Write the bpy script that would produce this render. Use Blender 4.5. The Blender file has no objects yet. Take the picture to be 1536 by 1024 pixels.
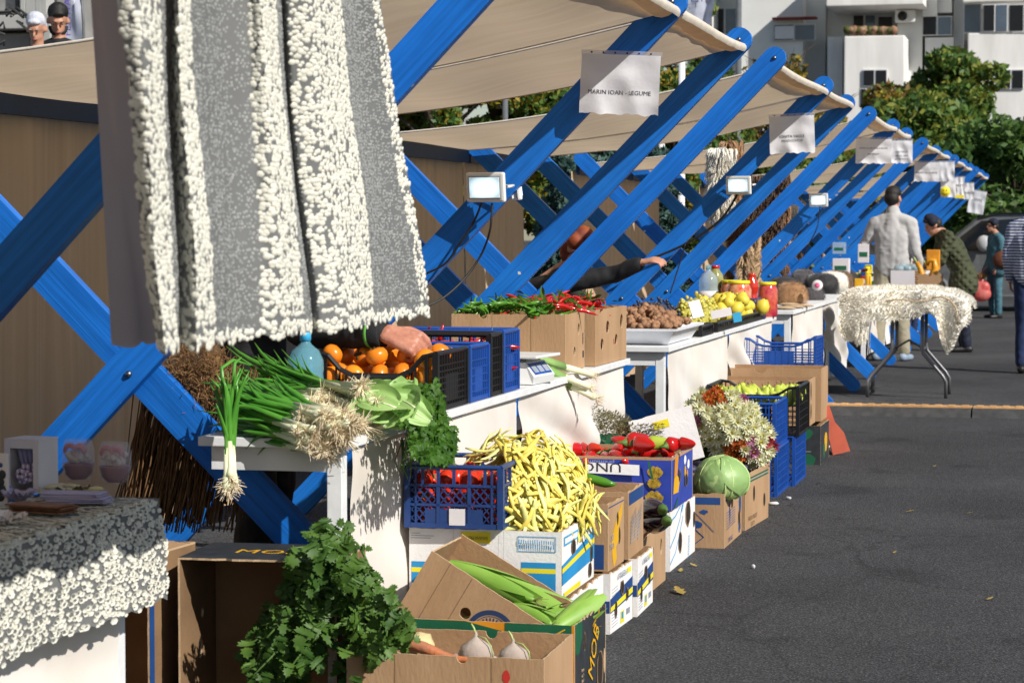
import bpy, bmesh, math, random
import numpy as np
from mathutils import Vector, Matrix, noise, geometry, Euler
R = math.radians
rnd = random.Random(7)
U = rnd.uniform
sc = bpy.context.scene
col = bpy.data.collections.new("market"); sc.collection.children.link(col)
# ---------------------------------------------------------------- camera
FPX, CH = 3550.0, 1.42
YAW = math.atan(852*math.cos(math.atan(170/FPX))/FPX); PIT = math.atan(170/FPX)
cam = bpy.data.cameras.new("camera"); camo = bpy.data.objects.new("camera", cam); col.objects.link(camo)
cam.lens = 36*FPX/1536; cam.sensor_width = 36; cam.clip_end = 900; cam.clip_start = .1
camo.location = (0, 0, CH); camo.rotation_euler = (math.pi/2-PIT, 0, YAW)
cam.dof.use_dof = True; cam.dof.focus_distance = 9.3; cam.dof.aperture_fstop = 9.5
sc.camera = camo
CM = camo.rotation_euler.to_matrix()
def at(px, py, X=None, Y=None, Z=None):
    """world point seen at photo pixel (1536 wide) on the plane X=, Y= or Z="""
    d = CM @ Vector(((px-768)/FPX, -(py-512)/FPX, -1))
    if X is not None: t = X/d.x
    elif Y is not None: t = Y/d.y
    else: t = (Z-CH)/d.z
    return Vector((0, 0, CH)) + d*t
# ---------------------------------------------------------------- light
SD = Vector((1, -.60, .86)).normalized()
sun = bpy.data.lights.new("sun", 'SUN'); sun.energy = 5.0; sun.angle = R(.53); sun.color = (1, .955, .88)
so = bpy.data.objects.new("sun", sun); col.objects.link(so); so.rotation_euler = SD.to_track_quat('Z', 'Y').to_euler(); so.location = (8, -6, 12)
w = bpy.data.worlds.new("World"); sc.world = w; w.use_nodes = True
nt = w.node_tree; sky = nt.nodes.new('ShaderNodeTexSky'); sky.sky_type = 'NISHITA'; sky.sun_disc = False
sky.sun_elevation = math.asin(SD.z); sky.sun_rotation = math.atan2(SD.x, SD.y); sky.air_density = 1.0; sky.dust_density = .6
nt.links.new(sky.outputs[0], nt.nodes['Background'].inputs[0]); nt.nodes['Background'].inputs[1].default_value = .075
vs = sc.view_settings; vs.view_transform = 'Standard'; vs.look = 'None'; vs.exposure = .18; vs.gamma = 1
sc.cycles.max_bounces = 7; sc.cycles.transparent_max_bounces = 12; sc.cycles.caustics_reflective = False; sc.cycles.caustics_refractive = False
# ---------------------------------------------------------------- materials
def srgb(r, g, b):
    f = lambda c: (c/255/12.92) if c/255 <= .04045 else ((c/255+.055)/1.055)**2.4
    return (f(r), f(g), f(b))
MATS = {}
def M(name, c=None, rough=.6, c2=None, scale=8, var=.25, bump=0, bscale=60, metal=0, trans=0, spec=.5, stretch=(1, 1, 1), detail=4, coat=0, glass=0, ior=1.45, emit=None, estr=1, sss=0, third=None, sheen=0, co='Object', lo=.35, hi=.65):
    if name in MATS and c is None: return MATS[name]
    m = bpy.data.materials.new(name); m.use_nodes = True; n = m.node_tree; N = n.nodes; L = n.links
    b = N['Principled BSDF']; out = N['Material Output']
    b.inputs['Roughness'].default_value = rough; b.inputs['Metallic'].default_value = metal
    b.inputs['Specular IOR Level'].default_value = spec; b.inputs['IOR'].default_value = ior
    if coat: b.inputs['Coat Weight'].default_value = coat; b.inputs['Coat Roughness'].default_value = .12
    if sheen: b.inputs['Sheen Weight'].default_value = sheen
    if glass: b.inputs['Transmission Weight'].default_value = glass
    if sss: b.inputs['Subsurface Weight'].default_value = sss; b.inputs['Subsurface Scale'].default_value = .01
    tc = N.new('ShaderNodeTexCoord'); mp = N.new('ShaderNodeMapping'); L.new(tc.outputs[co], mp.inputs[0]); mp.inputs['Scale'].default_value = stretch
    if c2 is None: c2 = tuple(x*(1-var) for x in c)
    nz = N.new('ShaderNodeTexNoise'); nz.inputs['Scale'].default_value = scale; nz.inputs['Detail'].default_value = detail; L.new(mp.outputs[0], nz.inputs[0])
    cr = N.new('ShaderNodeValToRGB'); cr.color_ramp.elements[0].position = lo; cr.color_ramp.elements[1].position = hi
    cr.color_ramp.elements[0].color = (*c2, 1); cr.color_ramp.elements[1].color = (*c, 1)
    if third: e = cr.color_ramp.elements.new(.8); e.color = (*third, 1)
    L.new(nz.outputs[0], cr.inputs[0]); L.new(cr.outputs[0], b.inputs['Base Color'])
    if bump:
        n2 = N.new('ShaderNodeTexNoise'); n2.inputs['Scale'].default_value = bscale; n2.inputs['Detail'].default_value = 5; L.new(mp.outputs[0], n2.inputs[0])
        bp = N.new('ShaderNodeBump'); bp.inputs['Strength'].default_value = bump; bp.inputs['Distance'].default_value = .01
        L.new(n2.outputs[0], bp.inputs['Height']); L.new(bp.outputs[0], b.inputs['Normal'])
    if emit: b.inputs['Emission Color'].default_value = (*emit, 1); b.inputs['Emission Strength'].default_value = estr
    if trans:
        t = N.new('ShaderNodeBsdfTranslucent'); mx = N.new('ShaderNodeMixShader'); mx.inputs[0].default_value = trans
        L.new(cr.outputs[0], t.inputs[0]); L.new(b.outputs[0], mx.inputs[1]); L.new(t.outputs[0], mx.inputs[2]); L.new(mx.outputs[0], out.inputs[0])
        if bump: L.new(bp.outputs[0], t.inputs['Normal'])
    m['tree'] = 1; MATS[name] = m
    return m
def nodes(m): return m.node_tree.nodes, m.node_tree.links
# painted blue wood with grain, knots and a few paint chips
def blue_wood(name, ang):
    m = M(name, (.012, .168, .62), .4, c2=(.009, .130, .51), scale=3, bump=.0, spec=.35)
    N, L = nodes(m); b = N['Principled BSDF']; cr = N['Color Ramp']; tc = N['Texture Coordinate']
    v = N.new('ShaderNodeTexVoronoi'); v.inputs['Scale'].default_value = 5.5; L.new(tc.outputs['Object'], v.inputs[0])
    nz = N.new('ShaderNodeTexNoise'); nz.inputs['Scale'].default_value = 160; L.new(tc.outputs['Object'], nz.inputs[0])
    ad = N.new('ShaderNodeMath'); ad.operation = 'MULTIPLY_ADD'; ad.inputs[1].default_value = .05; L.new(nz.outputs[0], ad.inputs[0]); L.new(v.outputs['Distance'], ad.inputs[2])
    lt = N.new('ShaderNodeMath'); lt.operation = 'LESS_THAN'; lt.inputs[1].default_value = .066; L.new(ad.outputs[0], lt.inputs[0])
    mp = N.new('ShaderNodeMapping'); mp.inputs['Rotation'].default_value = (0, ang, 0); L.new(tc.outputs['Object'], mp.inputs[0])
    m2 = N.new('ShaderNodeMapping'); m2.inputs['Scale'].default_value = (.035, 1, 1); L.new(mp.outputs[0], m2.inputs[0])
    g = N.new('ShaderNodeTexNoise'); g.inputs['Scale'].default_value = 70; g.inputs['Detail'].default_value = 6; g.inputs['Distortion'].default_value = .6; L.new(m2.outputs[0], g.inputs[0])
    r2 = N.new('ShaderNodeMapRange'); r2.inputs[1].default_value = .35; r2.inputs[2].default_value = .65; r2.inputs[3].default_value = .80; r2.inputs[4].default_value = 1.12; L.new(g.outputs[0], r2.inputs[0])
    mu = N.new('ShaderNodeMix'); mu.data_type = 'RGBA'; mu.blend_type = 'MULTIPLY'; mu.inputs[0].default_value = 1; L.new(cr.outputs[0], mu.inputs[6]); L.new(r2.outputs[0], mu.inputs[7])
    mx = N.new('ShaderNodeMix'); mx.data_type = 'RGBA'; L.new(lt.outputs[0], mx.inputs[0]); L.new(mu.outputs[2], mx.inputs[6]); mx.inputs[7].default_value = (.62, .62, .55, 1)
    L.new(mx.outputs[2], b.inputs['Base Color'])
    bp = N.new('ShaderNodeBump'); bp.inputs['Strength'].default_value = .35; bp.inputs['Distance'].default_value = .006; L.new(g.outputs[0], bp.inputs['Height']); L.new(bp.outputs[0], b.inputs['Normal'])
blue_wood('blue_painted_wood', R(45)); blue_wood('blue_wood_back', R(-45))
M('steel_bolt', (.25, .25, .26), .35, metal=1)
M('canopy_fabric', (.80, .63, .44), .8, c2=(.74, .57, .39), scale=2.2, stretch=(.5, 5, 5), bump=.35, bscale=5, trans=.46, spec=.1)
M('back_fabric', (.66, .48, .31), .85, c2=(.58, .41, .26), scale=5, stretch=(1, 4, .15), bump=.35, bscale=6, trans=.25, spec=.1)
M('hem_fabric', (.74, .67, .57), .8, c2=(.66, .59, .50), scale=20, bump=.2, bscale=30, spec=.1, trans=.15)
M('navy_board', (.008, .035, .095), .6, scale=6)
M('white_cloth', (.82, .775, .72), .75, c2=(.70, .635, .565), scale=2.2, detail=9, lo=.28, hi=.55, bump=.25, bscale=7, spec=.2, trans=.12)
M('white_paint', (.78, .79, .80), .45, c2=(.70, .71, .72), scale=9, bump=.12, bscale=30)
M('paper', (.86, .86, .90), .5, c2=(.82, .82, .87), scale=5, bump=.5, bscale=9, trans=.25)
M('ink', (.03, .03, .04), .7)
M('kraft', (.44, .28, .16), .8, c2=(.33, .20, .105), scale=4, bump=.2, bscale=90, stretch=(1, 1, .3), spec=.2, detail=9, lo=.3, hi=.6)
M('kraft_dark', (.25, .15, .075), .85, c2=(.17, .10, .05), scale=4, bump=.15, bscale=90)  # crease lines and hole rims; also the painted shade of the open carton
M('carton_white', (.80, .79, .79), .6, c2=(.73, .72, .72), scale=7, bump=.15, bscale=80, spec=.3)
M('print_blue', (.02, .27, .58), .6, var=.15); M('print_navy', (.012, .06, .22), .6, var=.2); M('print_yellow', (.80, .68, .02), .6, var=.1)
M('print_black', (.018, .022, .026), .6, c2=(.03, .034, .04), scale=20); M('print_green', (.01, .12, .055), .6); M('print_orange', (.75, .30, .015), .6, c2=(.55, .2, .01), scale=12)
M('print_gold', (.70, .38, .01), .6, var=.1); M('print_grey', (.30, .33, .38), .7); M('print_red', (.5, .03, .02), .6); M('print_royal', (.03, .06, .40), .5, c2=(.02, .045, .30), scale=9)
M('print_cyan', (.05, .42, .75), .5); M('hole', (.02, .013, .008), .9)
M('plastic_blue', (.012, .075, .36), .4, c2=(.010, .06, .28), scale=10, bump=.05, bscale=60)
M('plastic_navy', (.018, .055, .20), .42, c2=(.014, .04, .15), scale=10)
M('plastic_black', (.012, .012, .014), .38, var=.3)
M('asphalt_dummy', (.07, .07, .07))
# ---------------------------------------------------------------- mesh builder
class MB:
    def __init__(s): s.v = []; s.f = []; s.m = []; s.s = []
    def add(s, vs, fs, mi=0, sm=False):
        o = len(s.v); s.v += [tuple(p) for p in vs]; s.f += [tuple(i+o for i in f) for f in fs]; s.m += [mi]*len(fs); s.s += [sm]*len(fs)
    def box(s, c, d, mi=0, rot=None, bev=0):
        x, y, z = d[0]/2, d[1]/2, d[2]/2
        if bev:
            bm = bmesh.new(); bmesh.ops.create_cube(bm, size=1)
            for v in bm.verts: v.co = Vector((v.co.x*d[0], v.co.y*d[1], v.co.z*d[2]))
            bmesh.ops.bevel(bm, geom=bm.edges[:], offset=bev, segments=2, affect='EDGES', profile=.6)
            vs = [v.co.copy() for v in bm.verts]; bm.verts.index_update(); fs = [[v.index for v in f.verts] for f in bm.faces]; bm.free()
        else:
            vs = [Vector((a*x, b*y, e*z)) for a in (-1, 1) for b in (-1, 1) for e in (-1, 1)]
            fs = [(0, 1, 3, 2), (4, 6, 7, 5), (0, 4, 5, 1), (2, 3, 7, 6), (0, 2, 6, 4), (1, 5, 7, 3)]
        if rot is not None: vs = [rot @ v for v in vs]
        c = Vector(c); s.add([v+c for v in vs], fs, mi, False)
    def bar(s, a, b, w, h=None, mi=0, up=(0, 0, 1)):
        a = Vector(a); b = Vector(b); h = h or w; d = b-a; l = d.length; d.normalize(); u = Vector(up)
        if abs(d.dot(u)) > .99: u = Vector((1, 0, 0))
        x = d.cross(u).normalized(); z = x.cross(d); m = Matrix((x, d, z)).transposed()
        s.box((a+b)/2, (w, l, h), mi, m)
    def tube(s, pts, rs, n=8, mi=0, cap=True, flat=1, sm=True, up=None):
        pts = [Vector(p) for p in pts]
        if not hasattr(rs, '__len__'): rs = [rs]*len(pts)
        vs = []; fs = []; px = None
        for i, p in enumerate(pts):
            t = (pts[min(i+1, len(pts)-1)]-pts[max(i-1, 0)]).normalized()
            if px is None:
                u = Vector(up) if up else (Vector((0, 0, 1)) if abs(t.z) < .9 else Vector((1, 0, 0))); px = t.cross(u).normalized()
            else: px = (px-t*px.dot(t)).normalized()
            py = t.cross(px)
            for k in range(n): a = 2*math.pi*k/n; vs.append(p+(px*math.cos(a)+py*math.sin(a)*flat)*rs[i])
        for i in range(len(pts)-1):
            for k in range(n): k2 = (k+1) % n; fs.append((i*n+k, i*n+k2, (i+1)*n+k2, (i+1)*n+k))
        if cap: fs.append(tuple(range(n))[::-1]); fs.append(tuple((len(pts)-1)*n+k for k in range(n)))
        s.add(vs, fs, mi, sm)
    def lathe(s, prof, c=(0, 0, 0), n=16, mi=0, m=None, sm=True, f=None):
        vs = []; fs = []; c = Vector(c)
        for (r, z) in prof:
            for k in range(n):
                a = 2*math.pi*k/n; rr = r*(f(a, z) if f else 1); p = Vector((rr*math.cos(a), rr*math.sin(a), z))
                vs.append((m @ p if m else p)+c)
        for i in range(len(prof)-1):
            for k in range(n): k2 = (k+1) % n; fs.append((i*n+k, i*n+k2, (i+1)*n+k2, (i+1)*n+k))
        if prof[0][0] > 1e-5: fs.append(tuple(range(n))[::-1])
        if prof[-1][0] > 1e-5: fs.append(tuple((len(prof)-1)*n+k for k in range(n)))
        s.add(vs, fs, mi, sm)
    def ell(s, c, r, mi=0, n=12, rot=None, nz=0, ns=3, seed=0):
        prof = n//2; vs = []; fs = []; c = Vector(c); r = Vector(r) if hasattr(r, '__len__') else Vector((r, r, r))
        for i in range(prof+1):
            t = math.pi*i/prof
            for k in range(n):
                a = 2*math.pi*k/n; p = Vector((math.sin(t)*math.cos(a), math.sin(t)*math.sin(a), -math.cos(t)))
                if nz: p = p*(1+nz*noise.noise(p*ns+Vector((seed*7.1, seed*3.3, 0))))
                p = Vector((p.x*r.x, p.y*r.y, p.z*r.z)); vs.append((rot @ p if rot else p)+c)
        for i in range(prof):
            for k in range(n): k2 = (k+1) % n; fs.append((i*n+k, i*n+k2, (i+1)*n+k2, (i+1)*n+k))
        s.add(vs, fs, mi, True)
    def grid(s, fn, nu, nv, mi=0, sm=True):
        vs = [fn(i/nu, j/nv) for j in range(nv+1) for i in range(nu+1)]
        s.add(vs, [(j*(nu+1)+i, j*(nu+1)+i+1, (j+1)*(nu+1)+i+1, (j+1)*(nu+1)+i) for j in range(nv) for i in range(nu)], mi, sm)
    def panel(s, outer, holes, t, o, ux, uy, mi=0, mi_back=None, mi_edge=None):
        """flat sheet with real holes: outline in (u,v), thickness t along ux x uy"""
        ux = Vector(ux); uy = Vector(uy); n = ux.cross(uy).normalized()*t; o = Vector(o)
        loops = [outer]+holes; flat = [p for l in loops for p in l]
        tr = geometry.tessellate_polygon([[Vector((p[0], p[1], 0)) for p in l] for l in loops])
        P = [o+ux*p[0]+uy*p[1] for p in flat]; K = len(P)
        tf = []
        for a, b, c in tr:
            A = (flat[b][0]-flat[a][0])*(flat[c][1]-flat[a][1])-(flat[b][1]-flat[a][1])*(flat[c][0]-flat[a][0])
            tf.append((a, b, c) if A > 0 else (a, c, b))
        s.add(P, [f[::-1] for f in tf], mi_back if mi_back is not None else mi); s.add([p+n for p in P], tf, mi)
        k = 0; ef = []
        for l in loops:
            m = len(l)
            ar = sum(l[i][0]*l[(i+1) % m][1]-l[(i+1) % m][0]*l[i][1] for i in range(m)); ccw = (ar > 0) == (l is outer)
            for i in range(m):
                a, b = k+i, k+(i+1) % m; q = (a, b, b+K, a+K); ef.append(q if ccw else q[::-1])
            k += m
        s.add(P+[p+n for p in P], ef, mi_edge if mi_edge is not None else mi)
    def xf(s, m):
        s.v = [tuple(m @ Vector(p)) for p in s.v]; return s
    def build(s, name, mats, parent=None):
        me = bpy.data.meshes.new(name); me.from_pydata(s.v, [], s.f)
        if not isinstance(mats, (list, tuple)): mats = [mats]
        for m in mats: me.materials.append(M(m) if isinstance(m, str) else m)
        me.polygons.foreach_set('material_index', s.m); me.polygons.foreach_set('use_smooth', s.s); me.update()
        o = bpy.data.objects.new(name, me); col.objects.link(o)
        if parent: o.parent = parent
        return o
def tag(o, label, cat, group=None, kind=None):
    if label: o['label'] = label
    if cat: o['category'] = cat
    if group: o['group'] = group
    if kind: o['kind'] = kind
    return o
def thing(name, label, cat, loc=(0, 0, 0), rz=0, group=None):
    o = bpy.data.objects.new(name, None); o.empty_display_size = .1; col.objects.link(o); o.location = loc; o.rotation_euler = (0, 0, rz)
    return tag(o, label, cat, group)
def struct(o): o['kind'] = 'structure'; return o
KIDS = {}
def dup(o, loc=None, rot=None, scale=None, label=None, parent=None):
    c = o.copy(); col.objects.link(c)
    if parent is not None: c.parent = parent
    if loc is not None: c.location = loc
    if rot is not None: c.rotation_euler = rot
    if scale is not None: c.scale = scale if hasattr(scale, '__len__') else (scale,)*3
    if label: c['label'] = label
    for ch in KIDS.get(o.name, ()): dup(ch, parent=c)
    return c
def kids(o, *ch): KIDS[o.name] = list(ch); return o
def textmesh(string, size, mat, name='lettering', parent=None, loc=(0, 0, 0), rot=None, ext=.0002, align='CENTER', sx=1, width=None, space=1):
    cu = bpy.data.curves.new('t', 'FONT'); cu.body = string; cu.size = size; cu.align_x = align; cu.align_y = 'CENTER'; cu.extrude = ext; cu.space_line = space; cu.resolution_u = 2
    t = bpy.data.objects.new('t', cu); col.objects.link(t); bpy.context.view_layer.update()
    me = bpy.data.meshes.new_from_object(t.evaluated_get(bpy.context.evaluated_depsgraph_get())); bpy.data.objects.remove(t)
    me.materials.clear(); me.materials.append(M(mat)); me.transform(Matrix.Diagonal((sx, 1, 1, 1)))
    if width:
        xs = [v.co.x for v in me.vertices]; k = width/(max(xs)-min(xs)+1e-9); me.transform(Matrix.Diagonal((k, 1, 1, 1)))
    o = bpy.data.objects.new(name, me); col.objects.link(o); o.parent = parent; o.location = loc
    if rot is not None: o.rotation_euler = rot
    return o
def blob(name, prims, voxel, mats, parent=None, smooth=4, mat_fn=None):
    """union of tapered capsules / ellipsoids -> ONE continuous smooth surface"""
    b = MB()
    for p in prims:
        if p[0] == 'c':
            _, a, c, ra, rb = p[:5]; a = Vector(a); c = Vector(c); n = 12; k = max(2, int((c-a).length/.03)+1); d = (c-a)
            if d.length < 1e-6: b.ell(a, ra, n=12); continue
            dn = d.normalized()
            pts = [a-dn*ra*q for q in (.995, .8, .5)]+[a+d*i/k for i in range(k+1)]+[c+dn*rb*q for q in (.5, .8, .995)]
            rs = [ra*q for q in (.1, .6, .866)]+[ra+(rb-ra)*i/k for i in range(k+1)]+[rb*q for q in (.866, .6, .1)]
            b.tube(pts, rs, n)
        else:
            _, c, r = p[:3]; rot = Euler(p[3]).to_matrix() if len(p) > 3 else None; b.ell(c, r, n=16, rot=rot)
    o = b.build(name, mats)
    md = o.modifiers.new('r', 'REMESH'); md.mode = 'VOXEL'; md.voxel_size = voxel; md.use_smooth_shade = True
    if smooth: ms = o.modifiers.new('s', 'SMOOTH'); ms.iterations = smooth; ms.factor = .5
    me = bpy.data.meshes.new_from_object(o.evaluated_get(bpy.context.evaluated_depsgraph_get()))
    o.modifiers.clear(); o.data = me
    if mat_fn:
        for pl in me.polygons: pl.material_index = mat_fn(pl.center)
    if parent: o.parent = parent
    return o
# ---------------------------------------------------------------- ground
def asphalt():
    m = M('asphalt', (.084, .084, .088), .9, c2=(.056, .056, .060), scale=.8, detail=8, bump=.9, bscale=90, spec=.25, co='Object', lo=.3, hi=.7)
    N, L = nodes(m); b = N['Principled BSDF']; cr = N['Color Ramp']; tc = N['Texture Coordinate']
    v = N.new('ShaderNodeTexVoronoi'); v.inputs['Scale'].default_value = 120; L.new(tc.outputs['Object'], v.inputs[0])
    mr = N.new('ShaderNodeMapRange'); mr.inputs[1].default_value = 0; mr.inputs[2].default_value = .6; mr.inputs[3].default_value = 1.9; mr.inputs[4].default_value = .5; L.new(v.outputs['Distance'], mr.inputs[0])
    mx = N.new('ShaderNodeMix'); mx.data_type = 'RGBA'; mx.blend_type = 'MULTIPLY'; mx.inputs[0].default_value = 1; L.new(cr.outputs[0], mx.inputs[6]); L.new(mr.outputs[0], mx.inputs[7]); v2 = N.new('ShaderNodeTexVoronoi'); v2.inputs['Scale'].default_value = 38; L.new(tc.outputs['Object'], v2.inputs[0]); l2 = N.new('ShaderNodeMath'); l2.operation = 'LESS_THAN'; l2.inputs[1].default_value = .13; L.new(v2.outputs['Distance'], l2.inputs[0])
    n3 = N.new('ShaderNodeTexNoise'); n3.inputs['Scale'].default_value = .35; n3.inputs['Detail'].default_value = 6; L.new(tc.outputs['Object'], n3.inputs[0]); r3 = N.new('ShaderNodeMapRange'); r3.inputs[1].default_value = .35; r3.inputs[2].default_value = .65; r3.inputs[3].default_value = .78; r3.inputs[4].default_value = 1.2; L.new(n3.outputs[0], r3.inputs[0])
    m4 = N.new('ShaderNodeMix'); m4.data_type = 'RGBA'; m4.blend_type = 'MULTIPLY'; m4.inputs[0].default_value = 1; L.new(mx.outputs[2], m4.inputs[6]); L.new(r3.outputs[0], m4.inputs[7])
    m3 = N.new('ShaderNodeMix'); m3.data_type = 'RGBA'; L.new(l2.outputs[0], m3.inputs[0]); L.new(m4.outputs[2], m3.inputs[6]); m3.inputs[7].default_value = (.17, .165, .155, 1); 
    nd = N.new('ShaderNodeTexNoise'); nd.inputs['Scale'].default_value = 1.6; nd.inputs['Detail'].default_value = 7; L.new(tc.outputs['Object'], nd.inputs[0]); va = N.new('ShaderNodeVectorMath'); va.operation = 'MULTIPLY_ADD'; va.inputs[1].default_value = (.5, .5, .5); L.new(nd.outputs['Color'], va.inputs[0]); L.new(tc.outputs['Object'], va.inputs[2])
    v3 = N.new('ShaderNodeTexVoronoi'); v3.feature = 'DISTANCE_TO_EDGE'; v3.inputs['Scale'].default_value = .42; L.new(va.outputs[0], v3.inputs[0]); l3 = N.new('ShaderNodeMapRange'); l3.inputs[1].default_value = .001; l3.inputs[2].default_value = .006; l3.inputs[3].default_value = .72; l3.inputs[4].default_value = 1; L.new(v3.outputs['Distance'], l3.inputs[0])
    n5 = N.new('ShaderNodeTexNoise'); n5.inputs['Scale'].default_value = 1.9; n5.inputs['Detail'].default_value = 3; L.new(tc.outputs['Object'], n5.inputs[0]); r5 = N.new('ShaderNodeMapRange'); r5.inputs[1].default_value = .60; r5.inputs[2].default_value = .68; r5.inputs[3].default_value = 1; r5.inputs[4].default_value = .74; L.new(n5.outputs[0], r5.inputs[0])
    mm = N.new('ShaderNodeMath'); mm.operation = 'MULTIPLY'; L.new(l3.outputs[0], mm.inputs[0]); L.new(r5.outputs[0], mm.inputs[1])
    m6 = N.new('ShaderNodeMix'); m6.data_type = 'RGBA'; m6.blend_type = 'MULTIPLY'; m6.inputs[0].default_value = 1; L.new(m3.outputs[2], m6.inputs[6]); L.new(mm.outputs[0], m6.inputs[7]); L.new(m6.outputs[2], b.inputs['Base Color'])
asphalt()
g = MB(); g.add([(-160, -20, 0), (160, -20, 0), (160, 260, 0), (-160, 260, 0)], [(0, 1, 2, 3)]); struct(g.build('ground', 'asphalt'))
# ---------------------------------------------------------------- stalls
TIPX, TIPZ, CRX, CRZ, RTX, RTZ = -1.58, 2.30, -2.85, .97, -3.85, 1.97
def cap2d(a, b, w, n=10):
    a = Vector(a); b = Vector(b); d = (b-a).normalized(); t = math.atan2(d.y, d.x); o = []
    for k in range(n+1): q = t-math.pi/2+math.pi*k/n; o.append((b.x+w/2*math.cos(q), b.y+w/2*math.sin(q)))
    for k in range(n+1): q = t+math.pi/2+math.pi*k/n; o.append((a.x+w/2*math.cos(q), a.y+w/2*math.sin(q)))
    return o
def arm(a, b, y, wd=.118, t=.042):
    m = MB(); m.panel(cap2d(a, b, wd), [], t, (0, y+t/2, 0), (1, 0, 0), (0, 0, 1)); return m
def sag(u): return math.sin(math.pi*u)
def make_stall(ys, label, idx):
    y0 = ys[0]; t = thing('market_stall', label, 'market stall', (-2.7, y0, 0), 0, 'blue framed market stalls in a row')
    off = Matrix.Translation((2.7, -y0, 0)); r2 = random.Random(idx)
    for y in ys:
        j = r2.uniform(-.012, .012)
        foot = (CRX-(TIPX-CRX)*.93/(TIPZ-CRZ)*1.03, .05)
        a = arm((foot[0], foot[1]), (TIPX+j, TIPZ+j), y-.024).xf(off).build('front_arm', 'blue_painted_wood', t)
        b = arm((RTX, RTZ), (CRX+.945, .055) if idx else (CRX+.38, .97-.38), y+.024).xf(off).build('rear_arm', 'blue_wood_back', t)
        rx = Matrix.Rotation(math.pi/2, 3, 'X')
        for (x, z) in ((CRX, CRZ), (TIPX+j, TIPZ+j)):
            bo = MB(); bo.lathe([(.0, .0), (.011, 0), (.011, .006), (.007, .011), (0, .012)], (x, y-.045, z), 8, 0, rx)
            bo.xf(off).build('bolt', 'steel_bolt', t)
    for y1, y2 in zip(ys[:-1], ys[1:]):
        a0, a1 = y1+.035, y2-.035
        ph = r2.uniform(0, 9)
        def can(u, v, up=0, a0=a0, a1=a1, ph=ph):   # u along Y, v from rear to front
            x = RTX-.02+(TIPX+.022-RTX+.02)*v; z = RTZ-.045+(TIPZ-.025-RTZ+.045)*v
            z -= .045*sag(u)*(.1+.9*sag(v))+.055*sag(v); z += .012*math.sin(v*23+ph+2*u)*sag(u)
            return (x, a0+(a1-a0)*u, z+up)
        m = MB(); m.grid(lambda u, v: can(u, v), 18, 30); m.xf(off); m.build('canopy', 'canopy_fabric', t)
        m = MB()   # front hem hanging just behind the arm tips, ragged lower edge
        m.grid(lambda u, v: (lambda p: (p[0]+.012+.01*math.sin(math.pi*v), p[1], p[2]+.012-.038*v-(.006*noise.noise(Vector((u*14+ph, 0, 0)))*v)))(can(u, 1)), 30, 3); m.xf(off); m.build('canopy_hem', 'hem_fabric', t)
        m = MB()
        m.grid(lambda u, v: (lambda p: (p[0]-.105*v, p[1], p[2]-.004-.028*v*(1-v)*3-.012*v*noise.noise(Vector((u*11, ph, 0)))))(can(u, 1)), 30, 4); m.xf(off); m.build('underside_fold', 'canopy_fabric', t)
        for ye in (a0, a1):   # rope edge seam
            m = MB(); m.tube([can(0 if ye == a0 else 1, q/14) for q in range(15)], .006, 6); m.xf(off).build('edge_rope', 'hem_fabric', t)
        m = MB(); m.box((RTX-.03, (y1+y2)/2, RTZ-.085), (.03, y2-y1-.05, .085)); m.xf(off).build('rear_beam', 'navy_board', t)
        def bk(u, v, a0=a0, a1=a1, ph=ph):
            y = a0-.02+(a1-a0+.04)*u; return (RTX-.075+.02*math.sin(u*38+ph)*(.4+v)+.012*math.sin(u*13+3*v), y, RTZ-.10-(RTZ-.20)*v)
        m = MB(); m.grid(bk, 70, 10); m.xf(off).build('back_curtain', 'back_fabric', t)
    return t
STALLS = [((1.5, 3.4, 5.36), 'nearest blue stall at the left edge, behind the lace curtain'),
          ((6.86, 9.3, 11.2), 'blue stall with the vegetable sign and the persimmon crate on its counter'),
          ((12.5, 14.95, 16.65), 'blue stall over the walnuts, white grapes and pickle jars'),
          ((18.4, 20.7, 22.4), 'blue stall over the fur hats, behind the fleece table'),
          ((24.8, 27.1, 29.2), 'blue stall behind the man in the pale grey sweater'),
          ((31.0, 33.2, 35.2), 'blue stall just before the far one, with a yellow smiley paper'),
          ((37.2, 39.2, 41.4), 'farthest blue stall, beside the parked minivan')]
for i, (ys, lb) in enumerate(STALLS): make_stall(ys, lb, i)
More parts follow.
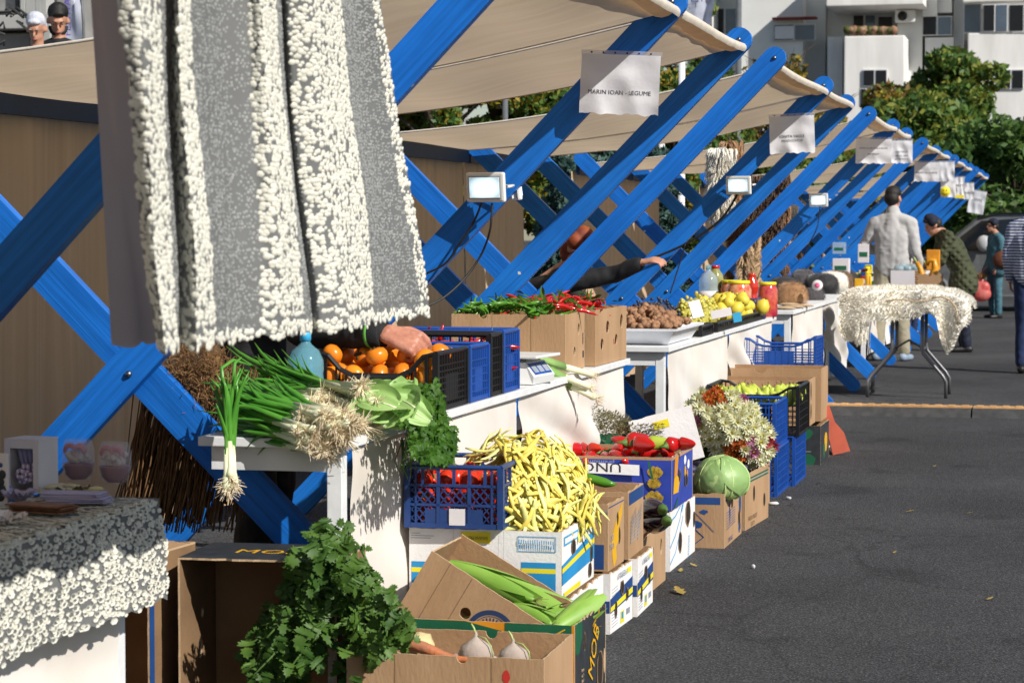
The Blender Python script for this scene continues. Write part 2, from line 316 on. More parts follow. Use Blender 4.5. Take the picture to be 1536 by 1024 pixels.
# ---------------------------------------------------------------- counters
def cloth_panel(y0, y1, x, z0, z1, seed, amp=.012, diag=0, lift=0):
    def f(u, v):
        z = z1-(z1-z0)*v+lift*v*u; y = y0+(y1-y0)*u
        d = amp*(math.sin(u*9+seed+v*(3+diag))*(.2+.8*v)+.7*noise.noise(Vector((u*4+seed, v*3, 1)))*v)
        d += diag*amp*1.3*math.sin(14*(u-v)+seed)*sag(v)*max(0, 1-abs(u-v)*1.2)
        return (x+max(-.018, d), y+.02*math.sin(5*v+seed)*v, z)
    m = MB(); m.grid(f, 40, 40); return m
def make_counter(ya, yb, label, x=-2.08, dep=.62, nleg=3, seed=1, z=.80, cz=.12, rear=True):
    t = thing('display_counter', label, 'counter', (x, ya, 0), 0, 'white topped counters along the stalls'); off = Matrix.Translation((-x, -ya, 0))
    m = MB(); m.box((x-dep/2, (ya+yb)/2, z-.014), (dep, yb-ya, .028), 0, None, .003); m.xf(off).build('tabletop', 'white_paint', t)
    for ye in (ya+.05, yb-.05): m = MB(); m.box((x-dep/2, ye, z-.065), (dep-.06, .03, .07)); m.xf(off).build('apron', 'white_paint', t)
    for i in range(nleg):
        y = ya+.06+(yb-ya-.12)*i/(nleg-1)
        for xx in ((x-.055, x-dep+.05) if rear or i else (x-.055,)):
            m = MB(); m.box((xx, y, (z-.03)/2), (.045, .055, z-.03), 0, None, .002); m.xf(off).build('leg', 'white_paint', t)
    for i in range(nleg-1):
        a = ya+.09+(yb-ya-.12)*i/(nleg-1); b = ya+.03+(yb-ya-.12)*(i+1)/(nleg-1)
        cloth_panel(a, b, x-.02, cz, z-.035, seed+i*2.3, amp=.018 if i else .013, diag=(1.6 if i else .5)).xf(off).build('front_cloth', 'white_cloth', t)
    return t
make_counter(6.62, 11.1, 'white counter crowded with spring onions, crates and pepper cartons', seed=2, dep=.47, rear=False)
make_counter(12.2, 16.7, 'white counter under the walnut tray and the jars', seed=5)
make_counter(17.75, 22.3, 'white counter under the fur hats', seed=9)
make_counter(24.2, 29.2, 'white counter behind the sweater man, with small boxes on it', seed=12)
make_counter(30.6, 35.2, 'white counter far down the row beyond the green jacket', seed=15)
# ---------------------------------------------------------------- papers and floodlights
M('sleeve_clear', (.8, .8, .85), .25, trans=0, spec=.5)
def sleeve_mat():
    m = M('plastic_sleeve', (.70, .70, .76), .3, c2=(.62, .62, .68), scale=5, bump=.4, bscale=10, trans=.35)
    N, L = nodes(m); mx = N['Mix Shader']; tr = N.new('ShaderNodeBsdfTransparent'); m2 = N.new('ShaderNodeMixShader'); m2.inputs[0].default_value = .45
    L.new(mx.outputs[0], m2.inputs[1]); L.new(tr.outputs[0], m2.inputs[2]); L.new(m2.outputs[0], N['Material Output'].inputs[0])
sleeve_mat()
def paper_sign(x0, y0, x1, y1, Y, label, lines, tilt=0, seed=0, extra=None, tsize=.03, group='paper name signs under the canopies'):
    a = at(x0, y1, Y=Y); b = at(x1, y0, Y=Y); w, h = b.x-a.x, b.z-a.z
    t = thing('paper_sign', label, 'paper sign', (a.x, Y, a.z), 0, group); t.rotation_euler = (0, tilt, 0)
    def f(u, v):
        d = .012*noise.noise(Vector((u*3+seed, v*3, 0)))+.010*abs(math.sin(u*7+seed+v*2))*(1-v)
        return (u*w, d, v*h-.012*noise.noise(Vector((u*9+seed, 0, 2)))*(v < .1))
    m = MB(); m.grid(f, 24, 16); m.build('sheet', 'paper', t)
    m = MB(); m.grid(lambda u, v: (-.004+u*(w+.008), .012, h-.002+v*.018), 10, 1)
    for k in range(6): m.lathe([(0, 0), (.004, 0), (.004, .001), (0, .001)], (w*(.12+.15*k), .008, h+.007), 8, 1, Matrix.Rotation(math.pi/2, 3, 'X'))
    m.build('punched_strip', ['plastic_sleeve', 'ink'], t)
    for (s, u, v, sz) in lines:
        q = textmesh(s, sz, 'ink', 'lettering', t, (0, 0, 0), None, ext=0)
        for vt in q.data.vertices: x, z = u*w+vt.co.x, v*h+vt.co.y; vt.co = (x, f(x/w, z/h)[1]-.0016, z)
    if extra: extra(t, w, h)
    return t
def hang(t, z1=None): pass
paper_sign(868, 78, 987, 169, 9.18, 'largest paper sign, reading MARIN IOAN - LEGUME', [('MARIN IOAN - LEGUME', .5, .36, .024)], tilt=R(3), seed=1)
paper_sign(1155, 175, 1223, 231, 14.85, 'crumpled paper sign right of the second lit floodlight, tilted', [('IONITA VASILE', .5, .45, .024), ('PRODUCATOR', .5, .33, .02)], tilt=R(-2), seed=3)
paper_sign(1283, 208, 1337, 245, 20.55, 'wide paper sign, left one of the touching pair', [('PRODUSE DIN PIELE SI BLANA', .5, .62, .018), ('ARTIZANAT', .5, .38, .018)], tilt=R(1), seed=5)
paper_sign(1336, 211, 1369, 245, 20.6, 'narrow paper sign, right one of the touching pair', [('CERTIFICAT', .5, .5, .02), ('NR 112 / 2024', .5, .33, .018), ('LEGUME FRUCTE', .5, .18, .016)], seed=6)
paper_sign(1371, 243, 1409, 272, 27.0, 'third paper sign beyond the touching pair, dark upper corner', [('MIERE DE ALBINE', .5, .45, .03)], tilt=R(1), seed=7)
paper_sign(1409, 243, 1432, 272, 27.05, 'small blank paper sheet right beside the third sign', [], seed=8)
def smiley(t, w, h):
    m = MB(); m.lathe([(0, 0), (.07, 0), (.07, .003), (0, .003)], (w*.3, -.022, h*.3), 16, 0, Matrix.Rotation(math.pi/2, 3, 'X'))
    for sx in (-.022, .022): m.lathe([(0, 0), (.009, 0), (.009, .002), (0, .002)], (w*.3+sx, -.0265, h*.3+.02), 8, 1, Matrix.Rotation(math.pi/2, 3, 'X'))
    m.tube([(w*.3+.04*math.cos(q), -.0275, h*.3+.04*math.sin(q)) for q in [math.pi*(1.15+.7*k/6) for k in range(7)]], .004, 5, 1); m.build('smiley', ['print_yellow', 'ink'], t)
paper_sign(1411, 268, 1434, 296, 33.1, 'small far paper with a yellow smiley in its corner', [], seed=9, extra=smiley)
def ybar(t, w, h):
    m = MB(); m.box((w*.5, -.02, h*.1), (w*.9, .002, h*.14)); m.build('yellow_band', 'print_yellow', t)
paper_sign(1432, 266, 1447, 298, 33.15, 'narrow far paper with a yellow band along its foot', [('PRET', .5, .6, .05)], seed=10, extra=ybar)
paper_sign(1446, 275, 1461, 299, 35.1, 'far plain paper between the banded one and the last one', [('BRANZA', .5, .4, .04)], seed=11)
paper_sign(1450, 284, 1475, 318, 37.1, 'last paper sign at the far end of the row, hanging askew', [('MIERE', .5, .6, .06)], tilt=R(10), seed=12)
M('lamp_white', (.72, .73, .72), .35, var=.06); M('lamp_glass', (.7, .8, .85), .2, emit=(.62, .86, 1), estr=.75); M('lamp_core', (.9, .95, 1), .2, emit=(.8, .95, 1), estr=3.0)
M('cable_black', (.01, .01, .011), .5)
def glass_lamp():
    m = M('lamp_glass'); N, L = nodes(m); b = N['Principled BSDF']; tc = N['Texture Coordinate']
    gr = N.new('ShaderNodeTexGradient'); gr.gradient_type = 'SPHERICAL'; mp = N.new('ShaderNodeMapping'); mp.inputs['Location'].default_value = (0, 0, 0); mp.inputs['Scale'].default_value = (12.5, 1, 20)
    L.new(tc.outputs['Object'], mp.inputs[0]); L.new(mp.outputs[0], gr.inputs[0])
    mr = N.new('ShaderNodeMapRange'); mr.inputs[3].default_value = .35; mr.inputs[4].default_value = 2.2; L.new(gr.outputs[0], mr.inputs[0]); L.new(mr.outputs[0], b.inputs['Emission Strength'])
glass_lamp()
def floodlight(c, rz, label, s=1.0, rx=0, cable=None, lit=True):
    t = thing('floodlight', label, 'floodlight', c, rz, 'white floodlights clamped to the stall arms'); t.rotation_euler = (rx, 0, rz)
    m = MB(); W, H = .15*s, .105*s; m.box((0, 0, 0), (W, .022*s, H), 0, None, .008*s)
    for k in range(7): m.box(((k-3)*.018*s, .02*s, 0), (.003*s, .022*s, H*.8))
    m.build('housing', 'lamp_white', t)
    m = MB(); m.box((0, -.011*s, 0), (W*.84, .004, H*.76), 0, None, .0015); m.build('bezel', 'print_grey', t)
    m = MB(); m.box((0, 0, 0), (W*.78, .004, H*.68)); g = m.build('glass', 'lamp_glass' if lit else 'lamp_white', t); g.location = (0, -.0135*s, 0)
    m = MB(); m.tube([(-W*.55, .01, 0), (-W*.55, .055*s, 0), (W*.55, .055*s, 0), (W*.55, .01, 0)], .005*s, 6); m.build('bracket', 'lamp_white', t)
    return t
def cable(pts, label, r=.0045, group=None):
    P = [Vector(p) for p in pts]; Q = []
    for i in range(len(P)-1):
        p0 = P[max(i-1, 0)]; p1 = P[i]; p2 = P[i+1]; p3 = P[min(i+2, len(P)-1)]
        for k in range(8):
            t = k/8; Q.append(.5*((2*p1)+(p2-p0)*t+(2*p0-5*p1+4*p2-p3)*t*t+(3*p1-p0-3*p2+p3)*t**3))
    Q.append(P[-1]); m = MB(); m.tube(Q, r, 7); return tag(m.build('power_cable', 'cable_black'), label, 'cable', group)
c = at(729, 281, Y=9.15); floodlight(c, R(-13), 'big lit floodlight facing the camera on the nearest lit arm', 1.13, R(6))
c2 = at(773, 282, Y=9.35); floodlight(c2+Vector((.0, 0, 0)), R(115), 'floodlight turned away, showing its finned back beside the big lit one', .95, R(-8))
c = at(1108, 278, Y=14.8); floodlight(c, R(-13), 'middle lit floodlight above the walnuts', 1.1, R(6))
c = at(1228, 300, Y=20.5); floodlight(c, R(-10), 'small lit floodlight left of the sweater man', 1.1, R(5))
cable([at(738, 305, Y=9.15), at(735, 345, Y=9.14), at(720, 385, Y=9.16), at(690, 425, Y=9.1), at(650, 455, Y=9.0), at(600, 466, Y=8.9), at(555, 466, Y=8.8)], 'long black cable drooping from the big lit floodlight')
cable([at(722, 305, Y=9.16), at(712, 330, Y=9.2), at(690, 365, Y=9.2), at(668, 395, Y=9.2), at(640, 410, Y=9.2)], 'short black cable curling beneath the big lit floodlight')
cable([at(1106, 292, Y=14.82), at(1080, 330, Y=14.85), at(1030, 365, Y=14.85), at(968, 392, Y=14.85), at(925, 410, Y=14.8)], 'thick black cable running down the arm from the middle floodlight', .008)
cable([at(1028, 366, Y=14.84), at(1018, 400, Y=14.83), at(1005, 440, Y=14.8)], 'thin black cable hanging straight above the walnuts')
cable([at(1230, 310, Y=20.52), at(1226, 340, Y=20.5), at(1214, 365, Y=20.5), at(1205, 385, Y=20.5)], 'black cable under the small floodlight')
# ---------------------------------------------------------------- lace curtain hanging from the nearest canopy
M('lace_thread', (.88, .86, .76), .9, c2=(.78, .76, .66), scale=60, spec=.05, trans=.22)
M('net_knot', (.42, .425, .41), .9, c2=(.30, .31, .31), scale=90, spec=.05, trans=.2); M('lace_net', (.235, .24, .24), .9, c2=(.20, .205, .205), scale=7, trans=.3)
M('plain_grey_cloth', (.40, .37, .42), .9, c2=(.36, .335, .38), scale=3, bump=.15, bscale=8, trans=.1)
M('lace_table', (.74, .72, .62), .85, c2=(.55, .54, .48), scale=60, spec=.1)
DOME = []
for (rr, zz) in ((1, 0), (.86, .42), (.45, .8)):
    DOME += [(rr*math.cos(2*math.pi*k/6), rr*math.sin(2*math.pi*k/6), zz) for k in range(6)]
DOME.append((0, 0, .92)); DOME = np.array(DOME)
DF = []
for i in range(2):
    for k in range(6): k2 = (k+1) % 6; DF.append((i*6+k, i*6+k2, (i+1)*6+k2, (i+1)*6+k))
DT = [(12+k, 12+(k+1) % 6, 18) for k in range(6)]
def lace(name, fn, umax, vmax, sp, rad, mats, parent=None, drop=.14, seed=1, both=True, ax=1, keep=None):
    """crocheted rosettes on a net: fn(u, v) -> point in metres along the cloth"""
    rg = np.random.RandomState(seed); C = []; Nn = []; S = []
    nv = int(vmax/(sp*.87))
    for j in range(nv+1):
        for i in range(int(umax/(sp*ax))+1):
            du, dv = rg.uniform(-.3, .3, 2)*sp; u = i*sp*ax+(sp*ax/2 if j % 2 else 0)+du*ax; v = j*sp*.87+dv
            if u > umax or v > vmax or u < 0 or v < 0 or (keep and not keep(u, v)): continue
            q = noise.noise(Vector((u*55, v*55, seed)))
            if q < -.22 or rg.rand() < drop: continue
            p = Vector(fn(u, v)); e = .004; a = Vector(fn(u+e, v))-p; b = Vector(fn(u, v+e))-p; n = b.cross(a)
            if n.length < 1e-12: continue
            n.normalize(); C.append(p); Nn.append(n); S.append(rad*rg.uniform(.6, 1.25))
    C = np.array([tuple(c) for c in C]); Nn = np.array([tuple(c) for c in Nn]); S = np.array(S); K = len(C)
    up = np.tile(np.array([[0, 0, 1.]]), (K, 1)); X = np.cross(up, Nn); X /= np.linalg.norm(X, axis=1)[:, None]+1e-9; Y = np.cross(Nn, X); X = X*ax
    sides = (1, -1) if both else (1,)
    V = []; 
    for sd in sides: V.append(C[:, None, :]+S[:, None, None]*(X[:, None, :]*DOME[None, :, 0:1]+sd*Y[:, None, :]*DOME[None, :, 1:2]+sd*Nn[:, None, :]*DOME[None, :, 2:3]*.36))
    V = np.concatenate(V).reshape(-1, 3); K2 = K*len(sides)
    base = (np.arange(K2)*19)[:, None, None]
    Q = (np.array(DF)[None]+base).reshape(-1); T = (np.array(DT)[None]+base).reshape(-1); nq = K2*12; ntr = K2*6
    me = bpy.data.meshes.new(name); me.vertices.add(len(V)); me.vertices.foreach_set('co', V.astype(np.float32).ravel())
    me.loops.add(nq*4+ntr*3); me.loops.foreach_set('vertex_index', np.concatenate([Q, T]).astype(np.int32))
    me.polygons.add(nq+ntr); me.polygons.foreach_set('loop_start', np.concatenate([np.arange(nq)*4, nq*4+np.arange(ntr)*3]).astype(np.int32))
    me.polygons.foreach_set('use_smooth', [True]*(nq+ntr)); me.materials.append(M(mats)); me.update(calc_edges=True); me.validate()
    o = bpy.data.objects.new(name, me); col.objects.link(o); o.parent = parent
    return o
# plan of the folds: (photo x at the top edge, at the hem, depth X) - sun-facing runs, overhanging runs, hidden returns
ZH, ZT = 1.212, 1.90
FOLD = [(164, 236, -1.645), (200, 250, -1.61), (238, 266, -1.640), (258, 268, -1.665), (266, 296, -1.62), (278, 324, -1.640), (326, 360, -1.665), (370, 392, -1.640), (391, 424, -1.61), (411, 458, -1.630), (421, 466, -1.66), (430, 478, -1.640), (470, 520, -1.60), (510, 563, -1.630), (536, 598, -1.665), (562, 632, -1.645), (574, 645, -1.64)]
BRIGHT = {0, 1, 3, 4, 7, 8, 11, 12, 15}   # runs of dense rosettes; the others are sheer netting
def fpt(i, z):
    xt, xb, X = FOLD[i]; X += .07
    pt = at(xt, 342-(ZT-CH)*700, X=X); pb = at(xb, 342+(CH-ZH)*700, X=X)
    k = (z-ZH)/(ZT-ZH); X2 = X+.05*(1-min(k, 1.4))*0
    return Vector((X2, pb.y+(pt.y-pb.y)*min(k, 1.55), z))
SUB = 8
def fold_curve(z):
    P = [fpt(i, z) for i in range(len(FOLD))]; Q = []
    for i in range(len(P)-1):
        p0 = P[max(i-1, 0)]; p1 = P[i]; p2 = P[i+1]; p3 = P[min(i+2, len(P)-1)]
        for k in range(SUB):
            t = k/SUB; cr = .5*((2*p1)+(p2-p0)*t+(2*p0-5*p1+4*p2-p3)*t*t+(3*p1-p0-3*p2+p3)*t**3); ln = p1.lerp(p2, t); Q.append(ln.lerp(cr, .45))
    Q.append(P[-1]); return Q
C0 = fold_curve(1.3); CL = [0]
for a, b in zip(C0[:-1], C0[1:]): CL.append(CL[-1]+(b-a).length)
ROWS = [fold_curve(ZH+(2.26-ZH)*j/24) for j in range(25)]
def curtain(u, v):
    u = min(max(u, 0), CL[-1]-1e-6)
    lo, hi = 0, len(CL)-1
    while hi-lo > 1:
        md = (lo+hi)//2
        if CL[md] <= u: lo = md
        else: hi = md
    t = (u-CL[lo])/(CL[hi]-CL[lo]+1e-9); r = min(max(v, -.05)/(2.26-ZH)*24, 23.999); j = int(max(r, 0)); s = r-j
    a = ROWS[j][lo].lerp(ROWS[j][hi], t); b = ROWS[j+1][lo].lerp(ROWS[j+1][hi], t); p = a.lerp(b, s)
    p.z += .009*abs(math.sin(u*34))*(-1 if v < .03 else 0)*1.5+.004*noise.noise(Vector((u*9, v*2, 5)))
    p.x += .012*noise.noise(Vector((u*3, v*3.2, 2)))
    return p
cur = thing('lace_curtain', 'cream crocheted lace curtain hanging in deep folds from the nearest canopy', 'curtain', (-1.64, 4.6, 2.26))
offc = Matrix.Translation((1.64, -4.6, -2.26))
def run_of(u):
    k = max([0]+[i_ for i_ in range(len(CL)) if CL[i_] <= u]); return min(k//SUB, len(FOLD)-2)
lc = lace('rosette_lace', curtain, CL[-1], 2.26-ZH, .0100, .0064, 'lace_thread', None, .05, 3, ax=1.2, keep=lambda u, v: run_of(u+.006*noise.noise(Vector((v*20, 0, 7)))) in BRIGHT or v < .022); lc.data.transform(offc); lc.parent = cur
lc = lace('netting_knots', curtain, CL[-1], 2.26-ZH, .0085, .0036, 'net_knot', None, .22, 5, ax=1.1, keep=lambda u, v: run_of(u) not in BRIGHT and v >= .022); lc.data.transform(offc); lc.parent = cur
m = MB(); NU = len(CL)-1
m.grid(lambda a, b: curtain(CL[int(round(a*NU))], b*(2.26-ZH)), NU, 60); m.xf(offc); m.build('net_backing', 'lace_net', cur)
m = MB()
def flap(u, v):   # plain cloth behind the lace
    z = ZH-.012+(2.26-ZH+.012)*v; xt = 126+(176-126)*u; xb = 166+(243-166)*u
    X = -1.86+.09*u; pt = at(xt, 342-(ZT-CH)*700, X=X); pb = at(xb, 342+(CH-ZH)*700, X=X); k = (z-ZH)/(ZT-ZH)
    return (X+.012*math.sin(5*u+2*v), pb.y+(pt.y-pb.y)*k, z-(.009*abs(math.sin(u*5.5)) if v < .02 else 0)-.01*(1-u)*(1-v))
m.grid(flap, 24, 60); tag(m.build('cloth_strip', 'plain_grey_cloth'), 'plain lilac grey cloth hanging left of the lace curtain', 'cloth')
# ---------------------------------------------------------------- near counter under lace
make_counter(2.6, 5.42, 'nearest counter, its cloth edged with hanging lace', x=-2.235, dep=.75, nleg=2, seed=20, z=.735, cz=.25)
LY0, LY1, LX, TLZ = 2.9, 5.46, -2.21, .752
def tcl(u, v):   # u along Y from the far corner toward camera, v down over the edge
    y = LY1-u
    if v < .30: return Vector((LX-.30+v, y, TLZ+.003*noise.noise(Vector((u*4, v*4, 0)))))
    d = v-.30; sc_ = .014*abs(math.sin(u*44)) if v > .52 else 0
    return Vector((LX+.022*min(d*9, 1)+.015*math.sin(u*7)*d*3+.01*d, y+.02*d, TLZ-d+sc_))
lt = thing('lace_tablecloth', 'cream crocheted lace table cover with scalloped edge on the nearest counter', 'tablecloth', (LX, LY1, .8)); offl = Matrix.Translation((-LX, -LY1, -.8))
o = lace('rosette_lace', tcl, LY1-LY0, .55,   .0112, .0074, 'lace_table', None, .05, 8, both=False, ax=2.3); o.data.transform(offl); o.parent = lt
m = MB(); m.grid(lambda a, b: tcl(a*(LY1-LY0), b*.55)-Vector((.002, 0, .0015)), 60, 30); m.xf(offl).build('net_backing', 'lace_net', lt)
def tcl2(u, v):  # end drop, facing the far side
    return Vector((LX-u, LY1+.012+.006*math.sin(u*20), TLZ-v))
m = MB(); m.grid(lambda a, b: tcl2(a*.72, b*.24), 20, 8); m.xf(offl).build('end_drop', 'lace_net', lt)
m = MB(); m.box((LX-.38, (LY0+LY1)/2, TLZ-.0085), (.76, LY1-LY0, .005)); m.xf(offl).build('top_cloth', 'lace_table', lt)
# ---------------------------------------------------------------- goods on the near counter
TZ = .757
M('wine_jelly', (.22, .008, .03), .25, c2=(.13, .004, .02), scale=8, spec=.6); M('cream_wax', (.62, .55, .50), .6, c2=(.55, .44, .40), scale=30)
M('pink_wax', (.55, .05, .09), .4, c2=(.5, .25, .27), scale=18); M('lilac_wax', (.30, .16, .42), .5, c2=(.45, .33, .55), scale=25)
M('clear_glass', (.93, .96, .96), .04, var=0, glass=1, ior=1.3); M('yellow_wrap', (.62, .54, .25), .35, c2=(.5, .46, .36), scale=25, bump=.5, bscale=30)
M('lilac_card', (.44, .40, .58), .6, c2=(.38, .35, .50), scale=8); M('white_card', (.70, .66, .68), .6, var=.06); M('wood_slice', (.25, .12, .06), .7, c2=(.16, .07, .035), scale=30)
M('film', (.85, .85, .92), .15, var=0, glass=.9, ior=1.05)
def thin_film():
    m = MATS['film']; N, L = nodes(m); b = N['Principled BSDF']; tr = N.new('ShaderNodeBsdfTransparent'); mx = N.new('ShaderNodeMixShader'); mx.inputs[0].default_value = .88
    b.inputs['Transmission Weight'].default_value = 0
    L.new(b.outputs[0], mx.inputs[1]); L.new(tr.outputs[0], mx.inputs[2]); L.new(mx.outputs[0], N['Material Output'].inputs[0])
thin_film()
def candle_glass(px, py, X, label):
    p = at(px, py, X=X); p.z = TZ; t = thing('candle_glass', label, 'candle', p, 0, 'dessert candles in stemless glasses')
    m = MB(); H = .112
    pr = [(.012, .001), (.026, .003), (.037, .018), (.043, .045), (.043, .075), (.038, .1), (.0345, H), (.0335, H), (.0370, .1), (.0415, .075), (.0415, .045), (.036, .021), (.02, .006), (.0, .006)]
    m.lathe(pr, (0, 0, 0), 24); m.build('glass', 'film', t)
    m = MB(); m.lathe([(0, .007), (.02, .008), (.034, .021), (.0405, .045), (.0405, .05), (0, .052)], (0, 0, 0), 20); m.build('red_jelly', 'wine_jelly', t)
    m = MB()
    for q in range(26): a = U(0, 6.3); r = U(.01, .032); m.ell((r*math.cos(a), r*math.sin(a), .055+U(0, .022)), (.009, .009, .009), n=6, nz=.2, seed=q)
    m.build('whipped_wax', 'cream_wax', t)
    for (a, s) in ((3.4, 1), (5.6, .8), (1.4, .9)):
        m = MB(); cx, cy = .017*math.cos(a), .017*math.sin(a)-.01; m.tube([(cx+.015*s*math.cos(q), cy, .082+.015*s*math.sin(q)) for q in [-.4+3.9*k/9 for k in range(10)]], [.0045+.003*math.sin(math.pi*k/9) for k in range(10)], 8); m.build('pink_swirl', 'pink_wax', t)
    return t
candle_glass(118, 750, -2.54, 'dessert candle glass with pink swirls, left one of two'); candle_glass(173, 757, -2.42, 'dessert candle glass with deep red jelly, right one of two')
# open white gift box holding a lilac candy bouquet
p = at(48, 745, X=-2.57); p.z = TZ; t = thing('gift_box', 'pale gift box with a window holding a lilac striped bouquet', 'gift box', p, R(-8))
m = MB(); W, D, H = .10, .09, .135
for sx in (-1, 1): m.box((sx*(W/2-.003), 0, H/2), (.004, D, H)); m.box((sx*(W/2-.008), -D/2, H/2), (.016, .003, H))
m.box((0, D/2, H/2), (W-.01, .003, H)); m.box((0, 0, H-.002), (W, D+.004, .003)); m.box((0, 0, .002), (W, D, .003)); m.box((0, -D/2, H-.012), (W-.03, .003, .024)); m.build('carton', 'white_card', t)
for k in range(5): m = MB(); m.tube([(-.022+.011*k, 0, .05), (-.03+.015*k, -.01, .115)], [.004, .008], 7); m.build('candy_stick', 'lilac_card', t)
for k in range(12):
    a = U(0, 6.3); r = U(.0, .034); c = Vector((r*math.cos(a), -.02+.4*r*math.sin(a), .03+U(0, .035)))
    m = MB()
    for q in range(8): b_ = q*math.pi/4; m.ell(c+Vector((.009*math.cos(b_), -.004, .009*math.sin(b_))), (.006, .004, .006), q % 2, 6)
    m.build('rosette', ['lilac_wax', 'white_card'], t)
# patterned card at the very edge
p = at(-4, 738, X=-2.54); p.z = TZ; m = MB(); m.box((0, 0, .06), (.06, .01, .12), 0, None, .002); m.ell((.012, -.006, .092), (.006, .003, .006), 2, 8)
for k in range(4): m.ell((.012+.004*(k % 2), -.006, .015+.018*k), (.010, .002, .012), 1, 8)
o = m.build('favour_card', ['white_card', 'print_black', 'print_navy']); o.location = p; tag(o, 'white upright card with black print at the left edge of the lace table', 'card')
def crumple(name, px, py, X, s, mat, label, cat, n=9, seed=1, flat=.5, group=None):
    p = at(px, py, X=X); p.z = TZ; t = thing(name, label, cat, p, 0, group); m = MB()
    rr = random.Random(seed)
    for k in range(n):
        a = rr.uniform(0, 6.3); e = rr.uniform(.2, 1.3); L = s*rr.uniform(.5, 1); d = Vector((math.cos(a)*math.cos(e), math.sin(a)*math.cos(e), math.sin(e)*flat)); q = d.cross(Vector((0, 0, 1))).normalized()
        m.grid(lambda u, v: tuple(d*L*u+q*(v-.5)*L*.9*u+Vector((0, 0, .004+.016*noise.noise(Vector((u*4+k, v*5, seed)))))), 6, 6)
    m.build('wrap', mat, t); return t
crumple('tulle_favour', 28, 775, -2.48, .075, 'lilac_card', 'white tulle favour bundle in front of the pale gift box', 'favour', 12, 3)
t = crumple('sachet', 112, 768, -2.42, .10, 'yellow_wrap', 'cellophane bag of pale yellow pieces before the candle glasses', 'sachet', 12, 4, .25)
for k in range(9): m = MB(); m.ell((U(-.07, .08), U(-.03, .03), .012+U(0, .01)), (.022, .010, .007), n=8, rot=Euler((0, 0, U(-.6, .6))).to_matrix()); m.build('soap_petal', 'yellow_wrap', t)
def stack_cards(px, py, X, n, mat, label, rz, sz=(.14, .07), group=None, r=.0):
    p = at(px, py, X=X)
    for k in range(n):
        m = MB()
        m.box((0, 0, 0), (sz[0], sz[1], .004), 0, None, .001)
        for q in range(6): m.ell((sz[0]/2, (q-2.5)*sz[1]/6, 0), (.012, .009, .003), 0, 8)
        o = m.build('gift_tag', mat); o.location = (p.x+U(-.01, .01), p.y+U(-.01, .01), TZ+.003+.0052*k); o.rotation_euler = (0, 0, rz+U(-.1, .1)); tag(o, label, 'tag', group)
stack_cards(112, 792, -2.36, 5, 'lilac_card', 'scalloped lilac card tag in the flat stack beside the yellow sachet', R(8), group='lilac tags in a stack')
stack_cards(60, 808, -2.36, 4, 'wood_slice', 'scalloped brown wooden tag in the low pile before the lilac stack', R(-12), group='brown wooden tags in a pile')
crumple('tulle_favour', 10, 822, -2.34, .05, 'white_card', 'small white tulle bag at the front left edge of the lace table', 'favour', 8, 8, .8)
# ---------------------------------------------------------------- cartons and crates
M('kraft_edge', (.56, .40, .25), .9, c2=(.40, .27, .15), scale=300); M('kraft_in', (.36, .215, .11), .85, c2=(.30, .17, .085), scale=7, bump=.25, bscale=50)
CMAT = ['kraft', 'kraft_in', 'kraft_edge', 'carton_white', 'print_blue', 'print_navy', 'print_yellow', 'print_black', 'print_green', 'print_orange', 'print_gold', 'print_grey', 'print_red', 'print_royal', 'hole', 'print_cyan', 'kraft_dark', 'ink']
CI = {n: i for i, n in enumerate(CMAT)}
def disc(u, v, ru, rv, n=14, jit=0, rr=rnd): return [(u+ru*math.cos(2*math.pi*k/n)*(1+jit*rr.uniform(-1, 1)), v+rv*math.sin(2*math.pi*k/n)*(1+jit*rr.uniform(-1, 1))) for k in range(n)]
def outline(w, h, notch, rr, rag=.0015, slope=0):
    top = []; n = max(8, int(w/.02))
    for k in range(n+1):
        u = w*k/n; top.append((u, h+slope*k/n+rr.uniform(-rag, rag)*(0 < k < n)))
    for (c, r, dp) in notch:
        top = [p for p in top if abs(p[0]-c) > r+.002]
        top += [(c+r*math.cos(math.pi*q/8), h+slope*c/w-dp*math.sin(math.pi*q/8)) for q in range(9)]
    top.sort(key=lambda p: p[0]); return [(0, 0), (w, 0)]+top[::-1]
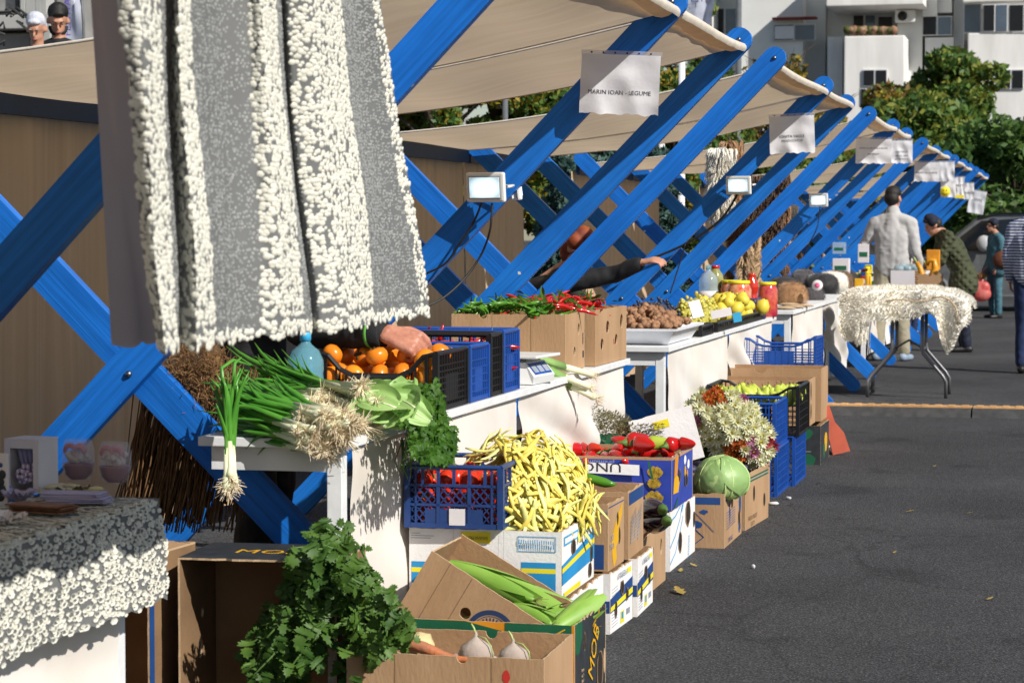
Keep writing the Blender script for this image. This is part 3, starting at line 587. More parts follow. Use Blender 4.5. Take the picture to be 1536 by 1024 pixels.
def carton(name, label, cat, c, size, rz=0, mats=('kraft', 'kraft_in'), F={}, Rr={}, B={}, Lf={}, t=.006, seed=0, group=None, base=True, tilt=None, chamf=0, parent=None):
    """open carton; origin = front right bottom corner; x runs -w..0, y 0..d"""
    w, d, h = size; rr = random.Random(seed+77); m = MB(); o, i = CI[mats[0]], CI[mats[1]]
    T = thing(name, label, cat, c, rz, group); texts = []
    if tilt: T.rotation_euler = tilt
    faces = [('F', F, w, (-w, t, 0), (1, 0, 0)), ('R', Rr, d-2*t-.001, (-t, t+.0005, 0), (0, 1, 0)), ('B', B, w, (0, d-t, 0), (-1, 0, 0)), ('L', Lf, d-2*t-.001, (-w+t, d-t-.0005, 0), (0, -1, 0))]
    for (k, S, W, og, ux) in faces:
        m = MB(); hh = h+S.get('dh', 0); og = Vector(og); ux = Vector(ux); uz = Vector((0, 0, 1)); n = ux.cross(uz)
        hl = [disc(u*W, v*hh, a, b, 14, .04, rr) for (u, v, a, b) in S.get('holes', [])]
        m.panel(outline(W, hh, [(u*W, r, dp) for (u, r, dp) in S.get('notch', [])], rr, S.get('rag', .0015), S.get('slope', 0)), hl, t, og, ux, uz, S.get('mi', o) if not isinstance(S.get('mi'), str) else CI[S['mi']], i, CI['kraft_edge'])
        off = t+.0008
        for (u0, v0, u1, v1, mt) in S.get('prints', []):
            P = [og+ux*(a*W)+uz*(b*hh)+n*off for a, b in ((u0, v0), (u1, v0), (u1, v1), (u0, v1))]; m.add(P, [(0, 1, 2, 3)], CI[mt]); off += .00025
        for (u, v, a, b, mt) in S.get('blobs', []):
            P = [og+ux*p+uz*q+n*off for p, q in disc(u*W, v*hh, a, b, 16, S.get('jit', .08), rr)]; m.add(P, [tuple(range(len(P)))], CI[mt]); off += .00025
        for (pts, mt) in S.get('polys', []):
            P = [og+ux*(p*W)+uz*(q*hh)+n*off for p, q in pts]; m.add(P, [tuple(range(len(P)))], CI[mt]); off += .00025
        for (pts, wd, mt) in S.get('lines', []):
            for (a, b) in zip(pts[:-1], pts[1:]):
                a = Vector((a[0]*W, a[1]*hh)); b = Vector((b[0]*W, b[1]*hh)); q = (b-a).normalized(); q = Vector((-q.y, q.x))*wd/2
                P = [og+ux*p.x+uz*p.y+n*off for p in (a-q, b-q, b+q, a+q)]; m.add(P, [(0, 1, 2, 3)], CI[mt])
            off += .00025
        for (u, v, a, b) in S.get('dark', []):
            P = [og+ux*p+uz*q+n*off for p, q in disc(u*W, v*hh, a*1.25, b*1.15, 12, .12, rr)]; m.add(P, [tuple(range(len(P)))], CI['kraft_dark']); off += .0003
            P = [og+ux*p+uz*q+n*off for p, q in disc(u*W, v*hh, a, b, 12, .1, rr)]; m.add(P, [tuple(range(len(P)))], CI['hole']); off += .0003  # near-black disc paints the shaded inside of a hole that is not cut
        used = sorted(set(m.m)); m.m = [used.index(q) for q in m.m]
        if S.get('skip'): continue
        sp = m.build({'F': 'side_panel', 'B': 'side_panel', 'R': 'end_panel', 'L': 'end_panel'}[k], [CMAT[q] for q in used], T)
        for (s, u, v, sz, mt, rot, wd) in S.get('text', []):
            q = textmesh(s, sz, mt, 'print', sp, og+ux*(u*W)+uz*(v*hh)+n*(off+.0004), None, width=wd)
            q.rotation_euler = (Matrix((ux, uz, n)).transposed() @ Matrix.Rotation(rot, 3, 'Z')).to_euler()
    if base: m = MB(); m.box((-w/2, d/2, t*.7), (w-2*t-.002, d-2*t-.002, t)); m.build('base', 'kraft_in', T)
    return T
def flap(T, a, b, dirv, length, mats='kraft', seed=0, mi2=None, text=None):
    """carton flap hinged on local edge a-b, folded out along dirv"""
    a = Vector(a); b = Vector(b); dv = Vector(dirv).normalized(); W = (b-a).length; ux = (b-a).normalized(); rr = random.Random(seed)
    m = MB(); m.panel(outline(W, length, [], rr, .003), [], .005, a, ux, dv, 0, 1, 2)
    o = m.build('flap', [mats, mi2 or 'kraft_in', 'kraft_edge'], T); n = ux.cross(dv)
    if text: q = textmesh(text[0], text[1], text[2], 'print', o, a+ux*W*text[3]+dv*length*.5+n*.0062); q.rotation_euler = (Matrix((ux, dv, n)).transposed() @ Matrix.Rotation(text[4], 3, 'Z')).to_euler()
    return o
def crate(label, c, size, rz=0, mat='plastic_blue', style='grid', group=None, dip=.0, tagm=None, seed=0, name='plastic_crate', nv=7, nh=5, plate=False):
    w, d, h = size; T = thing(name, label, 'crate', c, rz, group); b = .007
    def side(W, og, ux, dipf, pl):
        m = MB(); og = Vector(og); ux = Vector(ux); n = ux.cross(Vector((0, 0, 1))); P = lambda u, z: og+ux*u+Vector((0, 0, z))
        N = 10; top = [P(W*k/N, h-(dipf*min(1, max(0, (math.sin(math.pi*k/N)-.25)*2.2)))) for k in range(N+1)]
        m.tube(top, .009, 6, sm=False); m.bar(P(0, .008), P(W, .008), .016, .014, up=tuple(n))
        for u in (0, W): m.bar(P(u, 0), P(u, h), .020, .018, up=tuple(n))
        for u in (.028, W-.028): m.bar(P(u, 0), P(u, h-.01), .006, .012, up=tuple(n))
        if style == 'lattice':
            z1, z2, z3 = h*.70, h*.38, h*.08
            for z in (z1, z2): m.bar(P(0, z), P(W, z), .008, .012, up=tuple(n))
            for k in range(1, 6): m.bar(P(W*k/6, z1), P(W*k/6, h-dipf*.5), .009, .010, up=tuple(n))
            for k in (2, 4): m.bar(P(W*k/6, .01), P(W*k/6, z1), .010, .012, up=tuple(n))
            for (za, zb) in ((z2, z1), (z3, z2)):
                st = (zb-za)*.42; k = -3
                while k*st < W:
                    for sg in (1, -1):
                        u0 = k*st; u1 = u0+(zb-za)*.9
                        if sg < 0: u0, u1 = u1, u0
                        zz0, zz1 = za, zb
                        a0, a1 = min(max(u0, 0), W), min(max(u1, 0), W)
                        if abs(a1-a0) < .004: continue
                        q0 = zz0+(a0-u0)/(u1-u0)*(zz1-zz0); q1 = zz0+(a1-u0)/(u1-u0)*(zz1-zz0)
                        m.bar(P(a0, q0), P(a1, q1), .0035, .005, up=tuple(n))
                    k += 1
            if pl: m.box(P(W*.5, h*.18), tuple(abs(x)*W*.62+abs(y)*.006+(0, 0, h*.26)[i] for i, (x, y) in enumerate(zip(ux, n))))
        else:
            for k in range(1, nh):
                z = .008+(h-.03-dipf)*k/nh; m.bar(P(0, z), P(W, z), .005, .009, up=tuple(n))
            for k in range(1, nv): u = W*k/nv; m.bar(P(u, .005), P(u, h-dipf*min(1, max(0, (math.sin(math.pi*k/nv)-.25)*2.2))), .005, .009, up=tuple(n))
            if pl: m.box(P(W*.5, h*.38), tuple(abs(x)*W*.42+abs(y)*.007+(0, 0, h*.46)[i] for i, (x, y) in enumerate(zip(ux, n))))
        m.build('side_wall', mat, T)
    side(w, (-w, 0, 0), (1, 0, 0), dip, True); side(w, (0, d, 0), (-1, 0, 0), dip, False)
    side(d, (0, 0, 0), (0, 1, 0), 0, plate); side(d, (-w, d, 0), (0, -1, 0), 0, False)
    m = MB()
    for k in range(9): m.bar((-w+.01, d*(k+.5)/9, .006), (-.01, d*(k+.5)/9, .006), .014, .006)
    for k in range(7): m.bar((-w*(k+.5)/7, .01, .011), (-w*(k+.5)/7, d-.01, .011), .012, .004)
    m.build('floor_grid', mat, T)
    if tagm: m = MB(); m.box((-w*.46, -.0075, h*.19), (w*.17, .002, h*.27)); m.build('label_sticker', tagm, T)
    return T
LB = [(0, .54, 1, .66, 'print_blue'), (0, .44, 1, .54, 'print_yellow'), (0, .22, 1, .44, 'print_blue')]
# celeriac carton, nearest
cel = carton('cardboard_box', 'nearest plain brown box holding celeriac roots and a carrot', 'box', (-1.42, 6.30, 0), (.565, .42, .236), R(1), F=dict(notch=[(.16, .014, .014), (.59, .016, .02)], prints=[(.795, .60, .83, .62, 'print_red'), (.795, .64, .83, .66, 'print_red')], blobs=[(.812, .78, .011, .018, 'print_red')], dark=[(.985, .45, .01, .02)], lines=[([(.25, 0), (.25, 1)], .0015, 'kraft_dark'), ([(.74, .0), (.74, .99)], .0015, 'kraft_dark')]), Rr=dict(slope=.0, holes=[(.4, .5, .012, .02)]), B=dict(dh=.0, notch=[(.43, .018, .022), (.9, .02, .02)]), seed=1)
# box under the corn, black/green/orange print
corn = carton('cardboard_box', 'black, green and orange printed carton with corn ears behind the celeriac box', 'box', (-1.44, 6.80, 0), (.56, .42, .247), R(-1.5), mats=('print_black', 'kraft_in'),
    F=dict(mi='print_orange', polys=[([(.62, 1), (.62, .80), (.70, .66), (.80, .6), (.93, .66), (.985, .72), (.985, 1)], 'print_green'), ([(.86, 0), (.90, .18), (.86, .3), (.93, .42), (.985, .44), (.985, 0)], 'print_black'), ([(.5, 0), (.5, .4), (.6, .55), (.66, .62), (.60, .9), (.4, 1), (0, 1), (0, 0)], 'print_green')], blobs=[(.70, .12, .045, .035, 'print_red'), (.70, .11, .028, .022, 'kraft_dark')], lines=[([(.82, .78), (.95, .95)], .004, 'print_gold')]),
    Rr=dict(polys=[([(.0, 1), (.0, .64), (.12, .62), (.22, .8), (.22, 1)], 'print_green')], text=[('MOB', .58, .52, .10, 'print_gold', R(58), .17), ('ananas bananas', .66, .92, .018, 'print_gold', R(20), .10), ('lorem\ncat. 1\nclass I\nnet 18 kg', .22, .30, .016, 'kraft_edge', 0, .05)], dark=[(.30, .72, .012, .026), (.80, .22, .035, .06)], blobs=[(.96, .3, .012, .04, 'kraft_edge')], rag=.006), seed=3)
# tilted brown box resting over it
M('emblem_navy', (.02, .045, .12), .6)
til = carton('cardboard_box', 'plain brown box tipped on its side with a navy sun emblem, full of corn ears', 'box', (-1.575, 6.865, .008), (.50, .345, .21), 0, tilt=(0, R(31), R(0)), F=dict(holes=[(.37, .50, .018, .018)], lines=[([(.14, 0), (.14, 1)], .002, 'kraft_dark'), ([(.30, 0), (.30, .98)], .0018, 'kraft_dark')]), Rr=dict(skip=True), B=dict(dh=.02, dark=[(.62, .62, .02, .014)], slope=-.01), seed=4)
em = MB(); rx = Matrix.Rotation(math.pi/2, 3, 'X')
def ring(m, c, r0, r1, y, mi, a0=-180, a1=180, n=40):
    P = []; 
    for k in range(n+1): a = R(a0+(a1-a0)*k/n); P += [(c[0]+r0*math.cos(a), y, c[1]+r0*math.sin(a)), (c[0]+r1*math.cos(a), y, c[1]+r1*math.sin(a))]
    m.add(P, [(2*k, 2*k+1, 2*k+3, 2*k+2) for k in range(n)], mi)
ec = (-.215, .088)
for (r0, r1, mi, y) in ((.064, .079, 0, -.0008), (.0585, .0605, 0, -.0008), (0, .032, 1, -.0010)): ring(em, ec, r0, r1, y, mi)
for k in range(30):
    a = R(12*k); d = Vector((math.cos(a), 0, math.sin(a))); q = Vector((-d.z, 0, d.x)); c0 = Vector((ec[0], -.0009, ec[1]))
    em.add([c0+d*.036-q*.0012, c0+d*.055-q*.0022, c0+d*.055+q*.0022, c0+d*.036+q*.0012], [(0, 1, 2, 3)], 0)
for (a, b) in (((-.012, .006), (.004, -.012)), ((-.016, .0), (-.006, .016)), ((.002, .0), (.016, .006)), ((.0, -.02), (.012, -.012))):
    em.bar((ec[0]+a[0], -.0013, ec[1]+a[1]), (ec[0]+b[0], -.0013, ec[1]+b[1]), .003, .0004, 0, up=(0, 1, 0))
em.build('sun_emblem', ['emblem_navy', 'print_gold'], til)
# base carton (hidden mostly) + white banana carton with beans
carton('cardboard_box', 'white navy-banded carton under the bean carton, mostly hidden', 'box', (-1.575, 7.36, 0), (.50, .56, .235), 0, mats=('carton_white', 'kraft_in'), F=dict(prints=[(0, .4, 1, .6, 'print_navy')]), Rr=dict(prints=[(0, .36, 1, .6, 'print_navy'), (0, .42, 1, .48, 'print_yellow')], text=[('BANANA', .5, .2, .03, 'print_grey', 0, .1)], rag=.006), seed=5)
W1 = 'print_blue'
def bars_txt(u0, u1, v0, v1, mt, n, rr): 
    o = [([(u0, v0), (u1, v0)], .0022, mt), ([(u0, v1), (u1, v1)], .0022, mt), ([(u0, v0), (u0, v1)], .0022, mt), ([(u1, v0), (u1, v1)], .0022, mt)]
    for r in (.3, .62):
        k = 0
        while k < n:
            u = u0+(u1-u0)*(k+.6)/n*.97; o.append(([(u, v0+(v1-v0)*(r-.11)), (u, v0+(v1-v0)*(r+.16+rr.uniform(-.05, .05)))], .0028, mt)); k += 1
    return o
rr_ = random.Random(4)
beanbox = carton('cardboard_box', 'white carton with blue and yellow stripes heaped with yellow beans', 'box', (-1.585, 7.28, .245), (.50, .52, .215), R(0), mats=('carton_white', 'kraft_in'),
    F=dict(prints=[(.015, .18, .28, .50, W1), (.015, .34, .28, .41, 'print_yellow'), (.74, .06, .965, .54, W1), (.74, .38, .965, .45, 'print_yellow'), (.345, .80, .54, .965, 'print_yellow')], lines=bars_txt(.72, .965, .70, .92, W1, 16, rr_)+[([(.02, .93-.035*k), (.02+q, .93-.035*k)], .002, 'print_grey') for k, q in enumerate((.06, .15, .13))]+[([(.30, 0), (.30, 1)], .001, 'print_grey'), ([(.63, 0), (.63, 1)], .001, 'print_grey')],
           text=[('BANANA PREMIUM', .44, .885, .016, 'ink', math.pi, .085)], notch=[]),
    Rr=dict(polys=[([(0, .20), (1, .30), (1, .74), (0, .50)], W1), ([(0, .38), (1, .54), (1, .63), (0, .45)], 'print_yellow'), ([(.05, .02), (.55, .02), (.55, .10), (.05, .08)], 'print_yellow')], prints=[(.06, .76, .5, .90, 'print_cyan'), (.09, .79, .47, .87, 'carton_white'), (.72, .70, .98, .96, 'print_blue'), (.76, .72, .94, .84, 'carton_white'), (.20, .29, .36, .40, 'carton_white')], blobs=[(.86, .88, .03, .016, 'print_yellow')], dark=[(.34, .68, .028, .022), (.86, .16, .02, .022), (.9, .42, .016, .03)], rag=.004), B=dict(notch=[(.5, .04, .02)]), seed=6)
# two white banana lids on the ground
for i, (y, lb) in enumerate(((8.08, 'nearer low white carton with navy and yellow stripes, on the asphalt'), (8.47, 'farther low white carton with navy and yellow stripes, beside the eggplants'))):
    carton('cardboard_box', lb, 'box', (-1.585+.025*i, y, 0), (.50, .365, .212), R(-2+3*i), mats=('carton_white', 'kraft_in'), F=dict(prints=[(0, .35, 1, .55, 'print_navy'), (.55, .05, .95, .3, 'print_yellow')], blobs=[(.8, .72, .035, .03, 'ink')] if i == 0 else []),
        Rr=dict(polys=[([(0, .34), (1, .42), (1, .74), (0, .58)], 'print_navy'), ([(0, .36), (1, .46), (1, .56), (0, .44)], 'print_yellow')], prints=[(.45, .05, .62, .26, 'print_yellow'), (.49, .12, .58, .24, 'print_blue'), (.72, .14, .88, .24, 'print_grey'), (.75, .84, .93, .93, 'print_yellow')], dark=[(.22, .36, .013, .028), (.50, .66, .022, .024), (.72, .50, .014, .02)],
        lines=[([(.06, .3-.05*k), (.3, .3-.045*k)], .0022, 'print_grey') for k in range(5)]+[([(.06, .72-.05*k), (.3, .74-.05*k)], .0022, 'print_grey') for k in range(3)], text=[('PREMIUM', .48, .90, .03, 'print_grey', math.pi, .13)], rag=.006), seed=10+i)
# two brown banana cartons on top of them
carton('cardboard_box', 'brown carton printed with a green S and a blue block', 'box', (-1.60, 8.12, .215), (.48, .27, .235), R(-1), F=dict(prints=[(.70, .03, .97, .40, 'print_navy')], text=[('S', .75, .68, .12, 'print_green', math.pi, .055), ('DO', .77, .50, .035, 'print_green', math.pi, .045), ('BA', .80, .21, .05, 'kraft_edge', math.pi, .055)], lines=[([(.0, .90), (1, .90)], .004, 'print_grey'), ([(.0, .87), (1, .87)], .002, 'print_navy')], notch=[(.86, .02, .03)]),
    Rr=dict(polys=[([(.35, .0), (.55, .12), (.5, .3), (.75, .42), (.66, .55), (.9, .75), (.95, .95), (.5, .72), (.2, .45), (.25, .2)], 'print_gold')], dark=[(.60, .72, .012, .02), (.72, .44, .012, .026)], text=[('NET 18 KG\nCLASS 1', .2, .42, .03, 'print_grey', math.pi, .07)], lines=[([(.0, .95), (1, .95)], .004, 'print_navy')], slope=.0, rag=.004), seed=14)
carton('cardboard_box', 'brown carton with scribbled blue print and a blue top band', 'box', (-1.585, 8.43, .215), (.50, .33, .245), R(1), F=dict(holes=[(.42, .80, .03, .02)], notch=[(.44, .035, .035)]),
    Rr=dict(prints=[(0, .80, 1, .985, 'print_navy')], lines=[([(.1+.1*k, .2+.07*((k*37) % 5)), (.18+.1*k, .62+.03*((k*13) % 4))], .006, 'print_grey') for k in range(8)]+[([(.1, .24+.05*k), (.8, .26+.055*k)], .0035, 'print_grey') for k in range(7)], rag=.005), seed=15)
# eggplant box
eggbox = carton('cardboard_box', 'brown box of dark eggplants wedged beside the white cartons', 'box', (-1.615, 8.90, 0), (.42, .50, .225), 0, Rr=dict(slope=.03, holes=[(.42, .64, .018, .028), (.80, .66, .022, .034)], rag=.004), F=dict(notch=[(.8, .05, .03)]), seed=16)
# white box with blue strokes
carton('cardboard_box', 'white carton with light blue strokes, below the blue fruit carton', 'box', (-1.635, 9.62, 0), (.52, .66, .245), 0, mats=('carton_white', 'kraft_in'), Rr=dict(lines=[([(0, .84), (.2, .88), (.4, 1)], .007, 'print_cyan'), ([(.0, .40), (.2, .55), (.38, .78), (.46, 1)], .007, 'print_cyan'), ([(.0, .12), (.2, .25), (.35, .5), (.5, .8)], .006, 'print_cyan'), ([(.44, .9), (.5, 1)], .02, 'print_cyan')], dark=[(.70, .78, .055, .05), (.38, .38, .035, .04), (.95, .6, .018, .03)], text=[('BANANAS', .72, .18, .035, 'print_cyan', R(80), .1)], rag=.004), seed=17)
# blue fruit-print carton with red peppers
M('print_banana', (.50, .33, .03), .6, c2=(.2, .12, .01), scale=60)
CMAT.append('print_banana'); CI['print_banana'] = len(CMAT)-1
bn = []
for (cu, cv, s) in ((.885, .76, .9), (.88, .55, .75), (.885, .30, 1.1)):
    for k in range(9):
        a = R(-70+17*k); p0 = (cu+.012*math.cos(a), cv+.02); 
        for q in range(3): bn.append(((cu+(.055*math.sin(a)*s)*(q+1)/3.2, cv+.07*s-(.20*s)*math.cos(a*.8)*(q+1)/3.2), .0085+.001*(q == 1)))
redbox = carton('cardboard_box', 'deep blue fruit-print carton holding red peppers', 'box', (-1.635, 9.66, .248), (.60, .55, .222), R(0), mats=('print_royal', 'kraft_in'),
    F=dict(polys=[([(.0, .72), (.0, .92), (.78, .86), (.78, .66)], 'carton_white')], prints=[(0, .945, 1, 1, 'kraft')], blobs=[(u, v, r, r*1.25, 'print_banana') for ((u, v), r) in bn if v > 0], lines=[([(.87, .60), (.845, .93)], .009, 'print_green')], text=[('UNGHIO', .40, .81, .055, 'ink', math.pi, .30), ('premium bananas', .42, .905, .02, 'print_grey', math.pi, .22)], jit=.15),
    Rr=dict(polys=[([(.08, .55), (.12, .95), (.3, .98), (.22, .6)], 'print_orange'), ([(.04, .3), (.08, .58), (.22, .62), (.35, .5), (.28, .28)], 'print_gold'), ([(.0, .0), (.1, .05), (.3, .22), (.22, .05)], 'print_green')], blobs=[(.62, .82, .03, .02, 'carton_white'), (.78, .7, .03, .02, 'carton_white'), (.62, .6, .02, .025, 'print_gold'), (.72, .52, .018, .02, 'print_orange')], dark=[(.34, .58, .022, .025), (.66, .42, .03, .026)], prints=[(0, .94, 1, 1, 'kraft')], rag=.003), seed=18)
# white leaning lid behind
t = thing('box_lid', 'white carton lid with a yellow mark behind the red peppers', 'lid', (-1.77, 10.36, .36)); t.rotation_euler = (R(-8), R(-16), R(4))
m = MB(); m.panel(outline(.29, .24, [], random.Random(2), .002), [], .005, (-.12, 0, 0), (1, 0, 0), (0, 0, 1), 0, 1, 2); m.build('panel', ['carton_white', 'kraft_in', 'kraft_edge'], t)
m = MB(); m.box((.02, -.0065, .19), (.07, .001, .035)); m.box((.03, -.0065, .11), (.10, .001, .004), 1); m.box((.02, -.0065, .10), (.08, .001, .004), 1); m.box((.06, -.0065, .05), (.12, .001, .02)); m.build('print', ['print_yellow', 'print_grey'], t)
m = MB(); m.box((-.0, .05, .235), (.28, .10, .005)); m.build('folded_rim', 'print_black', t)
# herb carton
carton('cardboard_box', 'dark printed carton under the dried herb bundle', 'box', (-1.98, 10.35, .0), (.50, .55, .50), R(2), mats=('print_black', 'kraft_in'), F=dict(prints=[(0, .9, 1, 1, 'print_green')]), seed=20)
# cabbage box
cabbox = carton('cardboard_box', 'worn brown box with a smeared navy print under the big cabbage', 'box', (-1.52, 10.38, 0), (.46, .55, .243), 0, F=dict(prints=[(0, .80, .96, .93, 'print_navy')], blobs=[(.72, .42, .03, .02, 'print_navy'), (.80, .66, .018, .01, 'print_navy'), (.62, .12, .03, .015, 'print_navy')], jit=.35, lines=[([(.62, .5), (.8, .2), (.7, .05)], .004, 'print_navy'), ([(.66, .75), (.9, .3)], .003, 'print_navy')], rag=.004),
    Rr=dict(prints=[(.05, .84, .95, .97, 'print_navy')], dark=[(.42, .74, .018, .022), (.84, .36, .016, .03)], blobs=[(.3, .6, .016, .06, 'print_navy'), (.9, .6, .03, .05, 'print_navy'), (.88, .2, .03, .03, 'print_navy')], jit=.35, lines=[([(.1, .62-.05*k), (.6, .62-.045*k)], .003, 'print_navy') for k in range(7)], text=[('30 KG', .3, .1, .03, 'print_navy', 0, .12)]), seed=21)
# plum box with green stripes
plumbox = carton('cardboard_box', 'brown box with two thin green stripes holding dark plums', 'box', (-1.515, 11.02, 0), (.42, .55, .262), R(-4), Rr=dict(prints=[(0, .83, 1, .86, 'print_green'), (0, .89, 1, .92, 'print_green'), (0, .86, 1, .875, 'print_grey')], dark=[(.36, .60, .02, .035), (.82, .38, .018, .03)], text=[('FRESH FRUIT\nCAT I', .3, .12, .03, 'kraft_dark', 0, .2)]), F=dict(prints=[(0, .83, 1, .86, 'print_green'), (0, .89, 1, .92, 'print_green')]), seed=22)
flowbox = carton('cardboard_box', 'tall plain brown box with the chrysanthemums standing in it', 'box', (-1.55, 11.70, 0), (.46, .50, .36), R(0), F=dict(dh=.03), seed=23)
# blue and black crates
crate('blue crate at the foot of the crate stack behind the chrysanthemums', (-1.55, 12.45, 0), (.40, .50, .25), 0, nv=9, nh=6)
crate('upper dark blue crate in the stack right behind the chrysanthemums', (-1.56, 12.45, .255), (.40, .50, .235), 0, nv=9, nh=6)
crate('lower black crate standing behind the blue stack', (-1.52, 13.0, 0), (.46, .50, .27), 0, mat='plastic_blue', nv=9, nh=6)
pearc = crate('black crate of green pears on top of the blue stack', (-1.50, 13.0, .275), (.50, .50, .27), 0, mat='plastic_black', dip=.05, nv=9, nh=6)
# brown cartons farther on
grn = carton('cardboard_box', 'black carton with green leaves print under the plain brown boxes', 'box', (-1.50, 14.2, 0), (.56, .50, .235), 0, mats=('print_black', 'kraft_in'), F=dict(blobs=[(.80, .80, .07, .04, 'print_green'), (.84, .10, .06, .045, 'print_green'), (.80, .80, .022, .022, 'print_orange'), (.79, .46, .018, .020, 'print_gold'), (.79, .46, .008, .008, 'print_black'), (.58, .5, .016, .018, 'print_grey')], jit=.12, prints=[(.7, .33, .9, .345, 'print_grey')]), Rr=dict(blobs=[(.6, .5, .08, .06, 'print_gold'), (.4, .3, .06, .05, 'print_green')]), seed=24)
b1 = carton('cardboard_box', 'plain brown carton with pale blue vertical stamp, on the black and green one', 'box', (-1.56, 14.05, .238), (.62, .40, .275), 0, F=dict(text=[('LEGUME', .925, .42, .06, 'print_cyan', math.pi/2, .2)], lines=[([(.34, 0), (.34, 1)], .002, 'kraft_dark'), ([(.86, 0), (.86, 1)], .002, 'kraft_dark')]), Rr=dict(dark=[(.4, .74, .02, .05), (.4, .3, .02, .04)]), seed=25)
carton('cardboard_box', 'plain brown carton just behind the blue-stamped one, a little taller', 'box', (-1.53, 14.5, .238), (.60, .40, .32), 0, F=dict(notch=[(.38, .04, .03)]), seed=26)
t = thing('torn_cardboard', 'torn red cardboard piece leaning beside the black and green carton', 'cardboard', (-1.49, 14.85, 0)); t.rotation_euler = (0, R(-14), R(8))
m = MB(); m.panel([(0, 0), (.34, .01), (.36, .12), (.30, .2), (.31, .30), (0, .31)], [], .006, (0, 0, 0), (0, 1, 0), (0, 0, 1), 0, 0, 1); m.panel([(0, 0), (.11, 0), (.10, .12), (.06, .2), (.05, .31), (0, .31)], [], .006, (.0, .0, 0), (1, 0, 0), (0, 0, 1), 0, 0, 1); m.build('sheet', [M('salmon_card', (.60, .13, .07), .7, c2=(.5, .1, .06)), 'kraft_edge'], t)
crate('bright blue crate with a sagging rim on the brown cartons', (-1.655, 15.3, .505), (.47, .42, .20), 0, dip=.05, nv=11, nh=7)
tagc = carton('cardboard_box', 'brown box hidden under the bright blue crate', 'box', (-1.66, 15.25, 0), (.47, .50, .50), 0, seed=27)
# shaded cartons at the left, under the counter end
lb1 = carton('cardboard_box', 'large brown carton lying on its side in shade left of the celery, open toward us', 'box', (-2.06, 6.72, 0), (.47, .475, .34), 0, mats=('kraft_dark', 'kraft_dark'), tilt=(R(90), 0, R(3)), B=dict(mi='print_black', text=[('MOBA', .45, .55, .10, 'print_gold', math.pi, .26)], rag=.006), Lf=dict(holes=[(.62, .45, .03, .022), (.82, .6, .016, .014), (.4, .4, .014, .014)]), seed=30)  # dark kraft puts the shade inside the box into its colour
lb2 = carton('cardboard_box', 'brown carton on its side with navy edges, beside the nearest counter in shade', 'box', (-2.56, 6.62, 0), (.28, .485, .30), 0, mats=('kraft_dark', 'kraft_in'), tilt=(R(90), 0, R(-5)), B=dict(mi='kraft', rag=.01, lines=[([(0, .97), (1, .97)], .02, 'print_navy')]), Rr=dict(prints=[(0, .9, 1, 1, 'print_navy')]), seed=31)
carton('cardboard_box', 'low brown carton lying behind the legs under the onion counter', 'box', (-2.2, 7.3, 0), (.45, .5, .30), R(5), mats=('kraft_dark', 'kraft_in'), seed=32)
# blue lattice crate of tomatoes on the bean carton
tomc = crate('navy plastic crate with tomatoes and a white sticker, on the bean carton', (-1.775, 7.25, .466), (.305, .40, .195), R(1), mat='plastic_navy', style='lattice', tagm='white_card', dip=0)
# crates on the counter
perc = crate('black crate of orange persimmons on the counter', (-2.10, 7.66, .803), (.42, .40, .195), 0, mat='plastic_black', dip=.075, nv=12, nh=8, plate=True)
c2_ = crate('blue crate right behind the persimmon crate', (-2.10, 8.10, .803), (.42, .27, .195), 0, nv=9, nh=6, plate=True)
c3_ = crate('tall black crate behind the blue one on the counter', (-2.10, 8.40, .803), (.44, .17, .225), 0, mat='plastic_black', nv=6, nh=7)
c4_ = crate('tall blue crate of small red peppers beside the scale', (-2.10, 8.60, .803), (.44, .24, .228), 0, nv=8, nh=6, plate=True)
# pepper cartons on the counter
pb1 = carton('cardboard_box', 'brown carton of green and red hot peppers on the counter', 'box', (-2.13, 9.86, .803), (.50, .44, .248), R(1), F=dict(notch=[(.28, .018, .02), (.72, .03, .02)], text=[('COROANE', .30, .40, .03, 'ink', 0, .10)], lines=[([(.36, 0), (.36, 1)], .0015, 'kraft_dark'), ([(.70, 0), (.70, 1)], .0015, 'kraft_dark')]), Rr=dict(holes=[(.70, .70, .022, .028), (.48, .32, .022, .022)], prints=[(.9, .42, .94, .62, 'ink'), (.9, .18, .97, .3, 'ink')]), seed=33)
pb2 = carton('cardboard_box', 'second brown carton with punched holes beside the hot peppers, at the counter end', 'box', (-2.10, 10.36, .803), (.50, .68, .25), R(-1), Rr=dict(holes=[(.38, .66, .034, .03), (.20, .36, .03, .028), (.66, .40, .028, .026), (.84, .72, .03, .034)], prints=[(.57, .33, .59, .42, 'print_red'), (.59, .33, .62, .345, 'print_red')], slope=.0), seed=34)
# ---------------------------------------------------------------- produce
def proto(name, mb, mats, label, cat, group): o = mb.build(name, mats); return tag(o, label, cat, group)
def part(parent, name, mb, mats): o = mb.build(name, mats, parent); KIDS.setdefault(parent.name, []).append(o); return o
def place(protos, spots, used=None):
    """spots: (loc, rot, scale); each proto is itself used first, then copied"""
    used = used if used is not None else set()
    for i, (l, r, s) in enumerate(spots):
        p = protos[i % len(protos)]
        if p.name not in used: used.add(p.name); p.location = l; p.rotation_euler = r; p.scale = (s,)*3; p['_k'] = 1; FIRST.append(p)
        else: LATER.append((p, l, r, s))
FIRST, LATER = [], []
def flush():
    for (p, l, r, s) in LATER: dup(p, l, r, s)
    LATER.clear()
    for p in FIRST:
        if '_k' in p: del p['_k']
def RR(a=3.14): return (U(-a, a), U(-a, a), U(-3.14, 3.14))
M('persimmon', (.85, .28, .015), .28, c2=(.72, .18, .01), scale=7, spec=.5); M('calyx', (.10, .09, .02), .8, c2=(.05, .03, .01), scale=40)
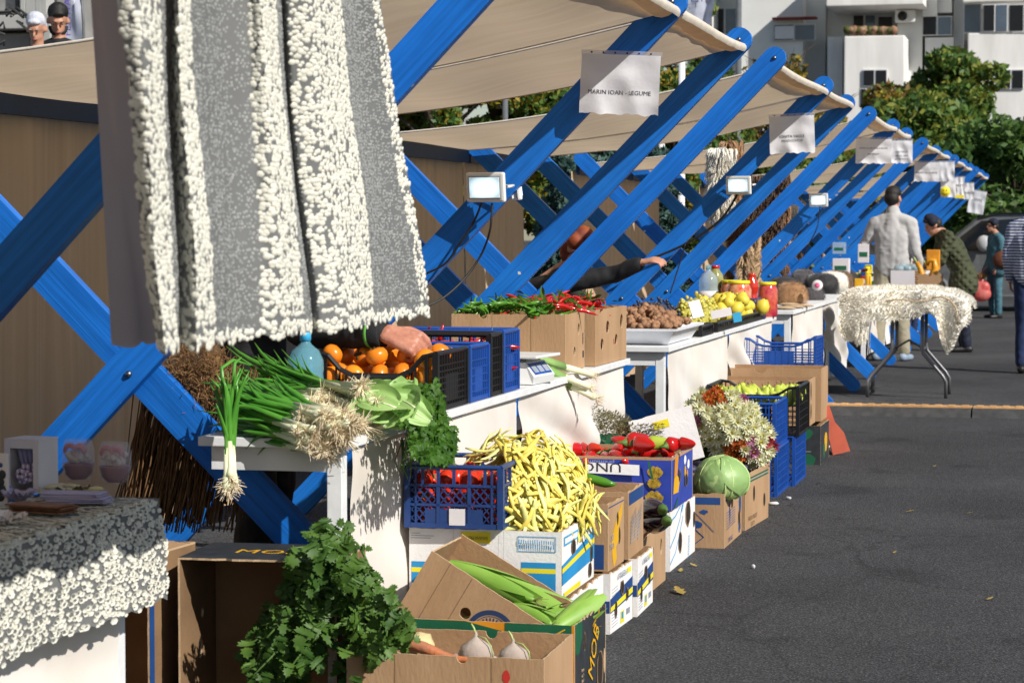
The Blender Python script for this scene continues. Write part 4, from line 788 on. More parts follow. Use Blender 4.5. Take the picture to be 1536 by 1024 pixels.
M('tomato', (.62, .035, .008), .25, c2=(.5, .02, .006), scale=6); M('pepper_red', (.55, .012, .010), .22, c2=(.40, .008, .008), scale=5, coat=.3); M('pepper_green', (.09, .26, .02), .28, c2=(.05, .17, .012), scale=8)
M('pepper_pale', (.42, .50, .06), .28, c2=(.3, .4, .04), scale=8); M('stem_green', (.10, .20, .04), .6); M('leaf_dark', (.065, .165, .014), .5, c2=(.028, .088, .008), scale=14, third=(.12, .25, .03), trans=.28, spec=.3)
M('leaf_celery', (.095, .185, .03), .5, c2=(.04, .10, .016), scale=9, third=(.16, .27, .05), trans=.25, spec=.35); M('leaf_pale', (.42, .62, .22), .45, c2=(.28, .50, .13), scale=6, trans=.3, bump=.3, bscale=14)
M('stalk_pale', (.34, .48, .12), .4, c2=(.50, .58, .26), scale=5, stretch=(4, 4, 1)); M('onion_leaf', (.11, .33, .04), .33, c2=(.05, .20, .02), scale=6, third=(.2, .42, .05), spec=.5)
M('onion_white', (.78, .80, .60), .35, c2=(.70, .72, .45), scale=12); M('roots_tan', (.92, .82, .62), .85, c2=(.78, .63, .42), scale=30); M('bean_yellow', (.84, .71, .16), .4, c2=(.70, .57, .10), scale=9, third=(.88, .79, .30), co='Object')
M('bean_pale', (.82, .77, .36), .4, c2=(.66, .68, .20), scale=9); M('walnut', (.36, .19, .10), .6, c2=(.22, .11, .055), scale=25, bump=.8, bscale=45); M('grape_dark', (.020, .022, .05), .35, c2=(.05, .06, .10), scale=20); M('grape_white', (.55, .50, .10), .25, c2=(.42, .38, .06), scale=8, sss=.1)
M('quince', (.72, .58, .06), .45, c2=(.62, .50, .05), scale=7, third=(.45, .25, .05)); M('eggplant', (.018, .008, .022), .15, var=.2, coat=.6); M('root_grey', (.33, .26, .22), .75, c2=(.45, .38, .32), scale=10, bump=.4, bscale=40)
M('carrot', (.55, .17, .06), .6, c2=(.40, .16, .09), scale=18, bump=.3, bscale=60); M('celeriac', (.62, .52, .26), .7, c2=(.5, .4, .2), scale=18, bump=.5, bscale=40); M('corn_husk', (.30, .50, .09), .45, c2=(.20, .38, .05), scale=5, stretch=(6, 6, 1), third=(.50, .64, .22), trans=.15)
M('corn_tip', (.58, .60, .22), .5, c2=(.4, .45, .12), scale=9); M('corn_silk', (.28, .20, .08), .8); M('cabbage', (.30, .46, .17), .45, c2=(.22, .38, .12), scale=5, bump=.5, bscale=12, trans=.1); M('cabbage_light', (.48, .62, .25), .45, c2=(.36, .52, .18), scale=5, bump=.5, bscale=12)
M('plum', (.03, .025, .06), .5, c2=(.07, .06, .12), scale=12); M('pear', (.50, .56, .08), .4, c2=(.4, .48, .05), scale=8)
# --- persimmons
def persimmon():
    m = MB(); m.lathe([(0, .004), (.016, 0), (.03, .006), (.038, .022), (.038, .036), (.030, .050), (.014, .055), (0, .053)], (0, 0, -.027), 18, f=lambda a, z: 1+.02*math.cos(4*a)); o = proto('persimmon', m, 'persimmon', 'orange persimmon in the black crate under the hand', 'persimmon', 'persimmons in the black crate')
    m = MB()
    for k in range(4): a = k*math.pi/2; m.ell((.011*math.cos(a), .011*math.sin(a), .028), (.011, .007, .002), 0, 8, Matrix.Rotation(a, 3, 'Z'))
    m.tube([(0, 0, .027), (.001, 0, .034)], .003, 5); part(o, 'calyx', m, 'calyx'); return o
P = persimmon(); sp = []
for L, z0, n in ((0, .85, 0), (1, .915, 0), (2, .975, 0)):
    for ix in range(5):
        for iy in range(5):
            if L == 2 and (ix+iy) % 2: continue
            sp.append(((-2.475+ix*.082+U(-.008, .008), 7.70+iy*.075+U(-.006, .006), z0+U(-.004, .012)), RR(1.6), U(.96, 1.06)))
place([P], sp)
# --- tomatoes
def tomato(name, label, group):
    m = MB(); m.lathe([(0, .002), (.014, 0), (.028, .01), (.034, .026), (.030, .043), (.014, .052), (0, .049)], (0, 0, -.026), 16, f=lambda a, z: 1+.035*math.cos(5*a)); o = proto(name, m, 'tomato', label, 'tomato', group)
    m = MB()
    for k in range(5): a = k*1.257; m.add([(0, 0, .025), (.006*math.cos(a+.5), .006*math.sin(a+.5), .027), (.02*math.cos(a), .02*math.sin(a), .028), (.006*math.cos(a-.5), .006*math.sin(a-.5), .027)], [(0, 3, 2, 1)])
    part(o, 'calyx', m, 'stem_green'); return o
T1 = tomato('tomato', 'red tomato in the navy lattice crate', 'tomatoes in the navy crate')
place([T1], [((-2.035+ix*.072+U(-.008, .008), 7.30+iy*.07+U(-.006, .006), .505+L*.052+U(-.004, .006)), RR(1.4), U(.95, 1.1)) for L in range(3) for ix in range(4) for iy in range(5)])
T2 = tomato('tomato', 'red tomato in the crates behind the persimmons', 'tomatoes on the counter')
place([T2], [((-2.47+ix*.075+U(-.008, .008), 8.14+iy*.070, .85+L*.052+U(-.004, .006)), RR(1.4), U(1, 1.12)) for L in range(3) for ix in range(5) for iy in range(3)])
place([T2], [((-2.50+ix*.075+U(-.008, .008), 8.44+iy*.06, .87+L*.05), RR(1.4), U(1, 1.12)) for L in range(3) for ix in range(5) for iy in range(2)])
# --- peppers (long capia and small hot ones)
def pepper(name, L, r, mat, label, group, bend=.15, seed=1, shape=1, stem=True):
    rr = random.Random(seed); m = MB(); n = 9; ph = rr.uniform(0, 6); pts = []; rs = []
    for k in range(n+1):
        t = k/n; pts.append((bend*L*math.sin(t*2.2+ph*.1), .3*bend*L*math.sin(t*3+ph), L*t)); rs.append(r*max(.06, (min(1, t*5)**.5)*(1-t**2.2)**.7 if shape == 1 else (math.sin(math.pi*min(.98, t*.93+.04))**.45)))
    m.tube(pts, rs, 9, flat=.8); o = proto(name, m, mat, label, 'pepper', group)
    if stem: m = MB(); m.tube([(pts[0][0], pts[0][1], .004), (pts[0][0]+.003, 0, -.012), (pts[0][0]+.010, 0, -.026)], [r*.5, r*.18, r*.16], 6); part(o, 'stem', m, 'stem_green')
    return o
capia = [pepper('red_pepper', .12, .030, 'pepper_red', 'glossy red pepper in the blue fruit carton', 'red peppers in the blue fruit carton', .12, k, 1) for k in (1, 2)]
place(capia, [((U(-2.14, -1.70), U(9.72, 10.12), U(.40, .46)), (U(1.1, 2), U(-.5, .5), U(0, 6.3)), U(.9, 1.2)) for k in range(38)])
for (px, py, s, rz, mt, lb) in ((948, 663, 1.25, 2.2, 'pepper_red', 'largest red pepper on top of the fruit carton'), (965, 662, 1.1, 1.0, 'pepper_red', 'plump red pepper lying by the largest one'), (983, 660, .95, 1.6, 'pepper_pale', 'pale green pepper with its stem up among the red ones'), (930, 672, .8, .4, 'pepper_red', 'small red pepper before the largest one'), (972, 674, .95, 1.8, 'pepper_red', 'red pepper lying over the front rim of the fruit carton'), (1015, 665, 1.0, 2.4, 'pepper_red', 'red pepper at the right corner of the fruit carton'), (890, 672, .7, .9, 'tomato', 'small pointed red pepper at the left of the fruit carton'), (1028, 663, .85, 1.1, 'pepper_red', 'last red pepper by the white leaning lid')):
    o = pepper('red_pepper' if mt != 'pepper_pale' else 'green_pepper', .11, .036, mt, lb, None, .1, int(px), 1); p = at(px, py, Y=9.8); o.location = (p.x-.04, 9.76+U(0, .15), p.z-.01); o.rotation_euler = (1.5, U(-.3, .2), rz); o.scale = (s,)*3
hotr = [pepper('chili', .085, .0085, 'pepper_red', 'thin red chili in the heap on the brown carton', 'red chilies in the brown carton', .25, k) for k in (1, 2, 3)]
hotg = [pepper('green_chili', .080, .0080, 'pepper_green', 'thin green chili in the heap on the brown carton', 'green chilies in the brown carton', .25, k) for k in (4, 5)]
place(hotg, [((lambda x, y: (x, y, 1.035+.06*math.cos((x+2.42)*6)*U(.6, 1)))(U(-2.62, -2.22), U(9.88, 10.12)), (U(1.1, 1.9), U(-.4, .4), U(0, 6.3)), U(.9, 1.3)) for k in range(90)])
place(hotr, [((lambda x, y: (x, y, 1.04+.05*math.sin((x+2.62)*5.5)*U(.4, 1)))(U(-2.58, -2.14), U(10.1, 10.95)), (U(1.1, 2.0), U(-.6, .6), U(0, 6.3)), U(1, 1.4)) for k in range(120)])
hotc = [pepper('chili', .06, .011, 'pepper_red', 'small red pepper in the tall blue crate', 'small red peppers in the tall blue crate', .1, k) for k in (7, 8)]
place(hotc, [((U(-2.46, -2.13), U(8.65, 8.80), .84+.024*(k % 8)), RR(), U(.9, 1.3)) for k in range(110)])
m = MB(); m.box((-2.38, 10.1, .92), (.44, .40, .2)); tag(m.build('chili_heap', 'pepper_green'), 'packed green chilies filling the brown carton', 'chilies', kind='stuff')
m = MB(); m.box((-2.35, 10.7, .92), (.44, .60, .22)); tag(m.build('chili_heap', 'pepper_red'), 'packed red chilies filling the second carton', 'chilies', kind='stuff')
# --- leaves
def leafshape(kind):
    if kind == 'celery': return [(0, 0), (.05, .10), (.30, .10), (.26, .20), (.48, .20), (.40, .32), (.54, .40), (.30, .44), (.12, .40), (.14, .52), (.36, .56), (.28, .66), (.40, .76), (.22, .78), (.24, .90), (.10, .90), (0, 1.0)]
    if kind == 'parsley': return [(0, 0), (.10, .1), (.34, .22), (.24, .42), (.40, .58), (.2, .66), (.18, .86), (0, 1)]
    return [(0, 0), (.16, .2), (.26, .45), (.2, .7), (0, 1)]
def leaf(m, p, d, n, L, W, kind='plain', mi=0, droop=.3, fold=.25):
    d = d.normalized(); s = d.cross(n)
    if s.length < 1e-4: s = d.cross(Vector((.3, .5, .8)))
    s.normalize(); n = s.cross(d); H = leafshape(kind); vs = []
    f = lambda x, y: p+d*(y*L)+s*(x*W)+n*(-droop*L*y*y-fold*abs(x)*W*-1)
    sp = [f(0, y) for (_, y) in H]; rt = [f(x, y) for (x, y) in H]; lf = [f(-x, y) for (x, y) in H]; k = len(H)
    fs = []
    for i in range(k-1):
        if i == 0: fs += [(0, k+1, 1), (0, 1, 2*k+1)]
        elif i == k-2: fs += [(i, k+i, k-1), (i, k-1, 2*k+i)]
        else: fs += [(i, k+i, k+i+1, i+1), (i, i+1, 2*k+i+1, 2*k+i)]
    m.add(sp+rt+lf, fs, mi, True)
def rv(z0=-1, z1=1): return Vector((U(-1, 1), U(-1, 1), U(z0, z1))).normalized()
# celery bunch out of the nearest box
def celery():
    t = thing('celery_bunch', 'big bunch of dark celery leaves spilling from the nearest box', 'celery', (-1.98, 6.5, .2)); off = Matrix.Translation((1.98, -6.5, -.2))
    g = MB(); st = MB(); root = Vector((-1.92, 6.48, .22))
    ends = []
    CC = [(480, 803, 22), (462, 828, 24), (500, 835, 26), (440, 862, 26), (480, 868, 30), (525, 866, 26), (415, 905, 24), (455, 905, 28), (505, 905, 30), (550, 905, 28), (585, 930, 24), (398, 945, 20), (430, 940, 22), (390, 985, 22), (425, 985, 24), (455, 960, 24), (385, 1015, 20), (420, 1020, 22), (545, 985, 20), (535, 1015, 18), (600, 955, 16), (560, 950, 24), (440, 1018, 18)]
    for k in range(92):
        cx, cy, cr_ = CC[k % len(CC)]; Y = 6.25+U(-.12, .25); e = at(cx+U(-1, 1)*cr_, cy+U(-1, 1)*cr_, Y=Y)
        mid = (root+e)/2+Vector((U(-.05, .05), U(-.05, .05), .12+.10*U(0, 1))); pts = [root+(mid-root)*q for q in (0, .5, 1)]+[mid+(e-mid)*q for q in (.5, 1)]
        pts = [root.lerp(mid, a).lerp(mid.lerp(e, a), a) for a in [q/7 for q in range(8)]]
        st.tube(pts, [.0055-.0004*q for q in range(8)], 6)
        for q in range(10):
            a = U(.74, 1.0); b = root.lerp(mid, a).lerp(mid.lerp(e, a), a)+rv()*U(.01, .05); d = rv(-1, .4)+Vector((0, -.5, -.35)); leaf(g, b, d, Vector((.4, -.7, .8))+rv()*.6, U(.030, .060), U(.030, .058), 'celery', 0, U(.2, .9), U(.1, .4))
    g.xf(off).build('leaves', 'leaf_celery', t); st.xf(off).build('stalks', 'stem_green', t)
    m = MB()
    for k in range(7): e = Vector((-2.10+.012*k, 6.30, .30+.01*k)); mid = Vector((-2.03, 6.36, .385)); m.tube([root.lerp(mid, a).lerp(mid.lerp(e, a), a) for a in [q/8 for q in range(9)]], [.008-.0005*q for q in range(9)], 7)
    m.xf(off).build('thick_stalks', 'stalk_pale', t)
celery()
o = (lambda m: (m.ell((0, 0, 0), (.048, .046, .040), 0, 18, nz=.16, ns=3), m)[1])(MB()).build('celeriac', 'celeriac'); o.location = at(628, 968, Y=6.5); tag(o, 'yellowish knobbly celeriac root behind the carrot', 'celeriac')
m = MB(); m.tube([(-.13+.26*k/9, 0, .006*math.sin(k*.8)) for k in range(10)], [.019*(1-(k/9)**2*.75)*(1 if k else .5)+.001*math.sin(k*5) for k in range(10)], 10); o = m.build('carrot', 'carrot'); o.location = at(655, 978, Y=6.42); o.rotation_euler = (0, R(9), R(-8)); tag(o, 'rough orange carrot lying across the nearest box', 'carrot')
for (px, py, r, lb) in ((714, 978, .052, 'round grey beet root with a thin stem, left of the pointed one'), (770, 984, .046, 'grey pointed root at the right in the nearest box')):
    t = thing('beet_root', lb, 'beet', at(px, py+4, Y=6.52)); m = MB(); m.lathe([(0, -r), (r*.5, -r*.85), (r*.95, -r*.3), (r, .1*r), (r*.8, r*.55), (r*.35, r*.85), (r*.12, r*1.05), (r*.05, r*1.3), (0, r*1.32)], (0, 0, 0), 20, f=lambda a, z: 1+.04*noise.noise(Vector((math.cos(a)*2, math.sin(a)*2, z*30)))); m.build('bulb', 'root_grey', t)
    m = MB(); m.tube([(0, 0, r*1.1), (-.006, 0, r*1.5), (-.014, 0, r*1.75)], [.004, .003, .002], 6); m.tube([(0, 0, r*1.1), (.03, -.01, r*1.0), (.05, -.02, r*.6), (.055, -.02, 0)], [.002]*4, 5); m.build('stem', 'stalk_pale', t)
place([tag((lambda m: (m.ell((0, 0, 0), (.045, .045, .04), 0, 14, nz=.15), m)[1])(MB()).build('beet_root', 'root_grey'), 'dusty grey root low in the nearest box', 'beet', 'dusty roots low in the nearest box')], [((-1.95+ix*.095, 6.38+iy*.09, .05+.085*L), RR(), U(.9, 1.1)) for L in range(2) for ix in range(6) for iy in range(4)])
# --- corn
def corn(seed, open_=False):
    rr = random.Random(seed); t = thing('corn_ear', 'x', 'corn'); L = .25; m = MB()
    m.lathe([(0, 0), (.012, .002), (.020, .03), (.029, .09), (.029, .15), (.020, .21), (.010, .245), (.004, .262), (0, .265)], (0, 0, 0), 20, f=lambda a, z: 1+.05*math.sin(7*a+seed)+.02*math.sin(19*a)); b = part(t, 'ear', m, 'corn_husk')
    m = MB()
    for k in range(5):
        a0 = k*1.256+rr.uniform(-.2, .2); tip = rr.uniform(.9, 1.12); spread = rr.uniform(0, .018)
        def f(u, v):
            a = a0+(u-.5)*1.5*(1-.75*v*v); r = .006+.0265*math.sin(math.pi*min(1, .1+v*.75))**.7+spread*v*v*2; return (r*math.cos(a), r*math.sin(a), v*L*tip-.004)
        m.grid(f, 6, 14)
    part(t, 'husk', m, 'corn_husk')
    m = MB()
    for k in range(14): a = rr.uniform(0, 6.3); m.tube([(0, 0, .25), (.006*math.cos(a), .006*math.sin(a), .27), (.016*math.cos(a), .016*math.sin(a), .27+rr.uniform(.0, .03))], .0008, 3, cap=False)
    part(t, 'silk', m, 'corn_silk'); m = MB(); m.tube([(0, 0, .006), (0, 0, -.02)], [.011, .009], 8); part(t, 'stub', m, 'corn_tip')
    return t
def point(t, a, b, s=None):
    a = Vector(a); b = Vector(b); t.location = a; t.rotation_euler = (b-a).to_track_quat('Z', 'Y').to_euler(); k = (b-a).length/.26; t.scale = (k*.5+.62, k*.5+.62, k)
C1, C2 = corn(1), corn(5)
ears = [((676, 843, 7.02), (800, 893, 6.98), 'long bright corn ear lying down the slope of the tipped box'), ((700, 850, 7.12), (845, 925, 7.08), 'corn ear lying behind the longest one in the tipped box'), ((770, 905, 6.95), (828, 930, 6.9), 'short corn ear with open pale tip in the tipped box'), ((826, 942, 6.92), (893, 903, 7.10), 'corn ear leaning up to the right over the printed carton'), ((800, 925, 7.0), (858, 912, 7.05), 'corn ear deep between the tipped box and printed carton'), ((850, 935, 7.0), (900, 900, 7.15), 'corn ear at the far corner of the printed carton'), ((735, 880, 7.1), (840, 905, 7.15), 'corn ear half hidden at the back of the tipped box')]
for k, (a, b, lb) in enumerate(ears):
    e = C1 if k == 0 else C2 if k == 1 else dup((C1, C2)[k % 2])
    point(e, at(a[0], a[1], Y=a[2])-Vector((0, 0, .012)), at(b[0], b[1], Y=b[2])-Vector((0, 0, .012))); e['label'] = lb
for k in range(5):
    e = dup((C1, C2)[k % 2]); point(e, (-1.96+.09*k, 6.95, .15+.0*k), (-1.74+.07*k, 7.12, .19)); e['label'] = 'corn ear lying low in the black and green carton'; e['group'] = 'corn ears low in the printed carton'
# --- yellow beans
M('bean_core', (.42, .35, .08), .7, c2=(.2, .16, .03), scale=30, bump=.8, bscale=40)
BC = Vector((-1.80, 7.66, .43)); BR = Vector((.235, .33, .295))
m = MB(); m.ell(BC, BR*.86, 0, 30, nz=.12, ns=4); tag(m.build('bean_heap', 'bean_core'), 'packed inside of the heap of yellow beans', 'beans', kind='stuff')
beans = []
for s in range(6):
    m = MB(); rr = random.Random(s); L = rr.uniform(.125, .165); b = rr.uniform(.0, .22); n = 8
    m.tube([(L*(k/n-.5), b*L*(1-(2*k/n-1)**2)*.6, .006*math.sin(k*.9+s)) for k in range(n+1)], [.0078*max(.10, math.sin(math.pi*(.06+.9*k/n))**.4)*(1+.08*math.sin(k*2.3)) for k in range(n+1)], 8, flat=.5)
    beans.append(proto('wax_bean', m, 'bean_yellow' if s % 3 else 'bean_pale', 'yellow wax bean in the tall heap over the striped carton', 'bean', 'yellow beans heaped on the striped carton'))
bs = []
cv = camo.location-BC; cv.normalize(); k = 0
while len(bs) < 290:
    n = rv(-.35, 1)
    if n.dot(cv) < -.25 or n.z < -.3: continue
    p = BC+Vector((n.x*BR.x, n.y*BR.y, n.z*BR.z))*U(.90, 1.05)
    if p.z < .44: p.z = .465+U(0, .03)
    if p.x < -1.79 and p.y < 7.6 and p.z < .66: continue
    gn = Vector((n.x/BR.x, n.y/BR.y, n.z/BR.z)).normalized(); tdir = gn.cross(rv()); 
    if n.z < .35: tdir = (tdir.normalized()+Vector((0, 0, U(-1.2, 1.2)))*.8); tdir -= gn*tdir.dot(gn)
    tdir.normalize(); tdir = (tdir+gn*U(-.25, .35)).normalized(); y = gn.cross(tdir).normalized(); z = tdir.cross(y)
    bs.append((p, Matrix((tdir, y, z)).transposed().to_euler(), U(.9, 1.25)))
place(beans, bs)
# --- eggplant, cucumber, cabbage, plums, pears
egg = MB(); egg.lathe([(0, 0), (.02, .004), (.038, .03), (.042, .06), (.034, .1), (.022, .14), (.012, .16), (0, .163)], (0, 0, 0), 18); E = tag(egg.build('eggplant', 'eggplant'), 'glossy dark eggplant in the brown box', 'eggplant', 'eggplants in the brown box'); m = MB(); m.lathe([(.016, .148), (.020, .155), (.008, .166), (.005, .185), (0, .186)], (0, 0, 0), 8); part(E, 'cap', m, 'stem_green')
place([E], [((U(-1.98, -1.70), 8.98+.06*(k % 6), .13+.05*(k//6)), (U(1.2, 1.9), U(-.3, .3), U(0, 6)), 1) for k in range(14)])
for (px, py, Y, lb) in ((977, 765, 8.95, 'eggplant peeking up before the banana print, upper one'), (983, 782, 8.95, 'eggplant peeking up before the banana print, lower one')):
    e = dup(E, at(px, py, Y=Y)+Vector((-.03, 0, 0)), (1.45, 0, .6), 1.15, lb); e['group'] = ''; del e['group']
cu = MB(); cu.tube([(-.09+.018*k, 0, .006*math.sin(k*.5)) for k in range(11)], [.019*min(1, .35+math.sin(math.pi*k/10)) for k in range(11)], 12); o = cu.build('cucumber', 'pepper_green'); o.location = at(888, 720, Y=8.66); o.rotation_euler = (0, R(4), R(-4)); tag(o, 'dark green cucumber in the brown carton', 'cucumber')
def cabbage(c, s, label, mat, sd):
    t = thing('cabbage', label, 'cabbage', c); m = MB(); m.ell((0, 0, 0), (.97*s, .97*s, .80*s), 0, 32, nz=.03); m.build('head', mat, t)
    rr = random.Random(sd)
    for k in range(7):
        a0 = rr.uniform(0, 6.3) if k else -1.3; e0 = rr.uniform(-.1, 1.0) if k else .25; wd = rr.uniform(.9, 1.3)
        ax = Matrix.Rotation(a0, 3, 'Z') @ Matrix.Rotation(-e0, 3, 'Y')
        def f(u, v):
            a = (u-.5)*2*wd*math.sin(math.pi*(.18+.64*v))*1.1; b = (v-.5)*2.1; r = s*(1.0+.018*(k % 3)+.05*max(0, abs(u-.5)*2-.75)*2+.05*max(0, v-.82)*3+.012*noise.noise(Vector((u*9, v*9, k)))+.006*math.sin(u*40*(.3+v))*v)
            p = ax @ Vector((math.cos(a)*math.cos(b), math.sin(a)*math.cos(b), math.sin(b))); return (p.x*r, p.y*r, p.z*r*.86)
        m = MB(); m.grid(f, 26, 26); m.build('leaf', 'cabbage_light' if k % 2 else 'cabbage', t)
        m = MB(); m.tube([f(.5, q/9) for q in range(10)], [.006*s/.12*(1-.07*q) for q in range(10)], 6); m.build('rib', 'cabbage_light', t)
cabbage(at(1083, 719, Y=10.5), .122, 'big wrinkled green cabbage on the navy-smeared brown box', 'cabbage', 3)
cabbage(at(1042, 735, Y=10.56), .075, 'small pale cabbage half hidden beside the big one', 'cabbage_light', 9)
pl = MB(); pl.ell((0, 0, 0), (.022, .022, .027), 0, 12); Pm = tag(pl.build('plum', 'plum'), 'dark plum in the green-striped box', 'plum', 'plums in the green striped box')
place([Pm], [((U(-1.86, -1.56), U(11.08, 11.5), .235+U(0, .035)), RR(), U(.9, 1.15)) for k in range(60)])
pe = MB(); pe.lathe([(0, 0), (.022, .004), (.036, .025), (.036, .045), (.024, .07), (.014, .09), (.008, .098), (0, .1)], (0, 0, -.04), 16); Pe = tag(pe.build('pear', 'pear'), 'green pear in the black crate', 'pear', 'green pears in the black crate'); m = MB(); m.tube([(0, 0, .058), (.004, 0, .078)], .002, 5); part(Pe, 'stem', m, 'calyx')
place([Pe], [((-1.95+ix*.082+U(-.01, .01), 13.05+iy*.085, .47+.03*U(0, 1)), RR(.9), U(.95, 1.15)) for ix in range(6) for iy in range(5)])
flush()
# --- spring onions
def onion(seed, n_leaf=4, L=.36):
    rr = random.Random(seed); t = thing('spring_onion', 'x', 'spring onion')      # bulb at origin, leaves along +Z
    m = MB(); m.lathe([(0, 0), (.008, .001), (.0135, .010), (.0115, .022), (.0085, .042), (.0075, .135)], (0, 0, 0), 10); part(t, 'bulb', m, 'onion_white')
    m = MB()
    for k in range(n_leaf):
        a = rr.uniform(0, 6.3); sp_ = rr.uniform(.01, .05); ll = L*rr.uniform(.75, 1.1); bd = rr.uniform(0, .06)
        pts = [(sp_*math.cos(a)*(q/8)**1.6, sp_*math.sin(a)*(q/8)**1.6+bd*max(0, q/8-.6)**2*5, .08+(ll-.08)*q/8) for q in range(9)]; m.tube(pts, [.006, .0072, .008, .008, .0075, .007, .006, .004, .001], 7, flat=.6)
    part(t, 'leaves', m, 'onion_leaf')
    m = MB()
    for k in range(46):
        a = rr.uniform(0, 6.3); r = rr.uniform(.2, 1.2); l = rr.uniform(.010, .026); d = Vector((math.cos(a)*r, math.sin(a)*r, -.75)); b = rv()*.010; m.tube([(.006*math.cos(a), .006*math.sin(a), .003), Vector((0, 0, .002))+d*l*.5+b, Vector((0, 0, 0))+d*l+b*2], [.0013, .0012, .0007], 3, cap=False)
    part(t, 'roots', m, 'roots_tan'); return t
ON = [onion(k) for k in range(5)]; first = set()
def put_onion(a, b, label, group):
    i = rnd.randrange(5); e = ON[i] if i not in first else dup(ON[i]); first.add(i)
    a = Vector(a); b = Vector(b); e.location = a; q = (b-a).to_track_quat('Z', 'Y'); e.rotation_euler = (q @ Euler((0, 0, U(0, 6.3))).to_quaternion()).to_euler(); k = (b-a).length/.34; e.scale = (k*.4+.75, k*.4+.75, k)
    e['label'] = label; e['group'] = group
for k in range(92):
    L = k/92; row = U(0, 1)
    px = 432+U(0, 80)+38*row; pyl = 585+U(0, 95)
    if px > 500: pyl = 578+U(0, 85)
    Y = 6.60+.38*(1-(pyl-575)/115)+U(-.04, .04); a = at(px, pyl, Y=Y)
    if a.z < .86 and Y > 6.62: Y = 6.57+U(-.03, .02); a = at(px, pyl, Y=Y)
    b = at(335+U(0, 70), 548+(pyl-575)*.95+U(-12, 18), Y=min(Y+.12, 7.05)+U(-.05, .12))
    put_onion(a, b, 'green spring onion with tan roots in the pile on the counter corner', 'spring onions piled on the counter corner')
for k in range(22):
    a = at(540+U(-15, 25), 575+U(0, 75), Y=6.78+U(0, .1)); b = at(400+U(0, 60), 560+U(-10, 25), Y=7.05); put_onion(a, b, 'green spring onion with tan roots in the pile on the counter corner', 'spring onions piled on the counter corner')
for k in range(8):
    a = at(345+U(-6, 6), 728+U(-12, 10), Y=6.52+U(-.01, .02)); b = at(342+U(-3, 3), 572+U(-6, 6), Y=6.54+U(-.01, .01)); put_onion(a, b, 'spring onion hanging bulb down over the counter edge', 'spring onions hanging in one bunch')
m = MB(); m.tube([at(335, 575, Y=6.55), at(332, 552, Y=6.6), at(350, 540, Y=6.62), at(375, 548, Y=6.7)], [.006, .006, .005, .003], 7); m.tube([at(350, 575, Y=6.54), at(352, 545, Y=6.6), at(362, 536, Y=6.62)], [.006, .005, .003], 7); tag(m.build('onion_leaf', 'onion_leaf'), 'folded green onion leaves looping over the hanging bunch', 'onion leaf')
# --- lettuce and parsley
t = thing('lettuce', 'pale green leafy lettuce laid between the onion roots and the parsley', 'lettuce', (-2.2, 7.0, .8)); off = Matrix.Translation((2.2, -7.0, -.8))
for k in range(22):
    c = at(552+U(0, 62), 592+U(0, 34), Y=6.78+U(0, .25)); c.z = min(max(c.z, .82), .90); a0 = U(0, 6.3); nn = Vector((U(-.5, .6), -.7, U(.3, 1))).normalized(); d = nn.cross(rv()).normalized(); s = nn.cross(d)
    def f(u, v): x = (u-.5)*2; r = .075*(1-.35*x*x); y = v*.13; rf = (.010*math.sin(u*22+k)*abs(x)*(.4+v)); return c+d*(y-.05)+s*x*.055*math.sin(math.pi*(.12+.8*v))**.6+nn*(rf+.02*x*x-.03*v*v)
    m = MB(); m.grid(f, 16, 12); m.xf(off).build('leaf', 'leaf_pale', t)
    m = MB(); m.tube([Vector(f(.5, q/6))+nn*.001 for q in range(7)], [.003-.0003*q for q in range(7)], 5); m.xf(off).build('rib', 'onion_white', t)
def parsley():
    t = thing('parsley_bunch', 'thick dark green parsley bunch hanging over the counter edge', 'parsley', (-2.08, 7.2, .85)); off = Matrix.Translation((2.08, -7.2, -.85)); m = MB(); st = MB()
    for k in range(1900):
        v = U(0, 1)**.8; px = 618+U(-32, 40)+25*v; py = 578+112*v-(12*abs(math.sin(px*.05)))*(1-v)
        if v > .55: px = 640+U(-22, 42)
        if v > .9: px = 648+U(-12, 28)
        Y = 7.05+.5*U(0, 1)*(1-v*.6); X = -2.20+.22*v+.06*U(-1, 1)
        c = at(px, py, X=X+.08)
        d = Vector((U(-.5, .7), U(-.8, .2), U(-1.3, .1))); leaf(m, c, d, Vector((.6, -.5, .7))+rv()*.7, U(.016, .030), U(.016, .030), 'parsley', 0, U(0, .5), .25)
    m.xf(off).build('leaves', 'leaf_dark', t)
    for k in range(30): a = at(612+U(-10, 18), 650+U(-10, 20), X=-2.06); st.tube([a, a+Vector((U(-.02, .02), -.02, -.06)), a+Vector((U(-.03, .03), -.03, -.10))], [.0018, .0015, .001], 4)
    st.xf(off).build('stems', 'stem_green', t)
parsley()
